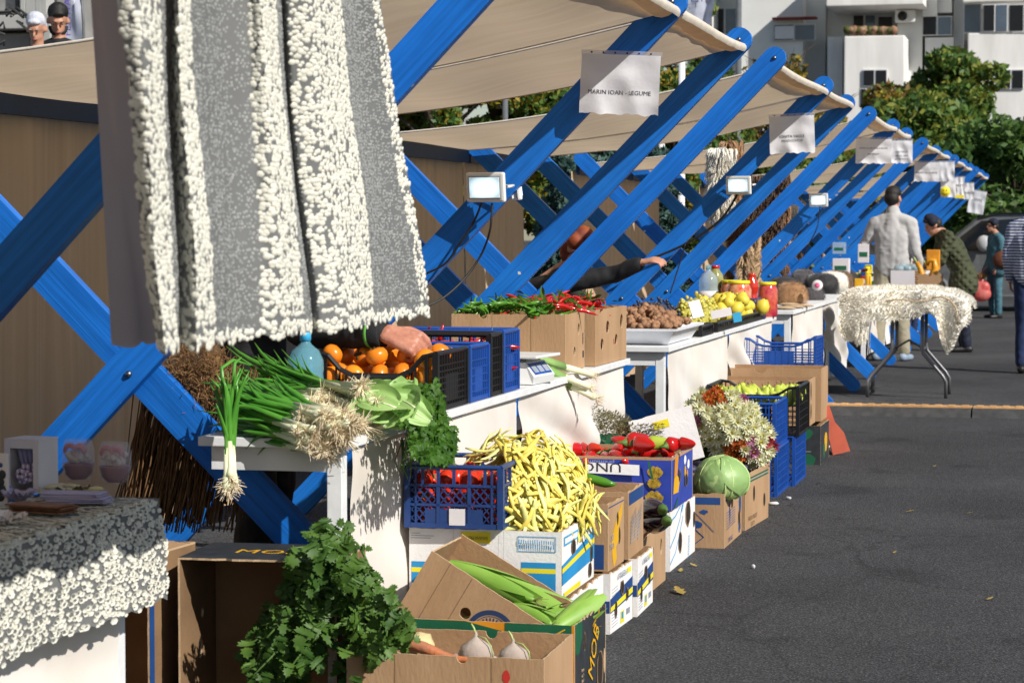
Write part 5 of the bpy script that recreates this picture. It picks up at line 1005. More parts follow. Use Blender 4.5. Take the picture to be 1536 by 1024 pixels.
# --- leeks
for k, (a, b, lb) in enumerate((((888, 562), (812, 540), 'uppermost leek of the three by the scale'), ((884, 580), (815, 553), 'middle thick leek of the three by the scale'), ((893, 596), (825, 565), 'lowest leek, its root tip hanging over the cloth'))):
    A = at(a[0], a[1], X=-2.03+.02*k); B = at(b[0], b[1], X=-2.16); t = thing('leek', lb, 'leek', A); L = (B-A).length; q = (B-A).to_track_quat('Z', 'Y'); t.rotation_euler = q.to_euler()
    m = MB(); m.lathe([(0, 0), (.012, .001), (.017, .012), (.014, .04), (.014, L*.55)], (0, 0, 0), 12); m.build('white_shaft', 'onion_white', t); m = MB()
    for s in range(4): aa = s*1.6; m.tube([(.004*math.cos(aa), .004*math.sin(aa), L*.5), (.008*math.cos(aa), .008*math.sin(aa), L*.8), (.02*math.cos(aa), .012*math.sin(aa), L*1.1)], [.013, .012, .006], 8, flat=.5)
    m.build('green_leaves', 'leaf_pale', t); m = MB()
    for s in range(50): d = (rv()+Vector((0, 0, -1.3))).normalized(); m.tube([d*.008, d*.025+rv()*.004, d*.042+rv()*.008], [.001, .0008, .0004], 3, cap=False)
    m.build('roots', 'roots_tan', t)
m = MB()
for q in range(150): c = Vector((U(-2.58, -2.14), U(9.95, 10.95), 1.055+U(0, .055))); leaf(m, c, rv(-.3, .6), rv(), U(.04, .08), U(.02, .035), 'plain', 0, U(0, .5), .3)
tag(m.build('pepper_leaves', 'leaf_dark'), 'wilted green leaves mixed through the hot peppers', 'leaves', kind='stuff')
# --- scale
t = thing('market_scale', 'white tabletop scale with a grey plate and blue display panel', 'scale', (-2.13, 9.1, .803), R(-6)); m = MB()
m.add([(-.15, -.02, 0), (.04, -.02, 0), (.04, .24, 0), (-.15, .24, 0), (-.15, -.02, .03), (.045, -.02, .03), (.0, .0, .085), (-.15, .0, .085), (.0, .24, .085), (-.15, .24, .085), (.045, .24, .03)], [(0, 1, 5, 6, 7, 4), (1, 2, 10, 5), (5, 10, 8, 6), (6, 8, 9, 7), (2, 3, 9, 8, 10), (0, 3, 2, 1), (0, 4, 7, 9, 3)]); m.build('housing', 'lamp_white', t)
m = MB(); m.box((-.06, .12, .108), (.24, .30, .012), 0, None, .004); m.box((-.06, .12, .093), (.08, .08, .018)); m.build('plate', 'lamp_white', t)
m = MB(); n = Vector((.055, 0, .045)).normalized()
def sq(u0, u1, v0, v1, mi, e): m.add([Vector((.045-.045*v, .0+.24*u, .03+.055*v))+n*e for (u, v) in ((u0, v0), (u1, v0), (u1, v1), (u0, v1))], [(0, 1, 2, 3)], mi)
sq(.06, .94, .12, .9, 0, .001)
for k in range(3): sq(.12+.28*k, .34+.28*k, .25, .75, 1, .002)
m.build('display', ['plastic_blue', 'print_grey'], t); sp_ = MB(); sp_.box((-.06, .12, -.0), (.2, .24, .004)); 
# --- water bottle behind onions
def bottle(c, label, s=1, capm='print_cyan', fill='water_blue', lab='print_cyan', tall=False):
    t = thing('water_bottle', label, 'bottle', c); m = MB(); r = .075*s; H = .33*s
    pr = [(0, 0), (r*.9, .003), (r, .02*s)]+[(r*(1-.04*(k % 2)), .04*s+.02*s*k) for k in range(9)]+[(r*.98, .235*s), (r*.75, .275*s), (r*.35, .30*s), (r*.27, .31*s), (r*.27, H)]
    m.lathe(pr, (0, 0, 0), 24); m.build('shell', fill, t); m = MB(); m.lathe([(r*.31, H-.012), (r*.31, H+.014*s), (r*.28, H+.02*s), (0, H+.02*s)], (0, 0, 0), 16); m.build('cap', capm, t)
    m = MB(); m.lathe([(r*1.01, .085*s), (r*1.01, .15*s)], (0, 0, 0), 24); m.build('label', lab, t); return t
M('water_blue', (.30, .62, .72), .08, c2=(.2, .5, .62), scale=6, spec=.8, bump=.3, bscale=14); M('clear_plastic', (.62, .70, .74), .08, spec=.8, bump=.3, bscale=20)
def seethru(nm, a):
    m = MATS[nm]; N, L = nodes(m); b = N['Principled BSDF']; tr = N.new('ShaderNodeBsdfTransparent'); tr.inputs[0].default_value = (.75, .92, .97, 1); mx = N.new('ShaderNodeMixShader'); mx.inputs[0].default_value = a
    L.new(b.outputs[0], mx.inputs[1]); L.new(tr.outputs[0], mx.inputs[2]); L.new(mx.outputs[0], N['Material Output'].inputs[0])
seethru('water_blue', .62); seethru('clear_plastic', .6)
p = at(441, 560, X=-2.5); bottle((-2.46, p.y, .80), 'blue water bottle standing behind the spring onions', .80, lab='white_card')
# --- dried broom herbs tied to the arm
M('dry_stem', (.20, .11, .045), .85, c2=(.11, .055, .022), scale=30); M('dry_curl', (.34, .19, .075), .85, c2=(.2, .1, .04), scale=40)
t = thing('dried_weeds', 'tall sheaf of dried brown stalks with a tangled curly top', 'dried plants', (-2.62, 7.1, .5)); off = Matrix.Translation((2.62, -7.1, -.5)); m = MB()
for k in range(330):
    px = 205+U(-22, 175)*U(.5, 1); y0 = 560+U(-20, 40); y1 = 790+U(-40, 10); Y = 7.0+U(-.06, .12); a = at(px+30+U(-20, 20), y0, Y=Y); b = at(px+U(-12, 12)-10, y1, Y=Y+U(-.04, .04)); md = (a+b)/2+Vector((U(-.02, .02), U(-.02, .02), 0)); m.tube([a, md, b], [.0022, .0022, .0026], 4, cap=False)
m.xf(off).build('stalks', 'dry_stem', t); m = MB()
for k in range(1500):
    a = U(0, 6.3); r = U(0, 1)**.6; c = at(288+52*r*math.cos(a)+8, 566+62*r*math.sin(a), Y=6.95+U(-.07, .12)); d = rv()*.018; m.tube([c, c+d+rv()*.006, c+d*1.4+rv()*.012, c+d*1.2+rv()*.022], [.0013, .0011, .001, .0006], 3, cap=False)
for (pts) in (((235, 600), (215, 575), (225, 590), (285, 610)), ((300, 580), (292, 620), (278, 655), (285, 670)), ((345, 570), (362, 545), (350, 560), (330, 600))): m.tube([at(x, y, Y=6.9) for x, y in pts], .0022, 4)
m.xf(off).build('curly_tops', 'dry_curl', t)
# --- dried herb bundle and other bits beyond
M('dry_herb', (.16, .145, .065), .85, c2=(.09, .08, .035), scale=30); m = MB()
for k in range(2600):
    u = U(0, 1); px = 872+120*u; top = 636-20*math.sin(math.pi*min(1, u*1.4+.12))-(14 if .10 < u < .2 else 0); py = top+U(0, 1)*(660-top); c = at(px, py, Y=10.45+U(-.12, .12)); d = (Vector((.8, -.1, .15))+rv()*.7).normalized(); leaf(m, c, d, rv(), U(.012, .03), U(.006, .012), 'plain')
o = m.build('herb_bundle', 'dry_herb'); tag(o, 'grey green bundle of dried herbs behind the red peppers', 'herbs')
# --- chrysanthemums
M('petal_white', (.80, .80, .62), .6, c2=(.72, .72, .45), scale=20, trans=.2); M('petal_orange', (.60, .16, .02), .6, c2=(.45, .08, .02), scale=20, trans=.2); M('petal_wine', (.35, .03, .05), .6, trans=.2); M('petal_pink', (.58, .25, .38), .6, c2=(.4, .08, .25), scale=20, trans=.2); M('petal_heart', (.62, .50, .06), .7)
t = thing('chrysanthemum_bouquet', 'big bouquet of white chrysanthemums with some orange and wine red heads', 'flowers', (-1.75, 11.6, .35)); off = Vector((-1.75, 11.6, .35))
def mum(mat, r, sd):
    rr = random.Random(sd); m = MB()
    for ring_, (n, e) in enumerate(((13, .25), (11, .65), (8, 1.1))):
        for k in range(n): a = 6.283*k/n+ring_*.3+rr.uniform(-.1, .1); d = Vector((math.cos(a)*math.cos(e), math.sin(a)*math.cos(e), math.sin(e))); leaf(m, d*.003, d, Vector((0, 0, 1))-d*d.z+Vector((0, 0, .01)), r*rr.uniform(.85, 1.1)*(1-.15*ring_), r*.5, 'plain', 0, -.12, .2)
    m.ell((0, 0, r*.22), (r*.28, r*.28, r*.2), 1, 8); return m.build('flower_head', [mat, 'petal_heart'], t)
HD = {k: mum(k, .028, i) for i, k in enumerate(('petal_white', 'petal_orange', 'petal_wine', 'petal_pink'))}; seen = set(); g = MB(); st = MB(); n_h = 0
spots = []
for k in range(1200):
    if len(spots) >= 98: break
    a = U(0, 6.3); r = U(0, 1)**.5; px = 1095+63*r*math.cos(a); py = 645+58*r*math.sin(a)+ (px-1095)*.35
    if px < 1070 and py > 665: continue
    if px > 1150 and py < 620: continue
    if any((px-q[0])**2+(py-q[1])**2 < 62 for q in spots): continue
    spots.append((px, py, r))
for (px, py, r) in spots:
    mt = 'petal_white'
    if (px-1072)**2+(py-598)**2 < 200: mt = 'petal_orange'
    elif (px-1100)**2+(py-672)**2 < 260 or (px-1112)**2+(py-690)**2 < 150: mt = 'petal_orange'
    elif (px-1156)**2+(py-662)**2 < 110: mt = 'petal_wine'
    elif U(0, 1) < .05 or py > 699: mt = 'petal_pink'
    c = at(px, py, Y=11.25+.25*r*r+U(-.03, .03)); nrm = (Vector((c.x+1.72, (c.y-11.75)*1.2, c.z-.45))+rv()*.08).normalized()
    h = HD[mt] if mt not in seen else dup(HD[mt], parent=t); seen.add(mt); h.location = c-off; h.rotation_euler = nrm.to_track_quat('Z', 'Y').to_euler(); s = U(1.1, 1.6)*(.75 if mt == 'petal_orange' else 1); h.scale = (s, s, s)
    st.tube([c-nrm*.003-off, c-nrm*.1-off+Vector((0, 0, -.03)), Vector((0, 0, .05))], .002, 4)
for k in range(2600):
    a = U(0, 6.3); r = U(0, 1)**.5; px = 1092+62*r*math.cos(a); py = 655+62*r*math.sin(a)+(px-1095)*.3; c = at(px, py, Y=11.38+.25*r*r+U(0, .14)); leaf(g, c-off, rv(-.2, 1), rv(), U(.03, .05), U(.02, .035), 'celery')
g.build('leaves', 'leaf_dark', t); st.build('stems', 'stem_green', t)
# ---------------------------------------------------------------- goods on the second counter
p0 = Vector((-2.10, 12.32, .80))
M('tray_white', (.74, .76, .80), .35, var=.06)
t = thing('walnut_tray', 'pale grey plastic tray heaped with walnuts at the counter end', 'tray', (-2.32, 12.75, .81)); m = MB()
def rect(w, d, z, r=0): return [(-w, -d, z), (w, -d, z), (w, d, z), (-w, d, z)]
R1 = rect(.20, .38, 0)+rect(.24, .44, .075)+rect(.265, .465, .08)+rect(.265, .465, .068)+rect(.245, .445, .064)+rect(.205, .385, -.004)
m.add(R1, [(3, 2, 1, 0)]+[(a*4+k, a*4+(k+1) % 4, (a+1)*4+(k+1) % 4, (a+1)*4+k) for a in range(5) for k in range(4)]+[(20, 21, 22, 23)]); m.build('tray', 'tray_white', t)
wl = []
for s in range(3): m = MB(); m.ell((0, 0, 0), (.021, .018, .018), 0, 14, nz=.16, ns=4, seed=s); m.tube([(.0215*math.cos(a), 0, .0188*math.sin(a)) for a in [6.283*k/14 for k in range(15)]], .0016, 4, cap=False); wl.append(proto('walnut', m, 'walnut', 'brown walnut in the pale tray', 'walnut', 'walnuts in the pale tray'))
sp = []
for k in range(250):
    u, v = U(-1, 1), U(-1, 1); x = -2.32+.20*u; y = 12.75+.40*v; h = .12*(1-.75*max(abs(u), abs(v))**1.6); sp.append(((x, y, .875+h*U(.55, 1.0)), RR(), U(.85, 1.2)))
place(wl, sp); m = MB(); m.ell((-2.32, 12.75, .83), (.2, .39, .11), 0, 20); tag(m.build('walnut_heap', 'walnut'), 'packed walnuts under the top layer of the tray', 'walnuts', kind='stuff')
def grapes(mat, label, grp, cx, cy, z, n, sx, sy, h, r=.0095):
    m = MB(); m.ell((0, 0, 0), (r, r, r*1.12), 0, 10); G = proto('grape', m, mat, label, 'grape', grp); o = []
    for k in range(n): u = rv(-.1, 1); o.append(((cx+u.x*sx*U(.8, 1), cy+u.y*sy*U(.8, 1), z+max(0, u.z)*h*U(.8, 1.05)), RR(), U(.85, 1.15)))
    place([G], o); m = MB(); m.ell((cx, cy, z), (sx*.85, sy*.85, h*.85), 0, 16); tag(m.build('grape_heap', mat), 'packed '+mat.replace('_', ' ')+' bunches under the loose ones', 'grapes', kind='stuff')
grapes('grape_dark', 'blue black grape in the long heap behind the walnuts', 'dark grapes behind the walnuts', -2.44, 13.7, .86, 160, .17, .55, .15)
grapes('grape_white', 'yellow green grape in the heap beside the quinces', 'white grapes beside the quinces', -2.26, 14.25, .86, 138, .13, .48, .16, .0125)
m = MB(); m.lathe([(0, .003), (.018, 0), (.038, .018), (.046, .045), (.040, .07), (.022, .092), (.012, .10), (0, .098)], (0, 0, -.045), 18, f=lambda a, z: 1+.07*noise.noise(Vector((math.cos(a)*2, math.sin(a)*2, z*25)))); Q = proto('quince', m, 'quince', 'yellow quince in the heap on the second counter', 'quince', 'yellow quinces on the second counter'); m = MB(); m.ell((0, 0, .056), (.006, .006, .01), 0, 6); part(Q, 'stem', m, 'calyx')
place([Q], [((-2.22+U(-.12, .11), 15.1+U(-.42, .75), .86+.045*(k % 3)), RR(1.3), U(.75, 1.05)) for k in range(44)])
for (px, py, lb) in ((1196-25, 453, 'yellow quince nearest the jar at the counter edge'), ): e = dup(Q, at(px-28, py+8, Y=15.9), (.4, .2, 1), 1.1, lb)
for (a, c, sz, mt, lb, rz) in ((at(1048, 476, Y=13.3), None, (.07, .006, .10), 'white_card', 'leaning white price card beside the walnuts', R(30)), (at(1083, 476, Y=13.6), None, (.12, .006, .05), 'white_card', 'wide white price card before the white grapes', R(5)), (at(1107, 483, Y=14.1), None, (.05, .006, .06), 'print_cyan', 'small clear green card before the quinces', R(0))):
    m = MB(); m.box((0, 0, sz[2]/2), sz, 0, None, .001); m.box((0, .02, sz[2]/3), (sz[0]*.8, .03, .003)); o = m.build('price_card', mt); o.location = a; o.rotation_euler = (R(-18), R(-12), rz); tag(o, lb, 'card')
crate('flat black crate under the white grapes at the counter edge', (-2.095, 13.35, .803), (.30, .42, .055), 0, mat='plastic_black', nv=8, nh=3)
crate('flat black crate under the quinces at the counter edge', (-2.095, 13.95, .803), (.30, 2.2, .05), 0, mat='plastic_black', nv=24, nh=3)
M('pickle_red', (.60, .06, .02), .2, c2=(.65, .35, .2), scale=30, coat=.6); M('jam_red', (.55, .03, .01), .12, c2=(.45, .02, .01), scale=8, coat=.8); M('pickle_wine', (.40, .02, .06), .15, c2=(.6, .12, .05), scale=25, coat=.7)
def jar(c, r, h, fill, lidm, label, lid=True, name='glass_jar', cat='jar', neck=False):
    t = thing(name, label, cat, c); m = MB()
    pr = [(0, 0), (r*.9, 0), (r, .01), (r, h*.72), (r*.85, h*.82), (r*.8, h*.86)] if not neck else [(0, 0), (r*.9, 0), (r, .01), (r, h*.42), (r*.75, h*.5), (r*.72, h*.56), (r*.95, h*.68), (r*.85, h*.8), (r*.5, h*.9), (r*.45, h*.94)]
    m.lathe(pr, (0, 0, 0), 20); m.build('filled_glass', fill, t); m = MB(); q = .86 if not neck else .94; rr = r*(.88 if not neck else .52); m.lathe([(rr*.98, h*q), (rr, h*q+.002), (rr, h*q+.017), (rr*.9, h*q+.02), (0, h*q+.02)], (0, 0, 0), 20); m.build('lid', lidm, t)
    if not neck and fill != 'plum': m = MB(); m.lathe([(r*1.008, h*.25), (r*1.008, h*.55)], (0, 0, 0), 20); 
    return t
def spot(px, X, z=.80): p = at(px, 342, X=X); return (X, p.y, z)
jar(spot(1109, -2.24), .085, .285, 'pickle_red', 'print_yellow', 'wide red pickle jar with yellow lid, nearest of its pair')
jar(spot(1098, -2.34), .080, .28, 'pickle_red', 'print_yellow', 'second red pickle jar, peeking out behind the nearest of its pair')
jar(spot(1128, -2.18), .052, .31, 'jam_red', 'jam_red', 'slim bottle of red tomato sauce between the jars', name='sauce_bottle', cat='bottle', neck=True)
jar(spot(1152, -2.12), .070, .26, 'pickle_wine', 'print_yellow', 'tall wine red jar with yellow lid at the counter end')
jar(spot(1139, -2.12), .045, .12, 'plum', 'white_card', 'small dark jam jar with a pale lid beside the plums')
jar(spot(1073, -2.46, .86), .062, .30, 'oil_green' if 'oil_green' in MATS else (M('oil_green', (.22, .22, .06), .12, c2=(.3, .3, .15), scale=20, coat=.6), 'oil_green')[1], 'pepper_red', 'squat bottle of green pickles with red cap and pink handle', name='pickle_bottle', cat='bottle', neck=True)
bottle(Vector(spot(1063, -2.46, .86)), 'clear water bottle with pale label behind the white grapes', .88, 'water_blue', 'clear_plastic', 'white_card')
place([Pm2 := proto('plum', (lambda m: (m.ell((0, 0, 0), (.022, .022, .027), 0, 12), m)[1])(MB()), 'plum', 'dark plum beside the wine red jar', 'plum', 'plums beside the wine red jar')], [((-2.22+U(-.1, .1), 16.0+U(-.3, .35), .84+.04*(k % 3)), RR(), U(.9, 1.2)) for k in range(48)])
flush()
# ---------------------------------------------------------------- fur goods
def fur(name, target, mats, n, L, r, parent=None, comb=(0, 0, -1), seed=1, cst=.35, name2='fur', sg=1, j=1):
    """short hair strands grown from every face of target mesh"""
    me = target.data; rg = random.Random(seed); P = me.polygons; ar = [p.area for p in P]; tot = sum(ar); m = MB(); cum = []; s = 0
    for a in ar: s += a; cum.append(s)
    import bisect
    cb = Vector(comb)
    for k in range(n):
        p = P[min(len(P)-1, bisect.bisect(cum, rg.uniform(0, tot)))]; vs = [me.vertices[i].co for i in p.vertices]; a, b = rg.random(), rg.random()
        c = vs[0].lerp(vs[1], a).lerp(vs[-1].lerp(vs[-2], a), b); cl = noise.noise_vector(c*16)*.4*j; d = (p.normal*sg+cb*cst+cl+Vector((rg.uniform(-1, 1), rg.uniform(-1, 1), rg.uniform(-1, 1)))*.22*j).normalized(); l = L*rg.uniform(.6, 1.2); e = c+d*l*.6; f = c+d*l+cb*l*.35
        q = d.cross(Vector((rg.uniform(-1, 1), rg.uniform(-1, 1), rg.uniform(-1, 1)))).normalized()*r; m.add([c-q, c+q, e+q*.7, e-q*.7, f], [(0, 1, 2, 3), (3, 2, 4)], 0, True)
    return m.build(name2, mats, parent)
M('fur_ginger', (.42, .23, .10), .85, c2=(.26, .13, .055), scale=9, sheen=.4); M('fur_black', (.018, .016, .017), .7, var=.3, sheen=.3); M('fur_grey', (.10, .09, .10), .85, var=.4, sheen=.5); M('fur_cream', (.95, .92, .84), .9, c2=(.90, .85, .74), scale=3, third=(.94, .92, .87), lo=.25, hi=.5, bump=.22, bscale=30); M('fur_white', (.80, .77, .70), .9, c2=(.70, .64, .52), scale=5); M('fur_brown', (.15, .075, .035), .85, c2=(.08, .04, .02), scale=7, sheen=.4)
M('hide_tan', (.50, .36, .22), .8, c2=(.40, .27, .15), scale=6)
def hat(c, r, h, mat, label, open_=False, rz=0, rx=0, inner=None):
    r *= .9
    t = thing('fur_hat', label, 'hat', c, rz); t.rotation_euler = (rx, 0, rz); m = MB()
    if open_: m.lathe([(0, h*.8), (r*.72, h*.75), (r*.78, h*.1), (r*.85, -.002), (r, .01), (r*1.03, h*.5), (r*.92, h*.9), (r*.5, h*1.05), (0, h*1.07)], (0, 0, 0), 24, f=lambda a, z: 1+.16*math.cos(2*a))
    else: m.lathe([(r*.9, 0), (r*1.02, h*.15), (r*1.0, h*.5), (r*.86, h*.82), (r*.5, h), (0, h*1.03)], (0, 0, 0), 24, f=lambda a, z: 1+.12*math.cos(2*a)+.03*math.sin(5*a))
    b = m.build('crown', mat, t)
    if mat != 'fur_black' or True: f = fur('fur', b, mat, 2600, .022, .0011, t, seed=int(r*999)); 
    return t
C2 = .80
hat(spot(1188, -2.30), .125, .17, 'fur_ginger', 'round ginger fur hat nearest the jars', rz=.3)
hat(spot(1172, -2.75), .15, .22, 'fur_black', 'black fur hat with an arched opening behind the ginger one', True, .3, R(70))
hat(spot(1206, -2.70), .14, .20, 'fur_grey', 'grey black fur hat standing right of the black arched one', rz=.8)
hat(spot(1222, -2.22), .085, .10, 'fur_grey', 'small grey plush cap in front of the row of hats', rz=.5)
for (px, mt, lb) in ((1232, 'fur_black', 'large black brimmed fur hat in the row'), (1247, 'fur_white', 'white fur hat squeezed between black and brown ones'), (1256, 'fur_brown', 'brown fur hat behind the white one'), (1264, 'fur_black', 'last dark fur hat at the far end of the row')):
    hat(spot(px, -2.42), .155, .17, mt, lb, True, .2, R(35))
for (px, py, Y) in ((1176, 435, 18.0), (1190, 434, 18.3), (1203, 435, 18.6), (1184, 430, 18.9)):
    m = MB(); m.ell((0, 0, 0), (.09, .07, .012), 0, 14, nz=.3); o = m.build('sheepskin_insole', 'hide_tan'); o.location = (at(px, 430, Y=Y).x, Y, .813); tag(o, 'flat tan sheepskin piece before the ginger hat', 'sheepskin', 'flat tan sheepskin pieces before the ginger hat')
m = MB(); m.lathe([(0, 0), (.045, 0), (.045, .004), (0, .004)], (0, 0, 0), 20, 0, Matrix.Rotation(R(75), 3, 'X')); m.lathe([(0, 0), (.022, 0), (.022, .004), (0, .004)], (0, -.003, 0), 16, 1, Matrix.Rotation(R(75), 3, 'X')); o = m.build('round_sign', ['white_card', M('logo_pink', (.7, .12, .25), .5)]); o.location = at(1226, 428, Y=19.3); tag(o, 'small round white and pink card leaning before the hats', 'card')
# small boxed goods farther along
k = 0
for (px, py, w, h, mt, lb, Y) in ((1259, 372, .13, .12, 'clear_plastic', 'clear plastic tub on top of the white box', 24.6), (1262, 400, .17, .17, 'white_card', 'white box with green print beyond the hats', 24.6), (1296, 380, .12, .20, 'white_card', 'pale cup beside the sweater man', 25.6)):
    a = at(px, py, Y=Y); m = MB(); m.box((0, 0, 0), (w, .14, h), 0, None, .006); m.box((0, -.072, -.01), (w*.7, .003, h*.25), 1); o = m.build('carton' if mt != 'clear_plastic' else 'plastic_tub', [mt, 'print_green']); o.location = (a.x, Y, max(a.z, .8+h/2)); tag(o, lb, 'box')
cl = ['print_gold', 'white_card', 'print_red', 'print_cyan', 'print_black', 'print_yellow', 'carton_white', 'calyx', 'plastic_blue', 'leaf_dark']
m = MB()
for k in range(46):
    c = rnd.choice(cl); Y = U(24.3, 29); X = U(-2.45, -2.12); r = U(.022, .045); h = U(.07, .19); t = thing('honey_jar' if k % 2 else 'small_package', 'small bright jar among many on the counter behind the sweater man' if k % 2 else 'small coloured package among many on the counter behind the sweater man', 'jar' if k % 2 else 'package', (X, Y, .80), 0, 'little jars behind the sweater man' if k % 2 else 'little packages behind the sweater man'); m = MB()
    if k % 2: m.lathe([(0, 0), (r, .002), (r, h*.8), (r*.8, h*.86)], (0, 0, 0), 12); m.build('jar', c, t); m = MB(); m.lathe([(r*.85, h*.85), (r*.85, h), (0, h)], (0, 0, 0), 12); m.build('lid', rnd.choice(cl), t)
    else: m.box((0, 0, h/2), (r*2.2, r*1.6, h), 0, None, .004); m.build('wrapper', c, t); m = MB(); m.box((0, -r*.8-.001, h*.55), (r*1.4, .002, h*.4)); m.build('label', rnd.choice(cl), t)
# hanging pelts at the back
def pelt(px, py, w, h, Y, mat, label, mat2=None, seed=1):
    a = at(px, py, Y=Y); t = thing('hanging_pelt', label, 'pelt', a); m = MB()
    def f(u, v): e = 1-.35*math.sin(math.pi*v)*.5+.22*noise.noise(Vector((v*5, seed, 0))); return ((u-.5)*w*e, .03*math.sin(u*6+seed)+.02*math.sin(v*7), -h*v+.04*noise.noise(Vector((u*6, seed, 1))))
    m.grid(f, 14, 22); b = m.build('hide', mat, t); fur('fur', b, mat2 or mat, 3000, .07, .006, t, (0, 0, -1), seed, .6, sg=-1); return t
pelt(1082, 222, .22, .52, 18.0, 'fur_white', 'white and ginger pelt hanging beside the middle floodlight', 'fur_white', 2); pelt(1099, 212, .17, .55, 18.1, 'fur_ginger', 'ginger strip of pelt hanging right against the white one', None, 3)
for i, (px, py, w, h, Y, mt) in enumerate(((1140, 262, .6, 1.2, 23.5, 'fur_brown'), (1152, 300, .5, .9, 24.5, 'fur_ginger'), (1166, 310, .45, .9, 25.5, 'fur_white'), (1178, 330, .4, .7, 27, 'fur_brown'), (1118, 330, .35, .8, 21.5, 'fur_brown'), (1122, 370, .10, .42, 18.9, 'hide_tan'), (1134, 352, .10, .42, 19.4, 'hide_tan'))):
    pelt(px, py, w, h, Y, mt, ['widest brown pelt hanging behind the sign', 'ginger pelt hanging below the widest brown one', 'whitish pelt hanging right of the ginger one', 'small brown pelt farthest right in the back', 'narrow brown pelt left below the middle floodlight', 'long tan bread shaped pelt, left of two', 'long tan bread shaped pelt, right of two'][i], None, i+5)
# ---------------------------------------------------------------- fleece on folding table
TX0, TX1, TY, TZ2 = -1.88, -.96, 20.3, .735
M('table_leg', (.16, .16, .17), .4, metal=.6); M('table_plastic', (.62, .60, .55), .6)
t = thing('folding_table', 'folding table with bent grey steel legs under the white fleece', 'table', ((TX0+TX1)/2, TY, 0)); off = Matrix.Translation((-(TX0+TX1)/2, -TY, 0))
m = MB(); m.box(((TX0+TX1)/2, TY+.3, TZ2-.02), (TX1-TX0, .7, .04), 0, None, .012); m.xf(off).build('tabletop', 'table_plastic', t)
for (x0, s) in ((at(1340, 400, Y=20.1).x, -1), (at(1385, 400, Y=20.1).x, 1)):
    for y in (20.03, 20.55):
        xf_ = x0+s*.22; m = MB(); pts = [(x0, y, TZ2-.04), (x0, y, .42), (x0+s*.012, y, .37), (x0+s*.17, y-.02*s, .19), (x0+s*.2, y-.02, .14), (x0+s*.2, y-.02, 0)]; m.tube(pts, .0155, 10); m.xf(off).build('leg', 'table_leg', t)
    m = MB(); m.tube([(x0, 20.03, .40), (x0, 20.55, .40)], .010, 8); m.xf(off).build('brace', 'table_leg', t)
m = MB(); m.tube([(at(1340, 400, Y=20.1).x, 20.3, .40), (at(1362, 400, Y=20.1).x, 20.3, .47), (at(1385, 400, Y=20.1).x, 20.3, .40)], .010, 8); m.xf(off).build('strut', 'table_leg', t)
t = thing('sheepskin', 'large creamy white sheepskin draped over the folding table', 'sheepskin', ((TX0+TX1)/2, TY, TZ2)); off = Matrix.Translation((-(TX0+TX1)/2, -TY, -TZ2)); m = MB()
FL = [(1258, 446, 494), (1266, 436, 512), (1280, 431, 512), (1294, 429, 492), (1308, 428, 480), (1330, 427, 482), (1352, 428, 478), (1378, 427, 476), (1394, 428, 466), (1404, 428, 478), (1411, 429, 512), (1419, 431, 532), (1430, 432, 524), (1441, 437, 496), (1450, 442, 486), (1456, 450, 474)]
def flc(u, v):
    q = u*(len(FL)-1); i = min(int(q), len(FL)-2); f = q-i; px = FL[i][0]*(1-f)+FL[i+1][0]*f; tp = FL[i][1]*(1-f)+FL[i+1][1]*f; bt = FL[i][2]*(1-f)+FL[i+1][2]*f
    Yf = 19.94+.03*math.sin(u*19)
    if v < .45:
        w_ = v/.45; p = at(px, tp+7, Y=Yf); return Vector((p.x, Yf+.75*(1-w_), p.z+.02*math.sin(u*13)*0+.02*noise.noise(Vector((u*8, v*6, 0)))-.06*max(0, 1-w_*2.5)))
    w_ = (v-.45)/.55; p = at(px, tp+7+(bt-tp-7)*w_, Y=Yf-.05*math.sin(w_*2)+.03*noise.noise(Vector((u*10, w_*3, 3)))); return p
m.grid(flc, 70, 30); b = m.xf(off).build('hide', 'fur_cream', t); sm = b.data
fur('fur', b, ['fur_cream'], 13000, .040, .0034, t, (0, -.5, -.35), 5, .4, sg=-1, j=.5) 
m = MB()
pts = [at(px, py, Y=19.86) for px, py in ((1398, 447), (1412, 445), (1425, 450), (1433, 460), (1437, 475), (1436, 490))]; m.tube(pts, .008, 5); pts = [at(px, py, Y=19.86) for px, py in ((1330, 452), (1345, 449), (1360, 450), (1375, 453), (1398, 447))]; m.tube(pts, .005, 5); m.xf(off).build('hide_edge', 'hide_tan', t)
pts = [at(px, py, Y=19.9) for px, py in ((1292, 480), (1290, 500), (1292, 512))]; m = MB(); m.tube(pts, [.03, .035, .012], 8); q = m.xf(off).build('leg_flap', 'fur_cream', t); fur('fur', q, 'fur_cream', 1500, .04, .003, t, (0, 0, -1), 8)
# cable protector strip
M('strip_orange', (.62, .36, .15), .7, c2=(.45, .24, .09), scale=9, stretch=(1, 1, 1), bump=.4, bscale=30); M('strip_black', (.035, .035, .036), .7, c2=(.06, .06, .06), scale=14)
y0 = 18.2; xs = [-2.0, -.77, .4, 1.6, 2.8, 4.0]
for a, b in zip(xs[:-1], xs[1:]):
    t = thing('cable_ramp', 'low black cable ramp section with orange top, '+('nearest the fleece table' if a == -2.0 else 'continuing to the right across the asphalt'), 'cable ramp', (a, y0, 0), 0, None if a == -2.0 else 'cable ramp sections on the right'); m = MB(); L = b-a-.012
    m.panel([(-.20, 0), (.20, 0), (.15, .062), (-.15, .062)], [], L, (0, 0, 0), (0, 1, 0), (0, 0, 1)); m.build('body', 'strip_black', t); m = MB(); m.box((L/2, .04, .066), (L, .18, .008))
    for k in range(12): m.box((L*(k+.5)/12, .04, .0725), (L/24, .17, .005))
    m.build('lid', 'strip_orange', t)
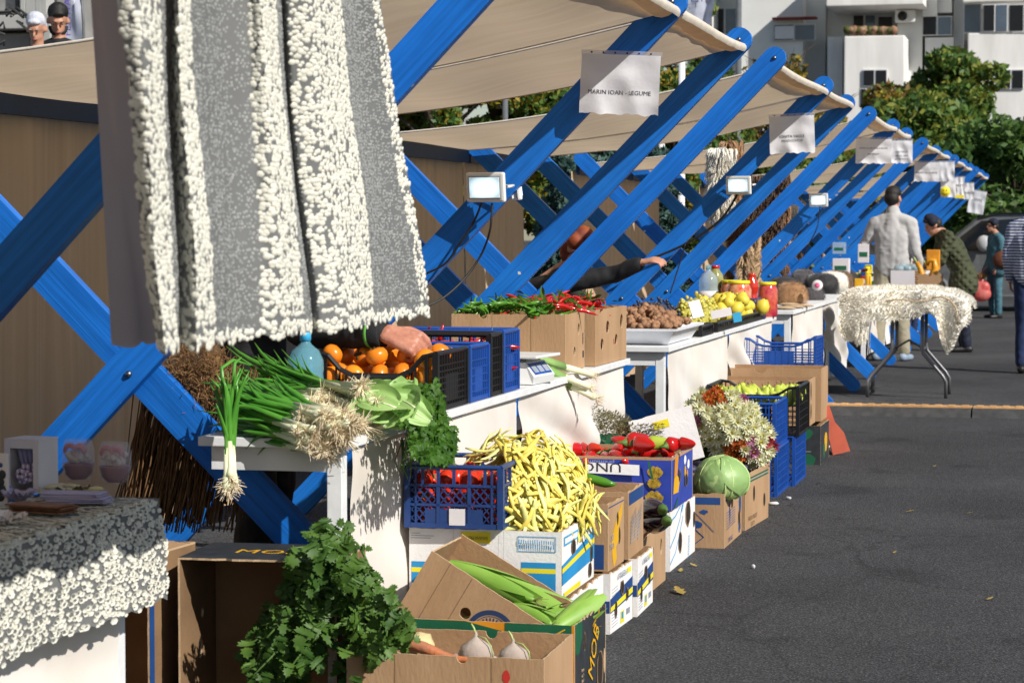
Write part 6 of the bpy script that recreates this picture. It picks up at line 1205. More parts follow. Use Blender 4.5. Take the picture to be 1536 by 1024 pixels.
# fallen leaves & litter
M('dead_leaf', (.35, .26, .06), .7, c2=(.25, .18, .05), scale=60); M('litter_white', (.7, .7, .72), .6)
for i, (px, py, s) in enumerate(((1025, 892, .06), (1045, 850, .03), (1358, 768, .03), (1190, 757, .03), (1175, 730, .03), (1230, 725, .025), (1265, 777, .03), (1160, 742, .025), (1130, 738, .02), (1290, 778, .02), (1020, 858, .03), (1250, 640, .03), (1340, 830, .02), (1450, 770, .02), (1125, 800, .02), (1480, 900, .025), (1400, 700, .02))):
    m = MB(); leaf(m, Vector((0, 0, .003)), Vector((1, U(-.4, .4), 0)), Vector((0, 0, 1)), s*1.6, s, 'parsley', 0, -.2, .3); o = m.build('fallen_leaf', 'dead_leaf'); o.location = at(px, py, Z=.002); o.rotation_euler = (0, 0, U(0, 6)); tag(o, 'dry fallen leaf lying on the asphalt', 'leaf', 'fallen leaves on the asphalt')
for i, (px, py, s) in enumerate(((1160, 757, .03), (1183, 749, .02), (1240, 671, .025), (1254, 616, .02), (1155, 742, .018), (1130, 852, .015))): m = MB(); m.ell((0, 0, .008), (s, s*.6, .009), 0, 8, nz=.5, seed=i); o = m.build('paper_scrap', 'litter_white'); o.location = at(px, py, Z=0); o.rotation_euler = (0, 0, U(0, 6)); tag(o, 'crumpled white scrap on the asphalt', 'litter', 'white scraps on the asphalt')
# ---------------------------------------------------------------- people
M('skin', (.50, .26, .17), .5, c2=(.42, .20, .13), scale=30, sss=.15); M('skin_ruddy', (.52, .24, .16), .5, c2=(.38, .15, .10), scale=26, bump=.25, bscale=70); M('hair_black', (.012, .010, .009), .6, bump=.6, bscale=90); M('hair_white', (.62, .64, .70), .6, bump=.6, bscale=60, c2=(.45, .47, .55), scale=12); M('hair_red', (.14, .035, .015), .6)
M('cloth_black', (.010, .010, .012), .8, bump=.4, bscale=14); M('sweater_grey', (.47, .46, .455), .85, c2=(.42, .41, .405), bump=.35, bscale=10); M('khaki', (.32, .29, .21), .85, c2=(.28, .25, .18), bump=.4, bscale=12); M('olive_quilt', (.055, .062, .028), .8, c2=(.04, .045, .02), scale=8); M('teal_denim', (.06, .16, .20), .8, c2=(.04, .11, .15), scale=9, bump=.3, bscale=12); M('navy_denim', (.015, .03, .09), .85, bump=.3, bscale=12); M('cap_navy', (.008, .012, .03), .8); M('shoe_dark', (.012, .011, .012), .5); M('shoe_blue', (.25, .32, .42), .6)
M('green_cuff', (.12, .45, .06), .6); M('scarf_orange', (.30, .06, .01), .7, c2=(.12, .02, .01), scale=12); M('bag_pink', (.75, .11, .10), .35, c2=(.8, .25, .22), scale=9, trans=.4, bump=.6, bscale=14); M('leather_brown', (.15, .05, .025), .5, bump=.4, bscale=20); M('eye_white', (.22, .15, .12), .4); M('lips', (.38, .12, .10), .5)
def striped():
    m = M('striped_shirt', (.6, .6, .64), .8, bump=.3, bscale=9); N, L = nodes(m); b = N['Principled BSDF']; tc = N['Texture Coordinate']
    w_ = N.new('ShaderNodeTexWave'); w_.bands_direction = 'Z'; w_.inputs['Scale'].default_value = 11; w_.inputs['Distortion'].default_value = .6; w_.inputs['Detail'].default_value = 1; L.new(tc.outputs['Object'], w_.inputs[0])
    cr = N.new('ShaderNodeValToRGB'); cr.color_ramp.interpolation = 'CONSTANT'; cr.color_ramp.elements[0].color = (.025, .045, .17, 1); cr.color_ramp.elements[1].position = .5; cr.color_ramp.elements[1].color = (.66, .67, .72, 1); L.new(w_.outputs[0], cr.inputs[0]); L.new(cr.outputs[0], b.inputs['Base Color'])
striped()
def quilt():
    m = M('olive_quilt'); N, L = nodes(m); b = N['Principled BSDF']; tc = N['Texture Coordinate']; mp = N.new('ShaderNodeMapping'); mp.inputs['Rotation'].default_value = (0, R(45), 0); L.new(tc.outputs['Object'], mp.inputs[0])
    a = None
    for dr in ('X', 'Z'):
        w_ = N.new('ShaderNodeTexWave'); w_.bands_direction = dr; w_.inputs['Scale'].default_value = 4.6; L.new(mp.outputs[0], w_.inputs[0])
        if a is None: a = w_
        else: mn = N.new('ShaderNodeMath'); mn.operation = 'MULTIPLY'; L.new(a.outputs[0], mn.inputs[0]); L.new(w_.outputs[0], mn.inputs[1])
    bp = N.new('ShaderNodeBump'); bp.inputs['Strength'].default_value = .9; bp.inputs['Distance'].default_value = .02; L.new(mn.outputs[0], bp.inputs['Height']); L.new(bp.outputs[0], b.inputs['Normal'])
quilt()
def hand(wr, d, n, s=1, curl=.5, side=1, spread=.10):
    """prims for a palm with four bent fingers and a thumb; d = towards fingertips, n = back-of-hand normal"""
    wr = Vector(wr); d = Vector(d).normalized(); n = Vector(n); n = (n-d*n.dot(d)).normalized(); x = d.cross(n)*side; P = []
    for k in range(4): P.append(('c', wr+x*(.010*(k-1.5))*s, wr+d*.085*s+x*(.0205*(k-1.5))*s, .0155*s, .0125*s))
    ln = (.070, .080, .074, .056)
    for k in range(4):
        b = wr+d*.088*s+x*(.0205*(k-1.5))*s; c = curl*(1+.12*k); a1 = -.35*c; seg = [ln[k]*.45, ln[k]*.32, ln[k]*.25]; ang = a1; p = b; dv = (d+x*spread*(k-1.5)).normalized()
        for q in range(3):
            ang += -c*(.55 if q == 0 else .75); e = p+(dv*math.cos(ang)+n*math.sin(ang))*seg[q]*s*1.1; P.append(('c', p, e, (.0095-.0008*q)*s, (.0088-.0009*q)*s)); p = e
    b = wr+d*.025*s-x*.028*s-n*.006*s; e1 = b+(d*.6-x*.75-n*.35*curl*1.2).normalized()*.038*s; e2 = e1+(d*.95-x*.25-n*.5*curl).normalized()*.034*s; e3 = e2+(d*1.0+x*.05-n*.7*curl).normalized()*.022*s
    P += [('c', wr+d*.012*s-x*.012*s, b, .015*s, .014*s), ('c', b, e1, .0135*s, .0115*s), ('c', e1, e2, .0110*s, .0102*s), ('c', e2, e3, .0100*s, .0085*s)]
    return P
def crease(o, a=.006):
    me = o.data
    n = len(me.vertices); co = np.empty(n*3, np.float32); no = np.empty(n*3, np.float32); me.vertices.foreach_get('co', co); me.vertices.foreach_get('normal', no); co = co.reshape(-1, 3); no = no.reshape(-1, 3); d = np.empty(n, np.float32)
    for i in range(n):
        p = Vector(co[i]); r = noise.noise(Vector((p.x*7, p.y*7, p.z*11))+noise.noise_vector(p*4)*1.5); d[i] = max(-.001, a*(.75-abs(r)*1.9))+.004*noise.noise(p*22)+.004
    me.vertices.foreach_set('co', (co+no*d[:, None]).ravel()); me.update()
    return o
def person(label, root, rz, h=1.78, J=None, top='cloth_black', legs='navy_denim', shoes='shoe_dark', hair='hair_black', skin='skin', voxel=.012, hands=None, face=None, hairstyle='short', bulk=1, coat=0, extra=None, seated=False, fem=False, cap=None, neckline=0, beard=False):
    root = Vector(root); k = h/1.78; Rm = Matrix.Rotation(rz, 3, 'Z'); W = lambda x, y, z: root+Rm @ Vector((x*k, y*k, z*k))
    sw = .17 if fem else .185
    j = dict(pel=W(0, 0, .96), chest=W(0, 0, 1.28), neck=W(0, .01, 1.50), head=W(0, -.015, 1.655), shL=W(sw, .01, 1.40), shR=W(-sw, .01, 1.40), elL=W(sw+.055, .03, 1.12), elR=W(-sw-.055, .03, 1.12), wrL=W(sw+.06, -.06, .90), wrR=W(-sw-.06, -.06, .90), hpL=W(.095, 0, .93), hpR=W(-.095, 0, .93), knL=W(.10, -.02, .50), knR=W(-.10, -.02, .50), anL=W(.10, .02, .085), anR=W(-.10, .02, .085))
    for q, v in (J or {}).items(): j[q] = Vector(v) if not isinstance(v, tuple) or len(v) != 3 else W(*v)
    F = Rm @ Vector((0, -1, 0)) if face is None else Vector(face).normalized(); Rt = F.cross(Vector((0, 0, 1))).normalized(); Up = Rt.cross(F)
    t = thing('person', label, 'person', root); off = -root; o_ = lambda P: [(p[0], p[1]+off)+((p[2]+off,) if p[0] == 'c' else (p[2],))+tuple(p[3:]) for p in P]
    hd = j['head']; fr = Matrix((Rt, -F, Up)).transposed().to_euler(); k0 = k; HH = lambda a, b, c: hd+(Rt*a+F*b+Up*c)*k*1.06
    B = [('e', HH(0, -.012, .025), (.074*k, .092*k, .092*k), fr), ('e', HH(0, .022, -.045), (.055*k, .062*k, .066*k), fr), ('c', HH(0, .080, .012), HH(0, .104, -.020), .008*k, .0125*k), ('e', HH(0, .066, -.088), (.026*k, .022*k, .020*k), fr), ('c', HH(-.03, .079, .028), HH(.03, .079, .028), .010*k, .010*k), ('c', HH(-.016, .086, -.052), HH(.016, .086, -.052), .008*k, .008*k)]
    for s in (-1, 1): B.append(('e', HH(.076*s, -.008, -.010), (.011*k, .020*k, .031*k), fr))
    B += [('c', j['neck']-Vector((0, 0, .03)), hd-Up*.05*k-F*.01, .058*k*bulk**.5, .054*k), ('c', j['pel'], j['chest'], .115*k, .12*k), ('c', j['chest'], j['neck'], .12*k, .06*k)]
    C = []; Lg = []
    for s in 'LR':
        B += [('c', j['chest']+(j['sh'+s]-j['chest'])*.4, j['sh'+s], .08*k, .06*k), ('c', j['sh'+s], j['el'+s], .048*k, .038*k), ('c', j['el'+s], j['wr'+s], .038*k, .026*k), ('c', j['hp'+s], j['kn'+s], .078*k, .052*k), ('c', j['kn'+s], j['an'+s], .050*k, .036*k)]
        hs = (hands or {}).get(s); d = (j['wr'+s]-j['el'+s]).normalized()
        if hs is None: B += hand(j['wr'+s], d+F*.1, (Rt if s == 'R' else -Rt)*1.0, k*1.0, .45, -1 if s == 'L' else 1)
        else: B += hand(j['wr'+s], hs[0], hs[1], k*hs[3] if len(hs) > 3 else k, hs[2], -1 if s == 'L' else 1)
        b = bulk; en = j['el'+s].lerp(j['wr'+s], .88)
        C += [('c', j['neck']-Vector((0, 0, .025)), j['sh'+s], .064*k, .066*k*b), ('c', j['sh'+s], j['el'+s], .065*k*b, .052*k*b), ('c', j['el'+s], en, .053*k*b, .040*k*b), ('c', j['chest'], j['sh'+s], .10*k, .06*k), ('c', j['chest']+(j['sh'+s]-j['chest'])*.35-Vector((0, 0, .05)), j['pel']+(j['hp'+s]-j['pel'])*.7, .115*k*b, .108*k*b)]
        if coat: C += [('c', j['pel']+(j['hp'+s]-j['pel'])*.8, j['hp'+s].lerp(j['kn'+s], coat)+(j['hp'+s]-j['pel'])*.35, .125*k*b, .145*k*b)]
        Lg += [('c', j['hp'+s], j['kn'+s], .098*k, .070*k), ('c', j['kn'+s], j['an'+s]+Vector((0, 0, .02)), .068*k, .058*k), ('c', j['pel']-Vector((0, 0, .02)), j['hp'+s], .105*k, .10*k)]
        ff = F*1.0; ff = (ff-Vector((0, 0, ff.z))).normalized()
        sb = MB(); 
        so_ = blob('shoe', o_([('c', j['an'+s]-ff*.045*k-Vector((0, 0, .045)), j['an'+s]+ff*.15*k-Vector((0, 0, .052)), .042*k, .034*k), ('c', j['an'+s], j['an'+s]-Vector((0, 0, .04)), .045*k, .048*k)]), .012, shoes, t, 2)
    C += [('c', j['pel'], j['chest'], .115*k*bulk, .13*k*bulk), ('c', j['chest'], j['neck']-Vector((0, 0, .055)), .135*k, .088*k)]
    if neckline: C += [('c', j['neck']-Vector((0, 0, .02)), j['neck']+(hd-j['neck'])*.25, .070*k, .066*k)]
    B = o_(B); C = o_(C); Lg = o_(Lg)
    body = blob('body', B, voxel, skin, t, 2)
    crease(blob('top', C, voxel*1.1, top, t, 14)); crease(blob('trousers', Lg, voxel*1.1, legs, t, 6))
    m = MB()
    Hp = [('e', HH(0, -.014, .060), (.084*k, .098*k, .074*k), fr), ('e', HH(0, .055, .075), (.055*k, .035*k, .025*k), fr), ('e', HH(0, -.045, .0), (.079*k, .070*k, .078*k), fr)]
    if hairstyle == 'long': Hp += [('e', HH(0, -.055, -.06), (.07*k, .05*k, .09*k), fr)]
    if hairstyle != 'none': blob('hair', o_(Hp), .009, hair, t, 2)
    if beard: blob('beard', o_([('e', HH(0, .040, -.078), (.052*k, .048*k, .040*k), fr), ('c', HH(-.06, .02, -.045), HH(-.045, .045, -.075), .016*k, .016*k), ('c', HH(.06, .02, -.045), HH(.045, .045, -.075), .016*k, .016*k)]), .009, hair, t, 1)
    if cap: blob('cap', o_([('e', HH(0, -.015, .060), (.086*k, .102*k, .075*k), fr), ('c', HH(-.05, .0, .045), HH(.05, .0, .045), .06*k, .06*k)]+([('c', HH(-.03, .10, .045), HH(.03, .10, .045), .018*k, .018*k)] if cap[1] else [])), .009, cap[0], t, 2)
    for s in (-1, 1):
        m = MB(); m.ell(HH(.029*s, .076, .006)+off, (.0105*k, .006*k, .006*k), 0, 10, fr.to_matrix()); m.ell(HH(.029*s, .081, .006)+off, (.0045*k, .003*k, .0045*k), 1, 8, fr.to_matrix()); m.build('eye', ['eye_white', 'hair_black'], t)
        m = MB(); m.tube([HH(s*(.016+.009*q), .088-.002*q, .026+.003*math.sin(q)) + off for q in range(4)], .0018*k, 5); m.build('eyebrow', hair, t)
    m = MB(); m.tube([HH(-.022+.011*q, .0925-.004*abs(q-2), -.053)+off for q in range(5)], [.002*k, .0045*k, .005*k, .0045*k, .002*k], 6); m.build('lips', 'lips', t)
    return t, j, off, k
# 1 vendor in black reaching over the persimmons
wr = at(577, 505, X=-2.40); wr.y = 7.82; wr = at(580, 500, Y=7.74); el = at(455, 497, Y=7.84)
t, j, off, k = person('vendor in a black jacket with a green cuff stripe, one hand on the persimmons', (-2.86, 8.05, 0), R(90), 1.72, dict(shR=(-.2, -.05, 1.40), elR=el, wrR=wr), top='cloth_black', legs='cloth_black', skin='skin_ruddy', voxel=.0055, hands={'R': ((.90, -.05, -.28), (.30, -.75, .75), .95, 1.30)}, bulk=1.12)
KK = []
cv_ = j['elR'].lerp(j['wrR'], .86); dd = (j['wrR']-j['elR']).normalized(); m = MB(); rot = dd.to_track_quat('Z', 'Y').to_matrix(); m.lathe([(.052, -.006), (.0535, 0), (.052, .006)], cv_-dd*.01+off, 20, 0, rot); m.build('cuff_stripe', 'green_cuff', t)
m = MB(); m.lathe([(.050, -.05), (.052, -.02), (.050, .035), (.044, .038)], cv_+off, 20, 0, rot); m.build('cuff', 'cloth_black', t)
# 2 vendor with rusty headscarf, seated in shade behind the second counter
hx = at(868, 372, Y=13.0); elb = at(920, 412, Y=12.9); wrb = at(962, 394, Y=12.85)
rt = Vector((hx.x-.05, 13.0, hx.z-1.62+.02)); 
t, j, off, k = person('vendor in black with a rust coloured headscarf, leaning behind the second counter', (hx.x-.22, 13.05, 0), R(90), 1.60, dict(head=hx, neck=hx+Vector((-.10, .02, -.13)), chest=hx+Vector((-.26, .04, -.30)), shR=hx+Vector((-.10, -.14, -.20)), shL=hx+Vector((-.12, .2, -.20)), elR=elb, wrR=wrb, elL=hx+Vector((.02, .25, -.42)), wrL=hx+Vector((.22, .22, -.48))), top='cloth_black', legs='cloth_black', hairstyle='long', hair='scarf_orange', voxel=.010, hands={'R': ((.9, -.1, .2), (0, -.4, 1), .5)}, fem=True, cap=('scarf_orange', False), face=(.75, -.35, -.25))
# 3 man in pale sweater, back to us
r3 = at(1338, 541, Z=0); 
t, j, off, k = person('man in a pale grey sweater and khaki trousers seen from behind at the counter', (r3.x, r3.y, 0), R(175), 1.86, dict(wrL=(.13, -.30, 1.10), elL=(.30, -.02, 1.16), wrR=(-.28, -.09, .93), knL=(.13, 0, .5), anL=(.15, .02, .085), anR=(-.13, .02, .085)), top='sweater_grey', legs='khaki', shoes='shoe_blue', bulk=1.04, neckline=1, face=(.35, .92, -.1), voxel=.011)
# 4 bent man in olive quilted jacket
r4 = at(1412, 520, Y=27.5); r4.z = 0
t, j, off, k = person('bent man in an olive quilted jacket and dark cap, leaning over the stall', (r4.x+.24, 27.6, 0), R(-78), 1.72, dict(chest=(0, -.14, 1.24), neck=(0, -.26, 1.42), head=(0, -.37, 1.50), shL=(.19, -.22, 1.37), shR=(-.19, -.22, 1.37), elL=(.22, -.30, 1.08), elR=(-.22, -.30, 1.08), wrL=(.12, -.52, 1.03), wrR=(-.12, -.52, 1.03)), top='olive_quilt', legs='cap_navy', bulk=1.10, coat=.30, cap=('cap_navy', False), face=(-.85, -.3, -.45))
# 5 woman in teal with pink bag
r5 = at(1492, 477, Z=0)
t, j, off, k = person('woman in teal denim jacket and jeans with a brown shoulder bag', (r5.x, r5.y, 0), R(-60), 1.58, dict(head=(0, -.06, 1.64), knL=(.12, 0, .5)), top='teal_denim', legs='teal_denim', fem=True, cap=('cap_navy', False), hairstyle='short', bulk=1.1, coat=.1)
bb = blob('handbag', [('e', r5+Vector((.12, -.22, .92)), (.16, .09, .15))], .02, 'leather_brown', None, 3); tag(bb, 'brown leather shoulder bag on the teal woman', 'handbag')
m = MB(); m.tube([r5+Vector((.12+.02*q, -.22+.03*q, 1.02+.08*q)) for q in range(6)], .012, 6); m.build('strap', 'leather_brown', bb)
c = at(1471, 437, Y=r5.y-.1); pb = blob('carrier_bag', [('e', c+Vector((0, 0, -.04)), (.17, .10, .12)), ('e', c+Vector((-.04, 0, .03)), (.11, .09, .15)), ('e', c+Vector((.05, .0, .05)), (.10, .08, .13)), ('c', c+Vector((0, 0, .1)), c+Vector((.03, 0, .26)), .07, .02)], .015, 'bag_pink', None, 1); tag(pb, 'pink plastic carrier bag held by the teal woman', 'bag')
m = MB(); m.tube([c+Vector((.0, 0, .24)), c+Vector((.04, 0, .34)), c+Vector((.10, 0, .40))], [.012, .009, .009], 6); m.build('handle', 'bag_pink', pb)
m = MB()
for q in range(60): d = rv(0, 1); leaf(m, c+Vector((0, 0, .20))+d*.03, d, rv(), .09, .04, 'parsley')
o = m.build('dried_greens', 'dry_curl'); tag(o, 'brownish leaves sticking out of the pink bag', 'leaves')
# 6 striped man at the right edge
r6 = at(1548, 560, Z=0)
t, j, off, k = person('person in a blue and white striped shirt, cut by the right edge', (r6.x, r6.y, 0), R(165), 1.80, dict(), top='striped_shirt', legs='navy_denim', hair='hair_red', bulk=1.12, face=(.0, 1, 0))
# 7 seller partly hidden between the sweater man and the olive jacket
r7 = at(1366, 372, Y=29.5)
t, j, off, k = person('grey clad seller half hidden behind the basket of gourds', (r7.x, 29.6, 0), R(60), 1.62*((r7.z+.13)/1.62), dict(), top='sweater_grey', legs='navy_denim', hair='hair_red')
# basket and gourds
M('wicker', (.34, .20, .10), .8, c2=(.22, .12, .055), scale=30, bump=.8, bscale=60); M('gourd', (.72, .33, .02), .35, c2=(.62, .25, .01), scale=6)
c = at(1362, 418, Y=25.0); t = thing('wicker_basket', 'wicker basket with shiny packages by the sweater man', 'basket', (c.x, 25.0, .80)); m = MB()
for q in range(7): m.tube([((.13+.008*q)*math.cos(a), (.11+.008*q)*math.sin(a), .02+.025*q+.004*math.sin(9*a+q*3.1)) for a in [6.283*k_/28 for k_ in range(29)]], .011, 5, cap=False)
m.lathe([(0, .01), (.13, .01)], (0, 0, 0), 20); m.build('weave', 'wicker', t)
for q in range(5): o = (lambda m: (m.ell((0, 0, 0), (.06, .05, .04), 0, 10, nz=.4, seed=q), m)[1])(MB()).build('wrapped_package', 'clear_plastic'); o.location = (c.x-.09+.045*q, 25.0+.03*(q % 2), .99+.02*(q % 2)); tag(o, 'shiny wrapped package in the wicker basket', 'package', 'wrapped packages in the basket')
for (pts, lb) in ((((1375, 393), (1380, 402), (1384, 415), (1385, 427)), 'orange gourd with a pale stem, left one of two'), (((1390, 398), (1393, 390), (1401, 391), (1403, 402), (1400, 412), (1397, 420)), 'hooked orange gourd, right one of two')):
    P = [at(x, y, Y=24.3) for x, y in pts]; t = thing('gourd', lb, 'gourd', P[-1]); m = MB(); n = len(P); m.tube([p-P[-1] for p in P], [.022+.030*(q/(n-1))**1.5 for q in range(n)], 12); m.ell((0, 0, -.005), (.055, .055, .05), 0, 14); m.build('fruit', 'gourd', t); m = MB(); m.tube([P[0]-P[-1], P[0]-P[-1]+Vector((-.03, 0, .05))], [.010, .007], 6); m.build('stem', 'stalk_pale', t)
m = MB(); m.box((0, 0, 0), (.24, .02, .30)); o = m.build('paper_note', 'white_card'); o.location = at(1354, 428, Y=24.2); tag(o, 'white sheet hanging below the wicker basket', 'paper')
m = MB(); m.box((0, 0, 0), (.14, .10, .22), 0, None, .01); o = m.build('orange_packet', 'print_orange'); o.location = at(1400, 390, Y=25.6); tag(o, 'orange packet standing behind the gourds', 'packet')
m = MB(); m.panel(outline(.25, .24, [], random.Random(3), .02), [], .01, (-.12, 0, -.1), (1, 0, 0), (0, 0, 1)); o = m.build('paper_bag', 'kraft'); o.location = at(1395, 432, Y=24.1); tag(o, 'crumpled brown paper bag below the gourds', 'bag')
# 8, 9 two people on the raised terrace at the left
M('stone_grey', (.30, .29, .28), .85, c2=(.20, .195, .19), scale=1.5, bump=.5, bscale=12); M('stone_light', (.42, .42, .40), .8, c2=(.33, .33, .32), scale=2, bump=.3, bscale=12)
TZt = 1.34
a = at(-60, 342, Y=16.5); m = MB(); m.box((-11.0, 19.0, TZt/2), (7.0, 6.0, TZt)); struct(m.build('terrace', 'stone_grey'))
ha = at(88, 42, Y=17.2); person('young bearded man with short black hair looking down, top left', (ha.x, 17.2, ha.z-1.60), R(10), 1.78, dict(), top='cloth_black', legs='cap_navy', hair='hair_black', face=(.35, -.8, -.5), beard=True)
hb = at(55, 55, Y=17.0); person('grey haired older person beside the young bearded man, top left', (hb.x, 17.0, hb.z-1.49), R(20), 1.665, dict(), top='fur_black', legs='cap_navy', hair='hair_white', face=(.15, -.85, -.45), fem=True)
# ---------------------------------------------------------------- trees
def leafcloud(name, clumps, n, size, mats, parent, seed, elong=1.3):
    rg = np.random.RandomState(seed); C = []; MI = []
    per = max(1, n//len(clumps))
    for i, (c, r) in enumerate(clumps):
        d = rg.normal(size=(per, 3)); d /= np.linalg.norm(d, axis=1)[:, None]; rad = rg.uniform(.35, 1, (per, 1))**.6; C.append(np.array(c)[None]+d*rad*np.array(r)[None]); MI.append(rg.choice(len(mats), per, p=[.5, .3, .2][:len(mats)] if i % 3 else [.25, .25, .5][:len(mats)]))
    C = np.concatenate(C); MI = np.concatenate(MI); K = len(C); a = rg.normal(size=(K, 3)); a /= np.linalg.norm(a, axis=1)[:, None]; b = np.cross(a, rg.normal(size=(K, 3))); b /= np.linalg.norm(b, axis=1)[:, None]+1e-9
    s = size*rg.uniform(.6, 1.3, (K, 1)); V = np.stack([C-a*s*elong*.5, C+b*s*.32-a*s*.05, C+a*s*elong*.5, C-b*s*.32], 1).reshape(-1, 3)
    me = bpy.data.meshes.new(name); me.vertices.add(K*4); me.vertices.foreach_set('co', V.astype(np.float32).ravel()); me.loops.add(K*4); me.loops.foreach_set('vertex_index', np.arange(K*4, dtype=np.int32)); me.polygons.add(K); me.polygons.foreach_set('loop_start', (np.arange(K)*4).astype(np.int32)); me.polygons.foreach_set('material_index', MI.astype(np.int32))
    for m_ in mats: me.materials.append(M(m_))
    me.update(calc_edges=True); o = bpy.data.objects.new(name, me); col.objects.link(o); o.parent = parent; return o
M('tree_green', (.12, .215, .04), .55, c2=(.085, .155, .03), scale=2, trans=.35); M('tree_dark', (.065, .14, .03), .55, trans=.25); M('tree_lime', (.28, .31, .05), .55, trans=.4); M('tree_yellow', (.40, .30, .03), .6, trans=.35); M('tree_rust', (.20, .11, .025), .6, trans=.3); M('tree_olive', (.12, .13, .03), .6, trans=.3); M('spruce_blue', (.055, .12, .10), .6, trans=.1); M('spruce_dark', (.022, .055, .042), .6); M('bark', (.07, .05, .035), .9, bump=.6, bscale=20)
def tree(label, base, h, cr, mats, n, size, seed, nclump=26, low=.25, name='tree', sparse=False, group=None, cz=.62):
    base = Vector(base); t = thing(name, label, 'tree', base, 0, group); rg = random.Random(seed); m = MB(); th = h*.55
    m.tube([(0, 0, 0), (.05, .02, th*.5), (0, .05, th), (.05, .0, h*.9)], [.045*h**.8*.5+.03, .03*h**.8*.5+.02, .02*h**.8*.5, .01], 8); cl = []
    for k in range(nclump):
        a = rg.uniform(0, 6.283); e = rg.uniform(-.9, 1.5); rr = rg.uniform(.25, 1)**.5; c = Vector((cr[0]*rr*math.cos(a)*math.cos(e), cr[1]*rr*math.sin(a)*math.cos(e), h*cz+cr[2]*rr*math.sin(e))); c.z = max(c.z, h*low)
        s = rg.uniform(.2, .42)*min(cr); cl.append((tuple(c), (s, s, s*.8))); st = Vector((0, .03, min(c.z*.7, th))); md = st.lerp(c, .5)+Vector((rg.uniform(-.1, .1), rg.uniform(-.1, .1), .1*cr[2])); m.tube([st, md, c], [.012*h**.7+.01, .008*h**.7+.004, .004], 5)
        if sparse:
            for q in range(7): e2 = c+Vector((rg.uniform(-1, 1), rg.uniform(-1, 1), rg.uniform(-.3, 1)))*.55; m.tube([md.lerp(c, rg.uniform(0, 1)), c.lerp(e2, .6)+Vector((0, 0, .05)), e2], [.012, .008, .003], 4)
    m.build('trunk', 'bark', t); leafcloud('crown', cl, n, size, mats, t, seed); return t
def gp(px, Y): p = at(px, 342, Y=Y); return (p.x, Y, 0)
G1 = ['tree_green', 'tree_dark', 'tree_lime']
tree('tallest bright green tree before the flats, right of centre', gp(1428, 58), 6.2, (1.35, 1.5, 1.9), G1, 11000, .17, 1, 40, .12, cz=.6)
tree('rusty yellow tree left of the tallest green one', gp(1335, 56), 5.0, (1.4, 1.4, 1.5), ['tree_rust', 'tree_green', 'tree_yellow'], 7000, .15, 2, 24, .2)
tree('dark green tree above the parked minivan', gp(1520, 50), 3.9, (1.6, 1.8, 1.6), ['tree_dark', 'tree_green', 'tree_green'], 9000, .16, 3, 34, .05, cz=.5)
tree('dark bushy tree below the tallest one', gp(1475, 52), 3.7, (1.5, 1.6, 1.7), ['tree_dark', 'tree_green', 'tree_dark'], 10000, .15, 4, 26, .05, cz=.5)
tree('green tree right of the far stalls', gp(1380, 54), 4.6, (1.5, 1.5, 2.1), G1, 9000, .16, 5, 26, .05, cz=.5)
tree('half bare tree with thin twigs and yellow leaves before the windows', gp(1175, 45), 5.2, (1.25, 1.3, 1.5), ['tree_yellow', 'tree_olive', 'tree_rust'], 2600, .11, 6, 22, .3, sparse=True)
tree('bushy yellow green tree under the half bare one', gp(1235, 46), 3.5, (1.4, 1.4, 1.3), ['tree_olive', 'tree_yellow', 'tree_green'], 6000, .13, 7, 24, .1)
tree('rust tinged tree left of the half bare one', gp(1080, 48), 4.9, (.9, .9, 1.3), ['tree_rust', 'tree_olive', 'tree_green'], 3500, .13, 8, 16, .2)
tree('slim tree with green leaves beside the white flag', gp(1062, 44), 6.6, (.5, .6, 2.2), G1, 2600, .13, 9, 14, .2)
for i, (px, Y, h, lb) in enumerate(((560, 29, 4.6, 'hedge tree behind the lace curtain gap'), (660, 28, 4.7, 'hedge tree with yellow leaves left of the grey lamp post'), (750, 28.5, 4.8, 'hedge tree right of the grey lamp post'), (840, 29, 4.9, 'hedge tree behind the big paper sign'), (930, 30, 4.9, 'hedge tree between the two white poles'), (1010, 31, 4.8, 'hedge tree beside the right white pole'), (1090, 33, 3.4, 'hedge tree seen past the pelts'))):
    tree(lb, gp(px, Y), h, (.85, .8, 1.5), ['tree_green', 'tree_dark', 'tree_yellow'] if i in (1, 2, 5) else G1, 9000, .09, 20+i, 34, .03, 'hedge_tree', cz=.5)
for i, (px, Y, h) in enumerate(((1150, 38, 3.0), (1200, 42, 3.2), (1260, 46, 3.0), (1310, 50, 3.0), (480, 30, 3.3), (400, 31, 3.3))):
    tree(['low hedge tree behind the hanging furs', 'low hedge tree behind the fur hats stall', 'low hedge tree over the far stalls', 'low hedge tree at the end of the stalls', 'hedge tree hidden left behind the curtain', 'leftmost hedge tree behind the back fabric'][i], gp(px, Y), h, (1.1, 1.0, 1.3), G1, 7000, .11, 40+i, 26, .02, 'hedge_tree', cz=.5)
for i, (px, Y, h, r, lb) in enumerate(((850, 23, 2.15, .55, 'blue green spruce behind the crossed arms, left one'), (905, 24, 2.4, .5, 'blue green spruce behind the crossed arms, right one'), (985, 25, 2.3, .5, 'spruce seen near the white pole'))):
    t = thing('spruce', lb, 'tree', gp(px, Y)); m = MB(); m.tube([(0, 0, 0), (0, 0, h)], [.05, .01], 7); m.build('trunk', 'bark', t); cl = []
    for q in range(60): z = h*(.08+.9*(q/60)); a = q*2.4; rr = r*(1-.85*z/h); cl.append(((rr*math.cos(a)*.7, rr*math.sin(a)*.7, z), (rr*.45+.05, rr*.45+.05, .09)))
    leafcloud('crown', cl, 12000, .05, ['spruce_blue', 'spruce_dark'][:2]+['spruce_blue'], t, 60+i, 2.2)
M('shrub_leaf', (.06, .14, .03), .6)
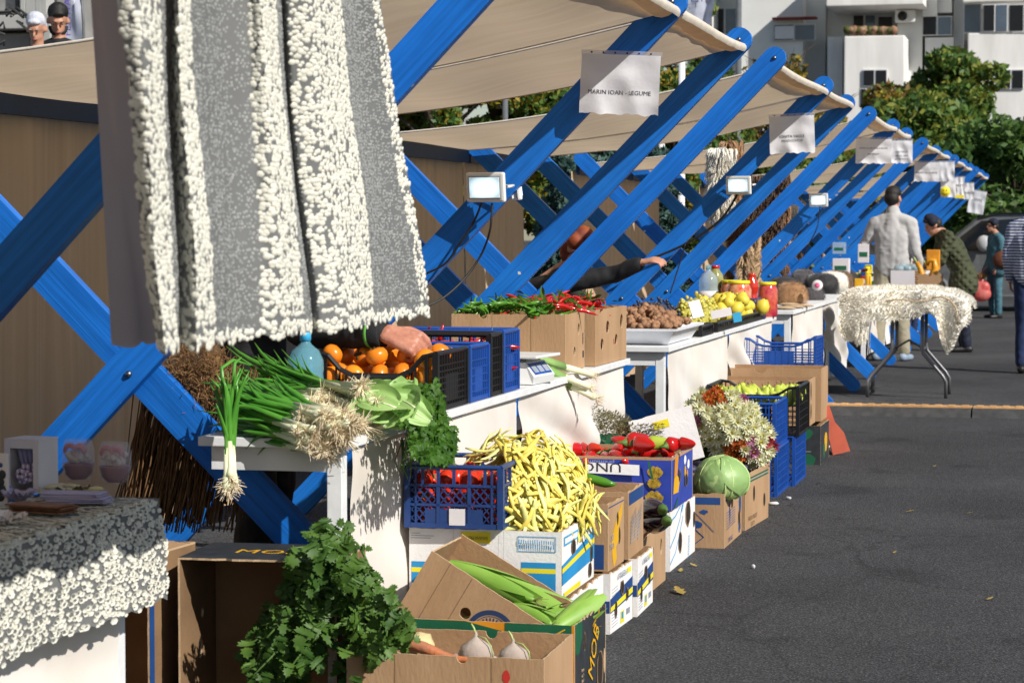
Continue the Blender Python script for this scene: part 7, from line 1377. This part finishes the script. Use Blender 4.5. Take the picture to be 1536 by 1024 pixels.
# poles, lamp post, flags
M('pole_white', (.74, .75, .76), .4, var=.05); M('pole_grey', (.13, .14, .15), .5, var=.2)
def pole(px, Y, h, r, mat, name, label, cat): o = gp(px, Y); m = MB(); m.lathe([(r*1.8, 0), (r*1.8, .05), (r, .06), (r*.85, h), (0, h)], (0, 0, 0), 14); q = m.build(name, mat); q.location = o; return tag(q, label, cat)
pole(1022, 26, 6.5, .040, 'pole_white', 'flag_pole', 'tall white pole right beside the flag', 'pole'); pole(992, 26.5, 2.95, .040, 'pole_white', 'flag_pole', 'short white pole left of the tall one', 'pole')
pole(758, 25, 2.95, .035, 'pole_grey', 'lamp_post', 'thin grey lamp post standing before the hedge', 'lamp post'); pole(1107, 42, 6.6, .055, 'pole_grey', 'lamp_post', 'dark grey lamp post before the flats', 'lamp post'); pole(915, 27, 3.2, .045, 'pole_grey', 'lamp_post', 'dark post among the spruces', 'lamp post')
a = at(1028, 0, Y=26); t = thing('flag', 'white flag with small navy print hanging from the white pole', 'flag', (a.x, 26, a.z)); m = MB()
m.grid(lambda u, v: ((.03+(.30-.12*v+.0*u)*u*(1.2 if v > .3 else .9)), .05*math.sin(u*9+v*3)*u, .35-1.0*v*(.55+.35*u)), 20, 20); m.build('cloth', M('flag_white', (.62, .65, .78), .7, trans=.3), t); textmesh('FEST', .10, 'print_navy', 'lettering', t, (.12, -.06, .0), (math.pi/2, 0, 0))
M('flower_white', (.75, .75, .70), .6)
t = thing('feather_banner', 'white feather banner with purple letters beside the bearded man', 'banner', at(110, 70, Y=19)); k_ = 19/3550
m = MB(); m.grid(lambda u, v: ((-16+34*u-(6*v if u > .5 else -3*v))*k_, .02*math.sin(v*5+u*3), (v*110)*k_), 8, 14); m.build('cloth', M('banner_white', (.72, .74, .86), .6, trans=.3), t); M('print_purple', (.16, .10, .50), .6)
q = textmesh('FESTIVAL', .09, 'print_purple', 'lettering', t, (-6*k_, -.04, 50*k_), (math.pi/2, R(-90), 0)); m = MB(); m.tube([(18*k_, 0, -2.0), (18*k_, 0, .2), (12*k_, 0, .6)], .012, 6); m.build('pole', 'pole_grey', t)
# stone building top left
t = thing('stone_building', 'grey stone building with carved pilasters at the top left', 'building', gp(40, 24)); 
def SB(px0, py0, px1, py1, Y, d, mat, nm, z0=None):
    a = at(px0, py1, Y=Y); b = at(px1, py0, Y=Y); zb = a.z if z0 is None else z0; m = MB(); m.box(((a.x+b.x)/2, Y+d/2, (zb+b.z)/2), (b.x-a.x, d, b.z-zb), 0, None, .01); m.xf(Matrix.Translation(-Vector(gp(40, 24)))); return m.build(nm, mat, t)
SB(-420, -500, 96, 60, 24.4, 4, 'stone_grey', 'wall', 0); SB(90, -500, 320, 60, 25.5, 4, 'stone_grey', 'wall', 0); SB(-300, 22, 51, 50, 24.0, .45, 'stone_light', 'plinth'); SB(51, 20, 75, 80, 24.1, .45, 'stone_light', 'plinth')
for (a, b) in ((30, 36), (38, 50), (52, 60), (61, 68)): SB(a, -200, b, 21, 24.15, .3, 'stone_light', 'pilaster')
SB(-200, 50, 45, 85, 24.2, .3, 'stone_grey', 'base_course', 0); SB(70, -100, 82, 24, 24.35, .1, 'strip_black', 'window'); SB(-30, -80, 22, 18, 24.3, .12, 'stone_grey', 'relief_panel')
bb = MB()
for q in range(26): c = Vector((U(-1.0, 0), 0, U(0, .35))); bb.tube([c, c+Vector((U(-.1, .1), -.02, U(.0, .1))), c+Vector((U(-.15, .15), 0, U(-.1, .1)))], .012, 5)
o = bb.build('wrought_railing', 'strip_black'); o.location = at(48, 74, Y=20); tag(o, 'dark wrought railing behind the grey haired person', 'railing')
m = MB(); m.box((0, 0, 1.8), (1.6, 1.2, 3.6)); m.box((0, -.62, 2.7), (.6, .05, .5), 1); o = m.build('kiosk', ['stone_light', 'white_card']); o.location = gp(598, 30); tag(o, 'pale small kiosk corner seen beside the lace curtain', 'kiosk')
# ---------------------------------------------------------------- apartment building
M('wall_pale', (.80, .80, .77), .85, c2=(.70, .70, .67), scale=.6, bump=.4, bscale=3, detail=9); M('wall_grey', (.56, .58, .58), .85, c2=(.50, .52, .52), scale=.7); M('wall_white', (.82, .80, .77), .85, c2=(.70, .68, .65), scale=.9, detail=8, stretch=(3, 1, .5)); M('window_glass', (.05, .07, .10), .06, c2=(.10, .13, .18), scale=.8, spec=.9); M('window_dark', (.012, .012, .014), .3); M('frame_white', (.72, .72, .72), .5, var=.05); M('awning_red', (.30, .04, .03), .7); M('pot_brown', (.22, .10, .05), .8, c2=(.3, .2, .12), scale=6)
YB = 75.0; base = Vector(gp(1300, YB)); ap = thing('apartment_building', 'pale block of flats with loggias, balconies and arched ground floor windows', 'building', base)
def AB(px0, py0, px1, py1, Y, d, mat, nm, parent=None, z0=None, bev=0):
    a = at(px0, py1, Y=Y); b = at(px1, py0, Y=Y); zb = a.z if z0 is None else z0; m = MB(); m.box(((a.x+b.x)/2, Y+d/2, (zb+b.z)/2), (b.x-a.x, d, b.z-zb), 0, None, bev); m.xf(Matrix.Translation(-base)); return m.build(nm, mat, parent or ap)
AB(1030, -260, 1620, 400, YB+2.2, 10, 'wall_pale', 'wall', None, 0)
AB(1106, -260, 1206, 160, YB+.6, 1.5, 'wall_pale', 'wall', None, 0); AB(1060, -260, 1070, 60, YB+.9, 1.2, 'wall_pale', 'wall', None, 0)
AB(1206, -260, 1240, 100, YB+1.6, .55, 'wall_grey', 'wall', None, 0); AB(1384, -260, 1408, 25, YB+.7, 1.4, 'wall_pale', 'wall')
AB(1345, -260, 1386, 230, YB+.9, 1.25, 'wall_pale', 'wall', None, 0); AB(1386, 56, 1430, 260, YB+.9, 1.25, 'wall_pale', 'wall', None, 0); AB(1380, -260, 1430, 20, YB+.92, 1.2, 'wall_pale', 'wall'); AB(1428, -260, 1449, 260, YB+1.2, .9, 'wall_grey', 'wall', None, 0)
AB(1265, 53, 1357, 260, YB-1.0, 3.1, 'wall_white', 'balcony', None, 0, .04); AB(1240, 55, 1264, 260, YB+.5, 1.6, 'wall_white', 'wall', None, 0); AB(1450, 48, 1560, 260, YB-.4, 2.5, 'wall_white', 'balcony', None, 0, .04)
AB(1239, -60, 1386, 10, YB-1.0, 3.0, 'wall_white', 'balcony', None, None, .04); AB(1444, -60, 1560, 4, YB-.5, 2.4, 'wall_white', 'balcony', None, None, .04)
def window(px0, py0, px1, py1, Y, n=2, dark=False, arch=False):
    f = AB(px0, py0, px1, py1, Y, .10, 'frame_white', 'window'); w_ = (px1-px0)/n
    for q in range(n):
        a = at(px0+q*w_+1.4, py1-1.6, Y=Y-.015); b = at(px0+(q+1)*w_-1.4, py0+1.6, Y=Y-.015); m = MB(); m.box(((a.x+b.x)/2, Y-.005, (a.z+b.z)/2), (b.x-a.x, .03, b.z-a.z)); m.xf(Matrix.Translation(-base)); m.build('pane', 'window_dark' if dark or (q == 0 and n > 1) else 'window_glass', f)
    if arch:
        a = at((px0+px1)/2, py0, Y=Y-.02); r = (at(px1, py0, Y=Y).x-at(px0, py0, Y=Y).x)/2
        for rr, mt, yy in ((r, 'frame_white', 0), (r*.86, 'window_dark', -.03)): m = MB(); m.panel([(rr*math.cos(math.pi*q/12), rr*.8*math.sin(math.pi*q/12)) for q in range(13)], [], .03, (a.x-base.x, yy, a.z-base.z), (1, 0, 0), (0, 0, 1)); m.build('fanlight', mt, f)
    return f
window(1279, 22, 1314, 52, YB+2.15, 2); window(1316, 24, 1340, 54, YB+2.15, 1, True); window(1383, 24, 1428, 54, YB+.85, 2); window(1160, 36, 1223, 62, YB+.5, 2); AB(1158, 25, 1224, 29, YB+.2, .5, 'awning_red', 'awning'); AB(1162, 39, 1191, 59, YB+.42, .05, 'frame_white', 'blind')
window(1069, 12, 1105, 52, YB+2.1, 2); window(1445, 6, 1472, 50, YB+.1, 1); window(1474, 6, 1512, 48, YB-.45, 2); window(1513, 6, 1560, 48, YB-.45, 2); window(1294, 104, 1331, 130, YB-1.06, 2, True, True); window(1498, 104, 1536, 134, YB-.46, 2, True, True); window(1290, 132, 1300, 160, YB-1.02, 1, True)
for q in range(14): a = at(1272+5.2*q, 52, Y=YB-.9); m = MB(); m.ell((0, 0, .12), (.16, .12, .14), 0, 8, nz=.5, seed=q); m.xf(Matrix.Translation(a-base)); m.build('flower_pot', 'pot_brown' if q % 3 else 'tree_olive', ap)
a = at(1358, 33, Y=YB+.55); t = thing('air_conditioner', 'white air conditioner unit beside the shaded loggia', 'air conditioner', a); m = MB(); m.box((0, 0, .17), (.62, .32, .38), 0, None, .02); m.build('housing', 'frame_white', t); m = MB(); m.lathe([(0, 0), (.15, 0), (.15, .02), (0, .02)], (-.08, -.16, .17), 16, 0, Matrix.Rotation(math.pi/2, 3, 'X')); m.build('fan_grille', 'window_dark', t)
# second block filling the back on the left so no bare horizon shows
m = MB(); m.box((0, 0, 5.5), (44, 8, 11)); o = m.build('background_building', 'wall_grey'); o.location = (-46, 80, 0); tag(o, 'plain grey building far behind the hedge trees', 'building')
m = MB(); m.box((0, 0, 2.5), (40, 2, 5)); 
# ---------------------------------------------------------------- parked minivan
M('car_silver', (.16, .17, .18), .35, metal=.3, coat=.5); M('car_glass', (.010, .012, .014), .08, spec=.8); M('tyre', (.015, .015, .016), .8); M('rim', (.35, .35, .36), .35, metal=.8); M('mirror_white', (.55, .57, .60), .3, coat=.5)
cb = at(1318, 342, Y=41); CX = cb.x; t = thing('minivan', 'dark silver minivan parked at the far right with a pale mirror', 'car', (CX, 41, 0)); L = 4.6
body = [(0, .28), (.02, .62), (.12, .86), (.95, 1.02), (1.65, 1.60), (2.0, 1.68), (3.9, 1.70), (4.35, 1.60), (4.55, 1.0), (4.6, .40), (4.5, .26), (3.95, .26), (3.85, .50), (3.68, .62), (3.45, .62), (3.28, .50), (3.18, .26), (1.22, .26), (1.12, .50), (.95, .62), (.72, .62), (.55, .50), (.45, .26)]
m = MB(); n_ = len(body); cxm = 2.3; czm = .9; V = []
for (y, sh) in ((0.06, .045), (0, 0.0), (1.7, 0), (1.64, .045)):
    V += [(cxm+(x-cxm)*(1-sh*.8), y+(.20*max(0, z-1.0) if y < .8 else -.20*max(0, z-1.0)), czm+(z-czm)*(1-sh)) for x, z in body]
Fq = [(a*n_+i_, a*n_+(i_+1) % n_, (a+1)*n_+(i_+1) % n_, (a+1)*n_+i_) for a in range(3) for i_ in range(n_)]
tr = geometry.tessellate_polygon([[Vector((x, z, 0)) for x, z in body]]); Fq += [tuple(t_) for t_ in tr]+[tuple(q_+3*n_ for q_ in t_) for t_ in tr]
m.add(V, Fq); bo = m.build('body', 'car_silver', t)
for w_ in ([(1.12, 1.06), (1.72, 1.54), (2.35, 1.58), (2.35, 1.06)], [(2.42, 1.06), (2.42, 1.58), (3.35, 1.60), (3.35, 1.06)], [(3.42, 1.06), (3.42, 1.60), (3.95, 1.58), (4.2, 1.06)]): m = MB(); m.add([(x, .20*(z-1.0)-.012, z) for x, z in w_], [tuple(range(len(w_)))]); m.add([(x, .20*(z-1.0)-.002, z) for x, z in w_], [tuple(range(len(w_)))]); m.build('side_window', 'car_glass', t)
m = MB(); m.add([(.93, .15, 1.045), (1.60, .22, 1.60), (1.60, 1.48, 1.60), (.93, 1.55, 1.045)], [(0, 1, 2, 3)]); m.xf(Matrix.Translation((-.02, 0, .02))).build('windscreen', 'car_glass', t)
for (x) in (.83, 3.57):
    for y in (.08, 1.62): m = MB(); m.lathe([(0, -.09), (.30, -.09), (.325, -.06), (.325, .06), (.30, .09), (0, .09)], (x, y, .325), 28, 0, Matrix.Rotation(math.pi/2, 3, 'X')); wq = m.build('wheel', 'tyre', t); m = MB(); m.lathe([(0, .095), (.2, .098), (.21, .092)], (x, y, .325), 20, 0, Matrix.Rotation(math.pi/2, 3, 'X')); m.build('rim', 'rim', wq)
m = MB(); m.ell((1.78, -.14, 1.16), (.13, .09, .14), 0, 16); m.build('mirror', 'mirror_white', t)
for x in (2.20, 3.2): m = MB(); m.box((x, -.012, .93), (.16, .02, .03), 0, None, .006); m.build('door_handle', 'tyre', t)
m = MB(); m.ell((.10, .12, .78), (.12, .14, .10), 0, 12); m.build('headlight', 'mirror_white', t)
for x in (2.385, 3.385): m = MB(); m.box((x, -.001, .85), (.008, .006, 1.0)); m.build('door_gap', 'tyre', t)
